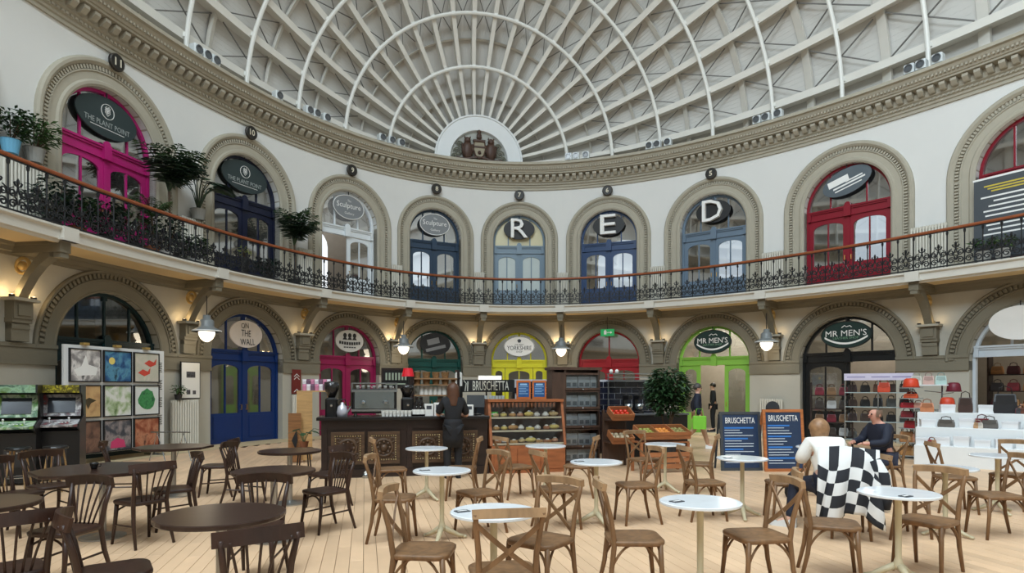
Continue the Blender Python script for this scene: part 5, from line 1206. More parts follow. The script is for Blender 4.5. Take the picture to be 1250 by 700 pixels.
MB().b2(-.5, .5, -.22, .22, .56, .585).build('top', cratew, st, local=True)

# ---------------------------------------------------------------- plants
leafm = [mat('leaf_%d' % i, rgb, .45, var=.25, scale=8) for i, rgb in enumerate([(44, 72, 40), (58, 92, 44), (84, 112, 62), (150, 160, 84), (30, 54, 40)])]
soil = mat('soil', (50, 38, 30), .9)
def leaf_quad(mb, p, d, up, L, W):
    d = Vector(d).normalized(); s = d.cross(Vector(up)); s = s.normalized() if s.length > 1e-4 else Vector((1, 0, 0)); n = s.cross(d); p = Vector(p)
    o = len(mb.v); mb.v += [tuple(p), tuple(p+d*L*.45+s*W/2+n*L*.05), tuple(p+d*L-n*L*.12), tuple(p+d*L*.45-s*W/2+n*L*.05)]; mb.face(o, o+1, o+2, o+3)
def pot_of(t, r, h, m):
    MB().lathe([(r*.72, 0), (r, h), (r*1.03, h), (r*.92, h-.01), (r*.9, h-.04), (.001, h-.05)], 18).build('pot', m, t, local=True, smooth=False)
    MB().lathe([(r*.89, h-.045), (.001, h-.04)], 14).build('soil', soil, t, local=True)
def bush(p, r, h, potr, poth, pm, lm, label, group=None, n=260, name='potted_bush', ls=.12, trunk=0, seed=1, squash=1, wq=None, back=.14):
    t = empty(name, p, seed if wq is None else wang(wq), label=label, cat='plant', group=group); rnd = random.Random(seed)
    pot_of(t, potr, poth, pm)
    st = MB(); mb = MB(); cz = poth+trunk+h/2
    for i in range(7):
        a = rnd.random()*6.28; e = Vector((math.cos(a)*r*.6, (math.sin(a) if wq is None else -abs(math.sin(a)))*r*.6, cz+rnd.uniform(-.2, .4)*h)); st.tube([(0, 0, poth-.04), (e.x*.3, e.y*.3, poth+trunk*.7+.05), tuple(e)], [.016, .012, .006], 5)
    for i in range(n):
        a = rnd.random()*6.28; u = rnd.uniform(-1, 1); rr = rnd.random()**.45; s = math.sqrt(1-u*u)
        q_ = Vector((math.cos(a)*s*r*rr, math.sin(a)*s*r*rr*squash, cz+u*h/2*rr)); d = Vector((math.cos(a), math.sin(a), rnd.uniform(-.7, .6)))
        if wq is not None and q_.y > back-.08: q_.y = back-.08-rnd.random()*.2; d.y = -abs(d.y)
        leaf_quad(mb, q_, d, (rnd.uniform(-.5, .5), rnd.uniform(-.5, .5), 1), ls*rnd.uniform(.7, 1.3), ls*.45)
    st.build('stem', mat('bark', (84, 68, 52), .8), t, local=True); tag(mb.build('foliage', lm, t, local=True), kind='stuff'); return t
def frond_mesh(L, droop, lm, n=11, w=.30, palm=True):
    mb = MB(); pts = [Vector((L*f*(1-.15*f), 0, L*(1.15*f-droop*f*f))) for f in [i/n for i in range(n+1)]]; mb.tube(pts, [.012*(1-.6*i/n) for i in range(n+1)], 4)
    for i in range(2, n+1):
        for s_ in (-1, 1):
            ll = w*math.sin(PI*(.15+.8*i/n)); leaf_quad(mb, pts[i], (.55, s_, -.25), (0, 0, 1), ll, .04)
    return mb.mesh('frond', lm)
def broad_mesh(L, lm, stalk=.5, split=True):
    mb = MB(); st = [Vector((0, 0, 0)), Vector((stalk*.3, 0, stalk*.75)), Vector((stalk*.65, 0, stalk))]; mb.tube(st, .010, 5); c = st[-1]; n = 7; o = len(mb.v)
    for i in range(n+1):
        f = i/n; wv = L*.42*math.sin(PI*min(1, .12+f*.88))*(1.0 if i % 2 == 0 or not split else .72); x = c.x-.1*L+L*f; z = c.z+.06*L-.35*L*f*f
        mb.v += [(x, -wv, z-.12*wv), (x, 0, z), (x, wv, z-.12*wv)]
    for i in range(n): a = o+i*3; mb.face(a, a+1, a+4, a+3); mb.face(a+1, a+2, a+5, a+4)
    return mb.mesh('frond', lm)
fm = [frond_mesh(.9, .75, leafm[0]), frond_mesh(.75, .95, leafm[4]), frond_mesh(.6, .55, leafm[1])]
bmz = [broad_mesh(.42, leafm[4], .55), broad_mesh(.36, leafm[0], .45), broad_mesh(.6, leafm[0], .75, False)]
def fronds(p, meshes, n, potr, poth, pm, label, name, lift=0, sc=1, seed=3, trunk=0, group=None, wq=None):
    t = empty(name, p, 0 if wq is None else wang(wq), label=label, cat='plant', group=group); rnd = random.Random(seed); pot_of(t, potr, poth, pm)
    if trunk: MB().tube([(0, 0, poth-.05), (.03, 0, poth+trunk*.5), (0, 0, poth+trunk)], [.035, .03, .025], 7).build('trunk', mat('bark', (84, 68, 52), .8), t, local=True)
    for i in range(n):
        M = MW[t] @ Matrix.Translation((0, 0, poth+trunk-.04)) @ Matrix.Rotation((i*2.4+rnd.uniform(-.3, .3)) if wq is None else (-PI/2+((i*.618) % 1-.5)*PI*1.02), 4, 'Z') @ Matrix.Rotation(-lift*rnd.uniform(.5, 1.2), 4, 'Y') @ Matrix.Scale(sc*rnd.uniform(.75, 1.1), 4)
        link('frond', meshes[i % len(meshes)], t, M)
    return t
potg = mat('pot_grey', (156, 156, 152), .6); potb = mat('pot_blue', (110, 178, 214), .5); potw = mat('pot_white', (222, 220, 214), .5); potk = mat('pot_dark', (48, 46, 46), .6); pott = mat('pot_clay', (150, 92, 62), .7)
RT = GF+1.42
bush(WF(qk(-4)-.28, .22, RT), .34, .62, .17, .26, potb, leafm[0], 'leafy plant in a pale blue pot on a gallery radiator', seed=3, n=330, wq=qk(-4)-.28)
bush(WF(qk(-4)+.22, .22, RT), .42, .70, .19, .28, potg, leafm[1], 'bushy green plant in a grey pot on a gallery radiator', seed=5, n=380, wq=qk(-4)+.22)
fronds(WF(qk(-3)+.18, .24, RT), bmz[:2], 13, .20, .28, potg, 'monstera with large split leaves in a grey pot on a gallery radiator', 'monstera', seed=4, sc=1.5, wq=qk(-3)+.18)
fronds(WF(qk(-3)-.95, .45, GF), fm[:2], 34, .22, .30, potk, 'dark feathery palm on the gallery beside the magenta door', 'potted_palm', seed=8, trunk=1.55, sc=1.45, lift=.55, wq=qk(-3)-.95)
fronds(WF(qk(-3)-1.75, .72, GF), fm[2:], 18, .18, .26, pott, 'pale yellow-green palm on the gallery before the magenta door', 'potted_palm', seed=9, trunk=.75, sc=.95, lift=.2)
fronds(WF(q_at(363, .6, 6.2), .5, GF), [fm[0], fm[1]], 34, .20, .30, potk, 'tall banana-like palm on the gallery between the navy and white doors', 'potted_palm', seed=12, trunk=1.1, sc=1.4, lift=.6, wq=q_at(363, .6, 6.2))
for i, (px, r, h, lm, pm, lab) in enumerate(((70, .40, .85, 4, potk, 'dark bushy plant behind the gallery railing by the magenta door frame'), (100, .38, .7, 0, pott, 'clay-potted bush behind the railing in front of the magenta door'), (135, .36, .8, 4, potk, 'dark shrub behind the railing at the hinge of the magenta door'), (172, .45, 1.0, 0, potk, 'broad dark shrub behind the railing under the feathery palm'), (205, .42, .95, 4, potw, 'dark shrub in a white pot below the monstera radiator'), (243, .34, .6, 0, potw, 'low green shrub in a white pot at the edge of arch 10'), (330, .30, .5, 4, potk, 'low dark shrub behind the railing after the navy door'))):
    q_ = q_at(px, .8, 5.2); bush(WF(q_, .68, GF), r, h, .17, .26, pm, leafm[lm], lab, seed=20+i, n=330, ls=.15)
q_ = q_at(298, .85, 5.6); bush(WF(q_, .85, GF), .14, .35, .12, .55, potk, leafm[3], 'yellow flowering plant behind the railing before the navy door', seed=40, n=60, ls=.10)
for i, px in enumerate((1203, 1222)):
    q_ = q_at(px, .85, 5.2); bush(WF(q_, .85, GF), .26, .35, .17, .34, potw, leafm[2 if i else 1], ['green plant in a white pot before the dark text board', 'yellowish plant in a white pot before the dark text board'][i], seed=50+i, n=150)
# ground floor plants
bush(unproj(816, 560, d=13.0)*1.0 if False else (aty(815, 520, 12.4).x, 12.4, 0), .50, 1.05, .22, .40, potk, leafm[0], 'large bushy ficus tree beside the fruit stand', seed=60, n=2600, name='ficus_tree', ls=.12, trunk=.60, squash=.8)
bush(WF(qk(-3)-.46, .24, 1.305), .16, .26, .10, .14, potk, leafm[1], 'small potted plant on the cream radiator by the blue door', seed=61, n=90, ls=.09, wq=qk(-3)-.46)
p_ = unproj(371, 577, z=0); st = empty('plant_stool', (p_.x, p_.y, 0), .3, label='small dark stool holding a plant at the counter end', cat='stool')
MB().lathe([(.17, .44), (.17, .47), (.001, .47)], 16).build('seat', ebony, st, local=True)
for i in range(4): a = PI/4+i*PI/2; MB().tube([(.11*math.cos(a), .11*math.sin(a), .44), (.16*math.cos(a), .16*math.sin(a), 0)], .014, 6).build('leg', ebony, st, local=True)
fronds((p_.x, p_.y, .47), bmz[1:2], 6, .09, .12, pott, 'small broad-leaved plant on the dark stool', 'potted_plant', seed=62, sc=.55)

# ---------------------------------------------------------------- art panel, pictures, arcade machines (blue door side)
def printmat(name, cols, sc=3, dist=1.5):
    if name in MATS: return MATS[name]
    m = mat(name, cols[0], .5, var=0); nt = m.node_tree; b = nt.nodes['Principled BSDF']; tc = nt.nodes.new('ShaderNodeTexCoord')
    nz = nt.nodes.new('ShaderNodeTexNoise'); nz.inputs['Scale'].default_value = sc; nz.inputs['Detail'].default_value = 5; nz.inputs['Distortion'].default_value = .4
    rp = nt.nodes.new('ShaderNodeValToRGB'); nt.links.new(tc.outputs['Object'], nz.inputs['Vector']); nt.links.new(nz.outputs['Fac'], rp.inputs[0])
    el = rp.color_ramp.elements; n = len(cols)
    while len(el) < n: el.new(.5)
    for i, c_ in enumerate(cols): el[i].position = .32+.36*i/(n-1); el[i].color = (*lin(c_), 1)
    nt.links.new(rp.outputs[0], b.inputs['Base Color']); MATS[name] = m; return m
qa = qk(-3.5)-.42; pa = WF(qa, .62, 0); aa = wang(qa)
ap = empty('display_panel', pa, aa, label='large white exhibition panel holding framed prints before the teal door', cat='panel')
PWID, PT = 2.62, 2.50
MB().b2(-PWID/2, PWID/2, -.02, .03, .20, PT).build('board', whitem, ap, local=True)
for s_ in (-1, 1): MB().b2(s_*(PWID/2-.25)-.04, s_*(PWID/2-.25)+.04, -.25, .28, 0, .05).build('foot', steel, ap, local=True); MB().b2(s_*(PWID/2-.25)-.02, s_*(PWID/2-.25)+.02, -.01, .02, .05, .2).build('leg', steel, ap, local=True)
for i in range(3): MB().box(-PWID/2+.45+.8*i, -.05, PT+.03, .14, .10, .05).build('clip_lamp', mat('clip_brass', (190, 160, 96), .4, .5), ap, local=True)
prints = [('grey print of a white splash', [(120, 116, 116), (150, 146, 146), (226, 222, 220), (60, 62, 66)]), ('deep blue print with a pale moon', [(20, 50, 90), (40, 90, 140), (90, 150, 180), (20, 44, 60)]), ('cream print of two red fish', [(214, 208, 196), (206, 200, 186), (196, 196, 180), (214, 206, 190)]),
          ('tan print with a dark bird', [(200, 160, 110), (206, 170, 120), (190, 150, 104), (150, 120, 80)]), ('white print with small green leaves', [(226, 228, 224), (224, 226, 220), (170, 190, 150), (90, 120, 70)]), ('white print of a round green tree', [(224, 226, 224), (222, 226, 224), (220, 226, 222), (224, 226, 224)]),
          ('dark brown print of tangled branches', [(60, 44, 40), (96, 70, 60), (130, 96, 80), (50, 40, 36)]), ('dark portrait print with a pink scarf', [(52, 56, 66), (70, 74, 84), (150, 140, 140), (50, 44, 50)]), ('rust coloured print of figures', [(120, 60, 44), (150, 80, 56), (190, 130, 100), (90, 50, 44)])]
cw, ch = .74, .70
for r_ in range(3):
    for c_ in range(3):
        i = r_*3+c_; u = -PWID/2+.47+c_*.80; zc_ = PT-.42-r_*.76
        M = MW[ap] @ Vector((u, -.045, zc_)); o = empty('framed_print', M, aa, label='framed %s on the white exhibition panel' % prints[i][0], cat='picture', group='prints on the exhibition panel')
        mb = MB(); [mb.b2(*a) for a in ((-cw/2, cw/2, -.02, .022, ch/2-.025, ch/2), (-cw/2, cw/2, -.02, .022, -ch/2, -ch/2+.025), (-cw/2, -cw/2+.025, -.02, .022, -ch/2, ch/2), (cw/2-.025, cw/2, -.02, .022, -ch/2, ch/2))]; mb.build('frame', bk, o, local=True)
        MB().b2(-cw/2+.02, cw/2-.02, -.008, .02, -ch/2+.02, ch/2-.02).build('sheet', printmat('print_%d' % i, prints[i][1], 4), o, local=True)
        mb = MB(); m2 = None
        if i == 1: mb.lathe([(.08, -.012), (.001, -.013)], 16, (-.16, 0, .12), 'y'); m2 = mat('moon_yellow', (236, 216, 120), .5)
        if i == 2: m2 = mat('fish_red', (206, 74, 60), .5); [mb.prism([(x-.16, z), (x-.02, z+.08), (x+.12, z+.03), (x+.20, z+.12), (x+.18, z-.02), (x+.02, z-.08)], -.012, -.009, 'y') for x, z in ((.08, .10), (-.10, -.12))]
        if i == 5: m2 = printmat('tree_green', [(40, 110, 60), (70, 150, 90), (30, 90, 60)], 9); mb.prism([(.24*math.cos(2*PI*j/16)*(1+.12*math.sin(5*j)), .02+.24*math.sin(2*PI*j/16)*(1+.1*math.cos(3*j))) for j in range(16)], -.012, -.009, 'y')
        if i == 0: m2 = wl; mb.prism([(-.28, -.10), (-.1, -.02), (.0, .22), (.06, .02), (.28, -.04), (.24, -.2), (-.2, -.22)], -.012, -.009, 'y')
        if i == 7: m2 = mat('scarf_pink', (200, 60, 110), .6); mb.prism([(-.2, -.28), (.2, -.28), (.16, -.12), (-.02, -.06), (-.18, -.14)], -.012, -.009, 'y')
        if i == 3: m2 = mat('bird_dark', (70, 60, 40), .6); mb.prism([(-.05, .02), (.08, .08), (.25, .02), (.12, -.04), (.05, -.16), (0, -.04)], -.012, -.009, 'y')
        if m2: mb.build('motif', m2, o, local=True)
mb = MB()
for r_ in range(4): [mb.b2(PWID/2-.20, PWID/2-.06-.02*(j % 2), -.024, -.02, PT-.30-r_*.42-.035*j, PT-.285-r_*.42-.035*j) for j in range(7)]
mb.build('caption_text', bk, ap, local=True)
# leaning framed poster on the radiator
q_ = qk(-3)+.02; o = empty('framed_poster', WF(q_, .14, 1.32), wang(q_), label='white black-edged poster with small photos leaning above the cream radiator', cat='picture')
MB().b2(-.31, .31, -.01, .02, 0, .98).build('frame', bk, o, local=True); MB().b2(-.285, .285, -.015, -.01, .025, .955).build('sheet', paper, o, local=True)
mb = MB(); mb.b2(-.14, .14, -.018, -.015, .56, .72); mb.b2(-.14, -.02, -.018, -.015, .12, .24); mb.b2(.06, .16, -.018, -.015, .12, .22); mb.build('photo', printmat('photo_dark', [(40, 40, 46), (90, 90, 96), (20, 20, 24)], 12), o, local=True)
q_ = qk(-2)-.22; o = empty('direction_board', WF(q_, .05, 1.42), wang(q_), label='narrow dark red board with white chevrons above a wall radiator', cat='sign')
MB().b2(-.17, .17, -.02, .02, 0, .78).build('board', mat('maroon_board', (110, 34, 32), .5), o, local=True)
mb = MB(); [mb.tube([(-.10, -.024, z), (0, -.024, z+.09), (.10, -.024, z)], .012, 4) for z in (.55, .46, .06)]; mb.build('chevron', wl, o, local=True)
# wooden stand with packets at the counter end
p_ = unproj(386, 566, z=0); so = empty('packet_stand', (p_.x-.15, p_.y+.15, 0), .1, label='pale plywood stand beside the counter with packets on top', cat='stand')
ply = wood('plywood', (196, 156, 104), .6, (3, 3, 16), .2)
MB().box(-.10, .02, .80, .32, .03, 1.50, M=Matrix.Rotation(.08, 3, 'X')).build('panel', ply, so, local=True); MB().box(-.30, -.06, .55, .26, .03, 1.05, M=Matrix.Rotation(.1, 3, 'X')).build('panel', wood('plywood_dark', (150, 104, 64), .6), so, local=True); MB().b2(-.15, .45, .06, .36, 1.52, 1.55).build('shelf', ply, so, local=True)
for x in (-.1, .4): MB().b2(x-.02, x+.02, .3, .34, 0, 1.52).build('leg', ply, so, local=True)
mb = MB(); mb.prism([(-.36, .50), (-.26, .72), (-.24, .5), (-.28, .3)], -.14, -.12, 'y'); mb.build('leaf_print', bk, so, local=True)
for i in range(14):
    pk = mat('packet_%d' % (i % 3), [(206, 130, 160), (226, 218, 222), (120, 90, 110)][i % 3], .4, var=.2, scale=20); M = MW[so] @ Vector((-.10+.085*(i % 7), .14+.12*(i//7), 1.55+(.11 if i > 6 else 0)))
    o = empty('snack_packet', M, random.uniform(-.3, .3), label='%s snack packet heaped on the plywood stand' % ['pink', 'white', 'mauve'][i % 3], cat='packet', group='%s packets on the plywood stand' % ['pink', 'white', 'mauve'][i % 3]); MB().cbox(-.04, .04, -.03, .03, 0, .12, .015).build('bag', pk, o, local=True); MB().b2(-.042, .042, -.004, .004, .115, .14).build('seal', pk, o, local=True)
# steel trestle
p_ = unproj(208, 563, z=0); o = empty('steel_trestle', (p_.x, p_.y, 0), -.3, label='folding steel trestle standing by the exhibition panel', cat='trestle')
for s_ in (-.3, .3): MB().tube([(s_-.18, 0, 0), (s_, 0, .62), (s_+.18, 0, 0)], .012, 5).build('leg', steel, o, local=True)
MB().tube([(-.45, 0, .63), (.45, 0, .63)], .014, 5).build('top_bar', steel, o, local=True)
# arcade machines
def arcade(px, d, label, side, marq, bez):
    p_ = unproj(px, 600, d=d); b_ = math.atan2(p_.x-CAM[0], p_.y-CAM[1]); o = empty('arcade_machine', (p_.x, p_.y, 0), -b_*.55, label=label, cat='arcade machine'); W = .60
    prof = [(-.30, 0), (.32, 0), (.32, 1.66), (-.14, 1.66), (-.16, 1.52), (-.02, 1.48), (.10, 1.12), (-.20, 1.02), (-.34, .98), (-.34, .90), (-.26, .84)]
    for s_ in (-1, 1): MB().prism(prof, s_*W/2-.012, s_*W/2+.012, 'x').build('side_panel', side, o, local=True)
    MB().b2(-W/2, W/2, -.24, .30, .04, .86).build('cabinet', blackp, o, local=True); MB().b2(-W/2, W/2, .28, .31, .86, 1.64).build('back', blackp, o, local=True)
    MB().box(0, -.15, 1.59, W-.03, .02, .13, M=Matrix.Rotation(.1, 3, 'X')).build('marquee', marq, o, local=True); MB().b2(-W/2, W/2, -.13, .30, 1.62, 1.655).build('top', blackp, o, local=True)
    R = Matrix.Rotation(-.32, 3, 'X'); MB().box(0, .045, 1.30, W-.03, .02, .40, M=R).build('bezel', bez, o, local=True); MB().box(0, .030, 1.30, W-.20, .02, .28, M=R).build('screen', mat('screen_dark', (52, 56, 64), .12), o, local=True)
    cp = MB().box(0, -.17, .99, W-.02, .34, .04, M=Matrix.Rotation(.25, 3, 'X')).build('control_panel', bez, o, local=True)
    for x in (-.14, .14): MB().tube([(x, -.18, 1.0), (x, -.185, 1.07)], .008, 5).ball((x, -.185, 1.08), .018).build('joystick', wl, cp, local=False) if False else MB().tube([(x, -.18, 1.0), (x, -.185, 1.07)], .008, 5).ball((x, -.185, 1.08), .018).build('joystick', wl, o, local=True)
    for i in range(4): MB().lathe([(.014, 0), (.012, .012), (.001, .014)], 8, (-.05+.05*i, -.22, 1.0)).build('button', wl, o, local=True)
    MB().b2(-.12, .12, -.255, -.24, .30, .62).build('coin_door', mat('coin_steel', (60, 60, 62), .4, .5), o, local=True); mb = MB(); [mb.b2(x-.012, x+.012, -.262, -.255, .52, .55) for x in (-.06, .06)]; mb.build('coin_slot', steel, o, local=True)
arcade(20, 10.4, 'arcade machine with green and white painted screen surround', blackp, printmat('marq_green', [(60, 90, 80), (150, 190, 160), (90, 120, 60)], 9), printmat('bez_green', [(90, 150, 70), (196, 214, 190), (70, 110, 90), (150, 190, 60)], 7))
arcade(75, 11.0, 'arcade machine with yellow striped marquee and red white control panel', blackp, printmat('marq_yellow', [(190, 180, 40), (60, 54, 20), (206, 196, 60)], 14), printmat('bez_red', [(120, 116, 120), (206, 204, 204), (96, 92, 96), (150, 60, 60)], 7))
def bar_stool(px, py, lab):
    p_ = unproj(px, py, z=0); o = empty('bar_stool', (p_.x, p_.y, 0), random.random(), label=lab, cat='stool', group='stools at the arcade machines'); MB().lathe([(.16, .66), (.17, .68), (.16, .70), (.001, .70)], 16).build('seat', blackp, o, local=True)
    for i in range(4): a = PI/4+i*PI/2; MB().tube([(.10*math.cos(a), .10*math.sin(a), .66), (.20*math.cos(a), .20*math.sin(a), 0)], .014, 6).build('leg', wood('stool_leg', (168, 136, 92), .5), o, local=True)
    MB().tube([(.16*math.cos(2*PI*i/16), .16*math.sin(2*PI*i/16), .25) for i in range(16)], .008, 5, True).build('foot_ring', steel, o, local=True)
bar_stool(22, 603, 'wooden-legged bar stool before the arcade machine with the green surround'); bar_stool(68, 600, 'wooden-legged bar stool before the arcade machine with the yellow marquee')

# ---------------------------------------------------------------- menu boards
def a_board(px0, px1, pyb, pyt, frm, label, header):
    pa_, pb_ = unproj(px0, pyb, z=0), unproj(px1, pyb, z=0); c_ = (pa_+pb_)/2; w_ = (pb_-pa_).length; b_ = math.atan2(pb_.y-pa_.y, pb_.x-pa_.x); h_ = CAM[2]-(pyt-HY)*((CAM[2])*FPX/(pyb-HY))/FPX
    o = empty('menu_board', (c_.x, c_.y, 0), b_*.8, label=label, cat='menu board'); R = Matrix.Rotation(-.10, 4, 'X')
    def bl(nm, a, m): mb = MB().b2(*a); mb.v = [tuple(R @ Vector(v)) for v in mb.v]; mb.build(nm, m, o, local=True)
    f = .055
    bl('board', (-w_/2+f, w_/2-f, -.01, .01, .04, h_-f), mat('board_navy', (34, 54, 84), .5, var=.1))
    for a in ((-w_/2, w_/2, -.02, .02, h_-f, h_), (-w_/2, w_/2, -.02, .02, .0, f), (-w_/2, -w_/2+f, -.02, .02, f, h_-f), (w_/2-f, w_/2, -.02, .02, f, h_-f)): bl('frame', a, frm)
    for s_ in (-1, 1): MB().box(s_*(w_/2-.03), .30, h_*.47, .04, .02, h_*.98, M=Matrix.Rotation(.2, 3, 'X')).build('rear_leg', frm, o, local=True)
    mb = MB(); put_text(mb, header, 0, h_-.17, w_*.72, .115, -.01, .004, bold=.004); mb.v = [tuple(R @ Vector(v)) for v in mb.v]; mb.build('lettering', wl, o, local=True)
    rnd = random.Random(int(px0)); mb = MB(); mc = MB(); zz = h_-.30; i = 0
    while zz > .14:
        L = rnd.uniform(.45, .95)*(w_-.2)
        tgt_ = mc if i % 4 == 0 else mb
        tgt_.b2(-w_/2+.09, -w_/2+.09+L, -.0125, -.01, zz-(.03 if i % 4 == 0 else .014), zz); zz -= .052; i += 1
    for m_, nm, mm_ in ((mb, 'text_line', mat('menu_white', (198, 208, 220), .5)), (mc, 'heading_band', mat('menu_bright_blue', (52, 120, 200), .5))): m_.v = [tuple(R @ Vector(v)) for v in m_.v]; m_.build(nm, mm_, o, local=True)
a_board(880, 931, 575, 503, mat('slate_frame', (62, 66, 70), .5), 'tall blue menu board with thin grey frame headed BRUSCHETTA', 'BRUSCHETTA')
a_board(933, 984, 576, 500, wood('orange_frame', (186, 112, 62), .45), 'blue menu board in an orange wood frame headed BRUSCHETTA', 'BRUSCHETTA')

# ---------------------------------------------------------------- leather stall
def face_cam(px, d, z=0): p_ = unproj(px, 500, d=d); return Vector((p_.x, p_.y, z)), -math.atan2(p_.x-CAM[0], p_.y-CAM[1])
def rgbm(c_): return mat('leather_%d_%d_%d' % c_, c_, .45, var=.18, scale=14)
def handbag(p, rz, w_, h_, c_, label, group=None):
    o = empty('handbag', p, rz, label=label, cat='bag', group=group); d_ = w_*.4
    mb = MB(); P = lambda s_, z: [(-w_/2*s_, -d_/2*s_, z), (w_/2*s_, -d_/2*s_, z), (w_/2*s_, d_/2*s_, z), (-w_/2*s_, d_/2*s_, z)]
    vs = P(.92, 0)+P(1.0, h_*.15)+P(.96, h_*.6)+[(x, y*.4, z) for x, y, z in P(.85, h_)]
    fs = [(3, 2, 1, 0), (12, 13, 14, 15)]+[(k*4+i, k*4+(i+1) % 4, k*4+4+(i+1) % 4, k*4+4+i) for k in range(3) for i in range(4)]
    mb.add(vs, fs); mb.build('body', rgbm(c_), o, local=True)
    MB().prism([(-w_*.36, h_*.95), (w_*.36, h_*.95), (w_*.40, h_*.55), (0, h_*.45), (-w_*.40, h_*.55)], -d_*.52, -d_*.46, 'y').build('flap', rgbm(tuple(int(v*.85) for v in c_)), o, local=True)
    MB().tube([(-w_*.3, 0, h_*.97), (-w_*.25, 0, h_*1.3), (0, 0, h_*1.42), (w_*.25, 0, h_*1.3), (w_*.3, 0, h_*.97)], .010, 5).build('handle', rgbm(tuple(int(v*.7) for v in c_)), o, local=True)
    return o
def hat(p, r, c_, label, group=None, tilt=0):
    o = empty('hat', p, 0, label=label, cat='hat', group=group)
    MB().lathe([(r, 0), (r*1.02, .02), (r*.96, .10), (r*.86, .18), (r*.6, .21), (.001, .215)], 16).build('crown', rgbm(c_), o, local=True, smooth=True); MB().lathe([(r, .0), (r*1.12, .005), (r*1.12, .02), (r, .03)], 16).build('brim', rgbm(tuple(int(v*.8) for v in c_)), o, local=True)
RD_ = 14.2; P0, rzr = face_cam(1112, RD_)
rk = empty('bag_rack', P0, rzr, label='tall revolving rack stacked with red and tan leather goods', cat='rack')
MB().tube([(0, 0, 0), (0, 0, 1.82)], .02, 8).build('pole', steel, rk, local=True); MB().lathe([(.26, 0), (.26, .03), (.05, .05)], 20).build('base', steel, rk, local=True)
trays = [.06, .36, .68, .92, 1.14, 1.36, 1.60]
for z in trays: MB().lathe([(.24, z), (.24, z+.015), (.02, z+.015)], 20).build('tray', mat('tray_clear', (150, 156, 156), .3), rk, local=True)
rows = [[((176, 128, 78), -.09, .26, .22), ((186, 142, 92), .12, .22, .20)], [((170, 118, 74), -.08, .28, .24), ((200, 140, 110), .12, .18, .2)], [((150, 22, 30), .02, .30, .17)], [((120, 16, 28), -.08, .24, .15), ((70, 14, 22), .13, .18, .14)], [((150, 24, 34), -.06, .30, .12), ((196, 140, 120), .14, .2, .12)], [((206, 80, 40), .0, .28, .10), ((40, 50, 76), .02, .2, .14)]]
cn = lambda c_: 'red' if c_[0] > 130 and c_[1] < 60 else 'maroon' if c_[0] < 130 and c_[1] < 30 else 'navy' if c_[2] > c_[0] else 'orange' if c_[1] < 90 else 'tan'
for i, (z, row) in enumerate(zip(trays, rows)):
    for j, (c_, x, w_, h_) in enumerate(row): handbag(MW[rk] @ Vector((x, -.06-.1*0+.1*j*(1 if i == 5 else 0), z+.015)), rzr+random.uniform(-.3, .3), w_, h_, c_, '%s leather bag on tray %s of the revolving rack' % (cn(c_), ['one', 'two', 'three', 'four', 'five', 'six'][i]+' from the bottom'), 'bags on the revolving rack')
hat(MW[rk] @ Vector((0, 0, 1.615)), .16, (212, 66, 34), 'orange red round hat crowning the revolving rack')
# shelf unit inside the black shop front and banner
P1, rz1 = face_cam(1072, 15.6); sh = empty('glass_shelving', P1, rz1, label='glass display shelving with leather goods before the black shop front', cat='shelf unit'); W = 1.45
for x in (-W/2, 0, W/2): MB().b2(x-.015, x+.015, -.2, .2, 0, 1.82).build('upright', steel, sh, local=True)
for z in (.3, .75, 1.12, 1.48): MB().b2(-W/2, W/2, -.2, .2, z, z+.02).build('shelf', mat('glass_edge', (170, 184, 184), .15), sh, local=True)
MB().b2(-W/2-.02, W/2+.02, -.23, -.2, 1.80, 1.97).build('banner', mat('banner_lilac', (206, 200, 222), .5), sh, local=True)
mb = MB(); [mb.b2(x-.2, x+.2, -.234, -.23, 1.87, 1.89) for x in (-.48, .05, .5)]; mb.build('banner_print', mat('banner_text', (130, 120, 170), .5), sh, local=True)
lc = [(60, 44, 36), (30, 28, 28), (96, 60, 40), (50, 30, 26), (70, 70, 66), (44, 34, 40)]; rs = random.Random(5)
zn_ = ['lowest', 'second', 'third', 'top']
for i, z in enumerate((.32, .77, 1.14, 1.50)):
    for j in range(5): c_ = lc[rs.randrange(6)]; handbag(MW[sh] @ Vector((-W/2+.16+.28*j, 0, z)), rz1+rs.uniform(-.3, .3), .21, .17+.05*rs.random(), c_, 'dark leather bag on the %s shelf of the glass shelving' % zn_[i], 'bags on the %s glass shelf' % zn_[i])
handbag(MW[sh] @ Vector((.12, -.16, 1.50)), rz1, .27, .24, (206, 74, 46), 'orange box bag at the front of the top glass shelf')
P2, rz2 = face_cam(1015, 16.2); sv = empty('shoe_shelf', P2, rz2, label='dark shelf with mixed goods inside the arched pane of the black shop', cat='shelf unit'); W = .95
for x in (-W/2, W/2): MB().b2(x-.02, x+.02, -.18, .18, 0, 1.75).build('upright', ebony, sv, local=True)
for z in (.35, .70, 1.05, 1.40): MB().b2(-W/2, W/2, -.18, .18, z, z+.025).build('shelf', ebony, sv, local=True)
for i, z in enumerate((.375, .725, 1.075, 1.425)):
    for j in range(3): c_ = [(190, 190, 188), (130, 96, 64), (60, 50, 44), (120, 30, 44)][(i+j*2) % 4]; handbag(MW[sv] @ Vector((-.28+.28*j, 0, z)), rz2, .22, .2, c_, '%s bag on the %s shelf in the black shop' % (['pale', 'brown', 'dark', 'maroon'][(i+j*2) % 4], zn_[i]), 'bags on the %s shelf in the black shop' % zn_[i])
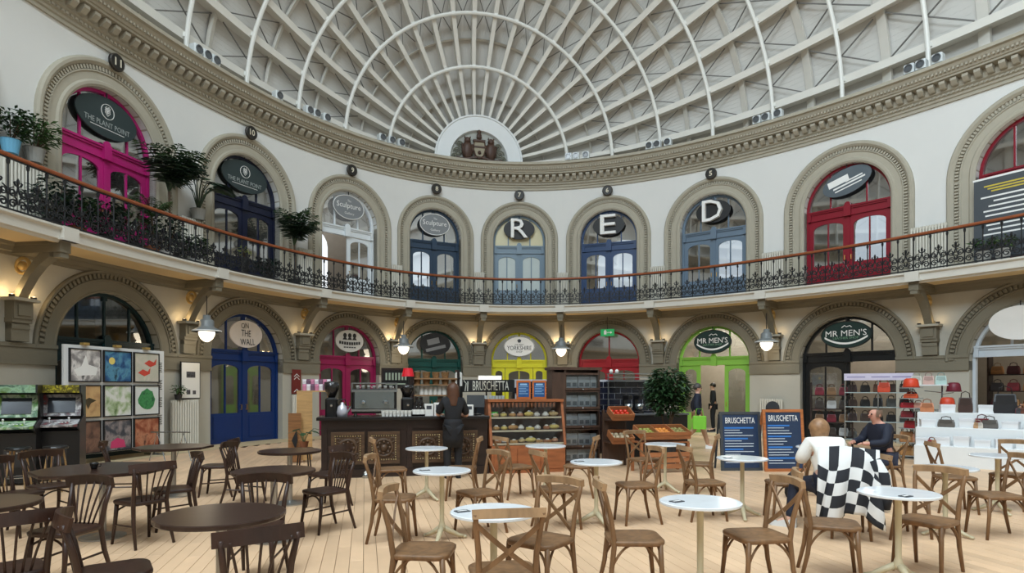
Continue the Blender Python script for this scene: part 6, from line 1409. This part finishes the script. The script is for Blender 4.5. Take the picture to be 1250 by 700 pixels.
# stepped white display with boxes
P3, rz3 = face_cam(1200, 12.9); sd = empty('stepped_display', P3, rz3, label='white stepped display table covered with gift boxes and bags', cat='display table'); W = 2.3
for i, (z, y) in enumerate(((.42, -.55), (.78, -.15), (1.08, .25))):
    MB().cbox(-W/2, W/2, y-.20, y+.20, 0, z, .01).build('step', whitem, sd, local=True)
def box_on(x, y, z, w_, h_, c_, lab, d_=.2): o = empty('gift_box', MW[sd] @ Vector((x, y, z)), rz3+random.uniform(-.25, .25), label=lab, cat='box', group=lab); MB().cbox(-w_/2, w_/2, -d_/2, d_/2, 0, h_*.72, .006).build('carton', mat('box_white', (228, 230, 232), .5, var=.03), o, local=True); MB().cbox(-w_/2-.006, w_/2+.006, -d_/2-.006, d_/2+.006, h_*.68, h_, .006).build('lid', mat('box_lid', (220, 222, 226), .5, var=.03), o, local=True)
for i in range(7): box_on(-1.0+.33*i, -.55, .42, .26, .15+.03*(i % 3), None, 'white gift box on the low step of the white display')
for i, x in enumerate((-.95, -.25, .45, .80)): box_on(x, -.15, .78, .26, .16+.04*(i % 2), None, 'white gift box on the middle step of the white display')
for i, x in enumerate((-.62, .05)): box_on(x, .25, 1.08, .26, .17, None, 'white gift box on the top step of the white display')
zl = {.42: 'low', .78: 'middle', 1.08: 'top'}
for x, y, z, w_, h_, c_, nm in ((-.62, -.15, .78, .30, .16, (96, 90, 84), 'grey patterned'), (.10, -.15, .78, .30, .18, (96, 92, 88), 'checked grey'), (-.98, .25, 1.08, .26, .20, (190, 120, 80), 'tan'), (-.30, .25, 1.08, .26, .32, (62, 40, 34), 'dark brown'), (.36, .25, 1.08, .40, .40, (24, 26, 32), 'big black'), (.75, .25, 1.08, .34, .2, (150, 96, 54), 'brown'), (1.0, .25, 1.08, .28, .18, (150, 200, 186), 'pale teal'), (-.02, -.15, .78, .26, .2, (120, 40, 50), 'maroon')):
    handbag(MW[sd] @ Vector((x, y-.02, z)), rz3+random.uniform(-.2, .2), w_, h_, c_, '%s bag on the %s step of the white display' % (nm, zl[z]))
# hat stand arms beside the rack
P4, rz4 = face_cam(1150, 14.4); hs = empty('hat_stand', P4, rz4, label='slim metal hat stand between the bag rack and the white display', cat='stand')
MB().tube([(0, 0, 0), (0, 0, 1.70)], .018, 7).build('pole', steel, hs, local=True); MB().lathe([(.24, 0), (.22, .03), (.03, .05)], 18).build('base', steel, hs, local=True)
for x, z in ((.22, 1.52), (.10, 1.18), (-.34, 1.56)): MB().tube([(0, 0, z-.06), (x, -.05, z-.02)], .010, 5).build('arm', steel, hs, local=True)
MB().b2(-.62, .12, -.14, .14, 1.66, 1.685).build('shelf', mat('shelf_white', (226, 228, 230), .4), hs, local=True)
hat(MW[hs] @ Vector((.22, -.05, 1.52)), .14, (110, 24, 44), 'maroon round hat on the slim hat stand'); hat(MW[hs] @ Vector((.10, -.05, 1.18)), .15, (212, 70, 40), 'orange round hat on the slim hat stand')
for x, c_, nm in ((-.50, (214, 210, 198), 'cream'), (-.26, (206, 170, 160), 'pink'), (-.02, (180, 206, 200), 'pale mint')): handbag(MW[hs] @ Vector((x, 0, 1.685)), rz4, .22, .20, c_, '%s bag on the shelf of the slim hat stand' % nm)
# glass case
P5, rz5 = face_cam(1131, 14.0); gc = empty('glass_case', P5, rz5, label='clear upright glass display case beside the bag rack', cat='display case')
MB().b2(-.22, .22, -.2, .2, 0, .10).build('plinth', whitem, gc, local=True); mb = MB(); [mb.b2(x-.008, x+.008, y-.008, y+.008, .10, 1.12) for x in (-.21, .21) for y in (-.19, .19)]; mb.b2(-.22, .22, -.2, .2, 1.11, 1.13); mb.build('frame', steel, gc, local=True)
mb = MB(); mb.add([(-.21, -.19, .1), (.21, -.19, .1), (.21, -.19, 1.11), (-.21, -.19, 1.11), (-.21, .19, .1), (.21, .19, .1), (.21, .19, 1.11), (-.21, .19, 1.11)], [(0, 1, 2, 3), (1, 5, 6, 2), (0, 4, 7, 3)]); mb.build('pane', glass('case_tint', (200, 214, 212), .10), gc, local=True)
for z in (.45, .80): MB().b2(-.2, .2, -.18, .18, z, z+.012).build('shelf', mat('glass_edge', (170, 184, 184), .15), gc, local=True)
# shelves inside the pale shop front
q_ = qk(4.5)-.55; P6 = WF(q_, -1.2, 0); ins = empty('bag_shelving', P6, wang(q_), label='dark wall shelving with maroon and brown bags inside the pale shop front', cat='shelf unit')
for x in (-.9, .9): MB().b2(x-.02, x+.02, -.15, .15, 0, 2.5).build('upright', ebony, ins, local=True)
for i, z in enumerate((.6, 1.05, 1.5, 1.95)):
    MB().b2(-.9, .9, -.15, .15, z, z+.03).build('shelf', ebony, ins, local=True)
    for j in range(5): c_ = [(120, 36, 44), (150, 104, 60), (70, 24, 30), (176, 130, 84), (40, 34, 32)][(i*2+j) % 5]; handbag(MW[ins] @ Vector((-.72+.36*j, -.02, z+.03)), wang(q_), .28, .22, c_, '%s bag on the %s wall shelf in the pale shop front' % (['maroon', 'tan', 'dark red', 'light brown', 'black'][(i*2+j) % 5], zn_[i]), 'bags on the %s wall shelf' % zn_[i])
# dark post with rounded top behind the framed menu board
P7, rz7 = face_cam(943, 14.5); o = empty('litter_bin', P7, rz7, label='dark round-topped litter bin behind the framed menu board', cat='bin'); MB().cbox(-.15, .15, -.12, .12, 0, 1.15, .02).build('body', blackp, o, local=True); MB().lathe([(.15, -.12), (.15, .12)], 16, (0, 0, 1.15), 'y').build('hood', mat('bin_hood', (50, 52, 56), .4), o, local=True)

ex = random.Random(11)
for i in range(9):
    st_ = i % 3; z, y = ((.60, -.55), (.96, -.15), (1.27, .27))[st_]; z = (.42, .78, 1.08)[st_]; x = (-.84, -.5, -.16, .18, .52, .86)[i*2 % 6]+(.08 if st_ else .0)
    c_ = [(96, 52, 36), (190, 150, 110), (60, 62, 66), (150, 40, 50), (206, 200, 190)][i % 5]; nm = ['chestnut', 'sand', 'graphite', 'red', 'ivory'][i % 5]
    handbag(MW[sd] @ Vector((x, y-.16, z)), rz3+ex.uniform(-.3, .3), .16, .12, c_, 'small %s purse at the front of the %s step of the white display' % (nm, zl[z]), 'purses on the white display')

# ---------------------------------------------------------------- people
skin1 = mat('skin_light', (214, 168, 146), .55, var=.06); skin2 = mat('skin_rosy', (206, 150, 130), .55, var=.06)
def skinned(name, chains, m, parent, sub=2):
    """chains: list of (points{name:(x,y,z,r[,r2])}, edges, root)"""
    vs, es, rs, roots = [], [], [], []
    for pts, edges, root in chains:
        idx = {k: len(vs)+i for i, k in enumerate(pts)}
        for k, v in pts.items(): vs.append(v[:3]); rs.append((v[3], v[4] if len(v) > 4 else v[3])); roots.append(k == root)
        es += [(idx[a], idx[b]) for a, b in edges]
    me = bpy.data.meshes.new(name); me.from_pydata(vs, es, []); me.materials.append(m)
    o = bpy.data.objects.new(name, me); COL.objects.link(o); o.parent = parent; MW[o] = MW[parent]
    sk = o.modifiers.new('Skin', 'SKIN'); sk.use_smooth_shade = True
    for i, d in enumerate(me.skin_vertices[0].data): d.radius = rs[i]; d.use_root = roots[i]
    if sub: s_ = o.modifiers.new('Subdivision', 'SUBSURF'); s_.levels = sub; s_.render_levels = sub
    return o
def grow(J, names, g): return {n: (*J[n][:3], *[r+g for r in J[n][3:]]) for n in names}
BODY_E = [('pelvis', 'spine'), ('spine', 'chest'), ('chest', 'neck'), ('neck', 'jaw'), ('jaw', 'head'), ('head', 'crown')]
for s_ in 'lr': BODY_E += [('chest', 'sh'+s_), ('sh'+s_, 'el'+s_), ('el'+s_, 'wr'+s_), ('wr'+s_, 'pa'+s_), ('pelvis', 'hi'+s_), ('hi'+s_, 'kn'+s_), ('kn'+s_, 'an'+s_), ('an'+s_, 'to'+s_)]
def fingers(J, s_, curl=.5):
    wr, pa = Vector(J['wr'+s_][:3]), Vector(J['pa'+s_][:3]); d = (pa-wr).normalized(); side = d.cross(Vector((0, 0, 1))); side = side.normalized() if side.length > .1 else Vector((1, 0, 0)); dn = side.cross(d)*-1
    if dn.z > 0: dn = -dn
    out = []
    for i, (o_, L) in enumerate(((-.028, .062), (-.009, .074), (.010, .07), (.028, .054))):
        b = pa+side*o_+d*.0; m = b+d*L*.55+dn*L*.15*curl; e = m+d*L*.4+dn*L*.5*curl
        out.append(({'a': (*b, .009), 'b': (*m, .0085), 'c': (*e, .007)}, [('a', 'b'), ('b', 'c')], 'a'))
    tm = 1 if s_ == 'l' else -1
    b = wr+(pa-wr)*.5+side*.02*tm; m = b+side*.03*tm+d*.03; e = m+d*.03+side*.008*tm
    out.append(({'a': (*b, .011), 'b': (*m, .010), 'c': (*e, .008)}, [('a', 'b'), ('b', 'c')], 'a'))
    return out
def head_extras(t, J, hairm, style, look=(0, 1)):
    h = Vector(J['head'][:3]); j = Vector(J['jaw'][:3]); f = Vector((look[0], look[1], 0)).normalized(); sd = Vector((f.y, -f.x, 0))
    for s_ in (-1, 1):
        p = h+f*.085+sd*.034*s_+Vector((0, 0, -.005)); MB().ball(tuple(p), .012, 8, 6).build('eye', mat('eye_dark', (40, 32, 28), .2), t, local=True, smooth=True)
        p = h-f*.005+sd*.088*s_+Vector((0, 0, -.015)); MB().lathe([(.001, -.03), (.014, -.02), (.018, .01), (.010, .03), (.001, .032)], 8, tuple(p), sx=.6).build('ear', skin2, t, local=True, smooth=True)
    p = j+f*.088+Vector((0, 0, .015)); mb = MB(); mb.box(0, 0, 0, .045, .012, .010, rz=math.atan2(-f.x, f.y)); mb.v = [(x+p.x, y+p.y, z+p.z) for x, y, z in mb.v]; mb.build('mouth', mat('lips', (170, 96, 90), .5), t, local=True)
    mb = MB(); n, m = 18, 12; R = .112 if style != 'bald' else .099; back = -f
    lo = {'bald': .03, 'short': -.05, 'bob': -.17, 'long': -.30, 'nape': -.13}[style]
    for i in range(m+1):
        th = PI*i/m*.98
        for k in range(n):
            a = 2*PI*k/n; d = f*math.cos(a)+sd*math.sin(a); fr = max(0, math.cos(a))
            zz = math.cos(th)*R*1.12; r = math.sin(th)*R
            if zz < 0 or (style == 'bald' and zz < .07):
                # hair falls lower at the back and sides than in front
                low = lo*(1-fr)**.7 if style != 'bald' else lo
                zz = (zz/(R*1.12))*abs(low) if style != 'bald' else min(zz, .06)
                fq = max(0, (i/m-.5)*2); r = R*(1.0 if style in ('bob', 'long') else 1-.32*fq)*(1-.25*fr)
                if i == m: r *= .6
            q_ = h+Vector((0, 0, .015))+back*.018+d*r+Vector((0, 0, zz)); mb.v.append(tuple(q_))
    for i in range(m):
        for k in range(n): k2 = (k+1) % n; mb.face(i*n+k, i*n+k2, (i+1)*n+k2, (i+1)*n+k)
    if style == 'bald':
        # thin fringe round the back of the head only
        mb = MB(); 
        for zz, r in ((-.05, .088), (-.01, .098), (.04, .098), (.055, .090)):
            for k in range(15): a = PI*.32+PI*1.36*k/14; d = f*math.cos(a)+sd*math.sin(a); mb.v.append(tuple(h+back*.004+d*r+Vector((0, 0, zz))))
        for i in range(3):
            for k in range(14): a = i*15+k; mb.face(a, a+1, a+16, a+15)
    mb.build('hair', hairm, t, local=True, smooth=True)
def nose(J, look=(0, 1)):
    h = Vector(J['head'][:3]); f = Vector((look[0], look[1], 0)).normalized()
    a = h+f*.075+Vector((0, 0, .0)); b = h+f*.108+Vector((0, 0, -.035)); return ({'a': (*a, .010), 'b': (*b, .013)}, [('a', 'b')], 'a')
def person(p, rz, J, label, skin, clothes, hairm, style, look=(0, 1)):
    t = empty('person', p, rz, label=label, cat='person')
    skinned('body', [(J, BODY_E, 'pelvis'), nose(J, look)]+fingers(J, 'l')+fingers(J, 'r'), skin, t)
    J = dict(J); a, b = Vector(J['chest'][:3]), Vector(J['neck'][:3]); J['collar'] = (*(a+(b-a)*.78), .062)
    for nm, names, edges, root, g, m in clothes:
        skinned(nm, [(grow(J, names, g), edges, root)], m, t)
    head_extras(t, J, hairm, style, look); return t
def shirt(J, sleeve=True, g=.014):
    names = ['pelvis', 'spine', 'chest', 'collar']+['sh'+s for s in 'lr']+['el'+s for s in 'lr']+(['wr'+s for s in 'lr'] if sleeve else [])
    e = [('pelvis', 'spine'), ('spine', 'chest'), ('chest', 'collar')]+[('chest', 'sh'+s) for s in 'lr']+[('sh'+s, 'el'+s) for s in 'lr']+([('el'+s, 'wr'+s) for s in 'lr'] if sleeve else [])
    return names, e, 'pelvis', g
def pants(g=.012):
    names = ['pelvis']+[a+s for a in ('hi', 'kn', 'an') for s in 'lr']; e = [('pelvis', 'hi'+s) for s in 'lr']+[('hi'+s, 'kn'+s) for s in 'lr']+[('kn'+s, 'an'+s) for s in 'lr']; return names, e, 'pelvis', g
def shoes(t, J, m, sole=None):
    for s_ in 'lr':
        a, b = Vector(J['an'+s_][:3]), Vector(J['to'+s_][:3]); d = (b-a); d.z = 0; d = d.normalized() if d.length > .01 else Vector((0, 1, 0)); base = Vector((a.x, a.y, min(a.z, b.z)))
        mb = MB(); zb = b.z-.035
        sd = Vector((d.y, -d.x, 0)); pr = [(-.07, .03), (-.06, .04), (0, .042), (.08, .045), (.15, .046), (.20, .036), (.225, .015)]
        for x, w_ in pr:
            h_ = .10 if x < .03 else .075 if x < .1 else .05
            c = a+d*x; zc2 = zb
            mb.v += [(c.x-sd.x*w_, c.y-sd.y*w_, zc2), (c.x+sd.x*w_, c.y+sd.y*w_, zc2), (c.x+sd.x*w_*.8, c.y+sd.y*w_*.8, zc2+h_), (c.x-sd.x*w_*.8, c.y-sd.y*w_*.8, zc2+h_)]
        for i in range(len(pr)-1):
            for k in range(4): k2 = (k+1) % 4; mb.face(i*4+k, i*4+k2, i*4+4+k2, i*4+4+k)
        mb.face(3, 2, 1, 0); e = (len(pr)-1)*4; mb.face(e, e+1, e+2, e+3); mb.build('shoe', m, t, local=True)
def stand(h=1.65, **kw):
    k = h/1.70
    J = {'pelvis': (0, 0, .95, .135, .10), 'spine': (0, .0, 1.12, .125, .095), 'chest': (0, .0, 1.33, .15, .105), 'neck': (0, .01, 1.475, .052), 'jaw': (0, .03, 1.53, .062, .07), 'head': (0, .02, 1.60, .086, .10), 'crown': (0, .01, 1.665, .06)}
    for s_, x in (('l', -1), ('r', 1)):
        J['sh'+s_] = (x*.165, 0, 1.40, .055); J['el'+s_] = (x*.23, -.03, 1.13, .042); J['wr'+s_] = (x*.24, .06, .90, .030); J['pa'+s_] = (x*.24, .09, .83, .034, .02)
        J['hi'+s_] = (x*.09, 0, .90, .095); J['kn'+s_] = (x*.10, .02, .50, .062); J['an'+s_] = (x*.10, -.01, .10, .042); J['to'+s_] = (x*.11, .15, .035, .034)
    J.update(kw); return {n: tuple(c*k for c in v) for n, v in J.items()}
blackc = mat('black_cloth', (22, 22, 26), .8, var=.1); navyc = mat('navy_cloth', (24, 30, 48), .75, var=.1)
# barista seen from behind
p_ = unproj(553, 578, z=0); bx = aty(553, 540, CY-.42).x
J = stand(1.66, ell=(-.27, .10, 1.16, .042), wrl=(-.20, .36, 1.15, .030), pal=(-.17, .43, 1.15, .034, .02), elr=(.27, .08, 1.14, .042), wrr=(.24, .33, 1.13, .030), par=(.21, .40, 1.14, .034, .02))
t = person((bx, CY-.42, 0), .0, J, 'person with shoulder-length brown hair in black standing at the counter', skin1, [('tunic', *shirt(J, False, .03), blackc), ('trousers', *pants(.02), blackc)], mat('hair_brown', (86, 54, 36), .5, var=.3, scale=20), 'long')
MB().lathe([(.15, .55), (.19, .72), (.17, .98), (.155, 1.05)], 18, sy=.8).build('apron', blackc, t, local=True, smooth=True); shoes(t, J, blackc)
# person walking past the fruit stand
p_ = unproj(851, 549, z=0)
J = stand(1.70, knl=(-.09, .16, .52, .062), anl=(-.09, .28, .11, .042), tol=(-.09, .44, .05, .034), knr=(.09, -.08, .50, .062), anr=(.09, -.38, .26, .042), tor=(.09, -.34, .12, .034), ell=(-.24, -.12, 1.14, .042), wrl=(-.22, -.02, .92, .03), pal=(-.22, .02, .85, .034, .02))
t = person((p_.x, p_.y, 0), -PI/2-.5, J, 'person in a dark jacket walking with a lime green bag', skin1, [('jacket', *shirt(J, True, .03), navyc), ('trousers', *pants(.01), mat('leggings_beige', (190, 150, 120), .7))], mat('hair_dark_grey', (72, 68, 66), .5, var=.3), 'short')
shoes(t, J, wl)
bg = empty('tote_bag', MW[t] @ Vector((.30, .05, .55)), -PI/2-.5, label='lime green tote bag carried by the walking person', cat='bag'); MB().cbox(-.05, .05, -.17, .17, 0, .34, .02).build('body', mat('tote_lime', (130, 206, 60), .6), bg, local=True); MB().tube([(0, -.1, .33), (0, -.07, .52), (0, .07, .52), (0, .1, .33)], .01, 5).build('handle', mat('tote_lime', (130, 206, 60), .6), bg, local=True)
# man standing in the lime doorway
pd = WF(qk(2.5)-.30, -1.0, 0); J = stand(1.78)
t = person(pd, wang(qk(2.5))+PI/2+.3, J, 'person in dark clothes standing inside the lime green doorway', skin1, [('jumper', *shirt(J, True, .025), blackc), ('trousers', *pants(.02), blackc)], mat('hair_black', (30, 26, 24), .5), 'short'); shoes(t, J, blackc)
# seated couple
def sit(**kw):
    J = {'pelvis': (0, 0, .56, .15, .12), 'spine': (0, .02, .74, .14, .11), 'chest': (0, .06, .95, .155, .115), 'neck': (0, .10, 1.10, .052), 'jaw': (0, .135, 1.15, .062, .07), 'head': (0, .135, 1.22, .086, .10), 'crown': (0, .125, 1.285, .06)}
    for s_, x in (('l', -1), ('r', 1)):
        J['sh'+s_] = (x*.165, .06, 1.02, .058); J['el'+s_] = (x*.25, .17, .80, .044); J['wr'+s_] = (x*.15, .38, .79, .030); J['pa'+s_] = (x*.11, .44, .79, .034, .02)
        J['hi'+s_] = (x*.10, .05, .54, .10); J['kn'+s_] = (x*.12, .44, .51, .066); J['an'+s_] = (x*.12, .40, .10, .042); J['to'+s_] = (x*.13, .56, .035, .034)
    J.update(kw); return J
T12 = Vector((*WT['W12'], 0))
ws = unproj(1014, 601, z=.46); wsv = Vector((ws.x, ws.y)); dw = Vector((T12.x-ws.x, T12.y-ws.y)); rzw = math.atan2(dw.y, dw.x)-PI/2+.38
cs = unproj(1034, 602, z=.46); place_chair('c', (cs.x, cs.y), (T12.x+.12, T12.y+.3), 'oak cross-back chair under the person in white, coat over its back', 'oak cross-back chairs')
J = sit(chest=(0, .15, .92, .155, .115), neck=(0, .24, 1.02, .052), jaw=(0, .31, 1.05, .062, .07), head=(0, .30, 1.12, .086, .10), crown=(0, .27, 1.185, .06), shl=(-.165, .15, .98, .058), shr=(.165, .15, .98, .058), anl=(-.30, .34, .09, .042), tol=(-.42, .42, .035, .034), knl=(-.22, .40, .50, .066))
t = person((ws.x, ws.y, 0), rzw, J, 'seated person in a white top with fair hair leaning over the marble table', skin1, [('top', *shirt(J, True, .03), mat('white_knit', (236, 234, 228), .8, var=.04, bump=.3, bscale=60)), ('trousers', *pants(.014), navyc)], mat('hair_fair', (150, 112, 78), .45, var=.5, scale=26), 'nape', (-.15, 1)); shoes(t, J, mat('trainer_grey', (206, 206, 204), .6))
mp = T12+Vector((1.02, -.12, 0)); rzm = PI/2-.05
place_chair('c', (mp.x, mp.y), (T12.x, T12.y), 'oak cross-back chair under the balding person in navy', 'oak cross-back chairs')
J = sit(); t = person((mp.x, mp.y, 0), rzm, J, 'seated balding person in a navy top facing the person in white', skin2, [('top', *shirt(J, True, .022), navyc), ('trousers', *pants(.014), mat('denim', (50, 58, 80), .7))], mat('hair_grey_brown', (120, 96, 80), .6), 'bald', (0, 1)); shoes(t, J, blackc)
# checked coat over the chair back
chk = bpy.data.materials.new('checked_wool'); chk.use_nodes = True; nt = chk.node_tree; b = nt.nodes['Principled BSDF']; b.inputs['Roughness'].default_value = .85
uvn = nt.nodes.new('ShaderNodeUVMap'); ck = nt.nodes.new('ShaderNodeTexChecker'); ck.inputs['Scale'].default_value = 1; ck.inputs['Color1'].default_value = (*lin((36, 38, 44)), 1); ck.inputs['Color2'].default_value = (*lin((224, 224, 222)), 1)
nt.links.new(uvn.outputs[0], ck.inputs['Vector']); nt.links.new(ck.outputs['Color'], b.inputs['Base Color'])
co = empty('checked_coat', (cs.x, cs.y, 0), rzw-.45, label='black and white checked coat hung over the chair of the person in white', cat='coat')
mb = MB(); NU, NV = 26, 18; uv = []
for j in range(NV+1):
    f = j/NV
    for i in range(NU+1):
        u = i/NU; x = (-.27+.56*u)*(1+.10*f); fold = .035*math.sin(u*19+f*3)*(.3+f)
        z = .92-.62*f-.05*math.sin(u*7)-(.10*abs(u-.45)*2)*f; y = -.30-.05*math.sin(PI*f)*1.2-fold-.10*f
        if f < .15: y = -.27-.25*f; z = .92+.05*math.sin(PI*f/.15*.5)-.05*abs(u-.4)
        mb.v.append((x, y, z)); uv.append((u*5.2+f*1.0, f*5.4-u*.9))
for j in range(NV):
    for i in range(NU): a = j*(NU+1)+i; mb.face(a, a+1, a+NU+2, a+NU+1)
me = mb.mesh('cloth', chk, smooth=True); ul = me.uv_layers.new(name='UVMap')
for lp in me.loops: ul.data[lp.index].uv = uv[lp.vertex_index]
cl = link('cloth', me, co, MW[co]); so_ = cl.modifiers.new('Solidify', 'SOLIDIFY'); so_.thickness = .03
# lining fold on the shoulders and a sleeve hanging down
mb = MB(); pts = [(.24, -.33, .86), (.32, -.36, .70), (.34, -.40, .50), (.32, -.38, .36)]; mb.tube(pts, [.06, .07, .065, .06], 10); me = mb.mesh('sleeve', chk, smooth=True); ul = me.uv_layers.new(name='UVMap')
for lp in me.loops: v = me.vertices[lp.vertex_index].co; ul.data[lp.index].uv = (v.x*9+v.y*6, v.z*8)
link('sleeve', me, co, MW[co])
p_ = unproj(967, 607, z=0); o = empty('rucksack', (p_.x, p_.y, 0), .3, label='small black bag on the floor beside the person in white', cat='bag'); mb = MB(); mb.lathe([(.10, 0), (.13, .06), (.13, .22), (.09, .32), (.04, .36)], 12, sy=.7); mb.build('body', blackc, o, local=True, smooth=True); MB().tube([(-.08, -.08, .28), (-.12, -.13, .18), (-.09, -.10, .04)], .012, 5).build('strap', blackp, o, local=True); MB().tube([(-.04, 0, .35), (0, 0, .40), (.04, 0, .35)], .01, 5).build('handle', blackp, o, local=True)
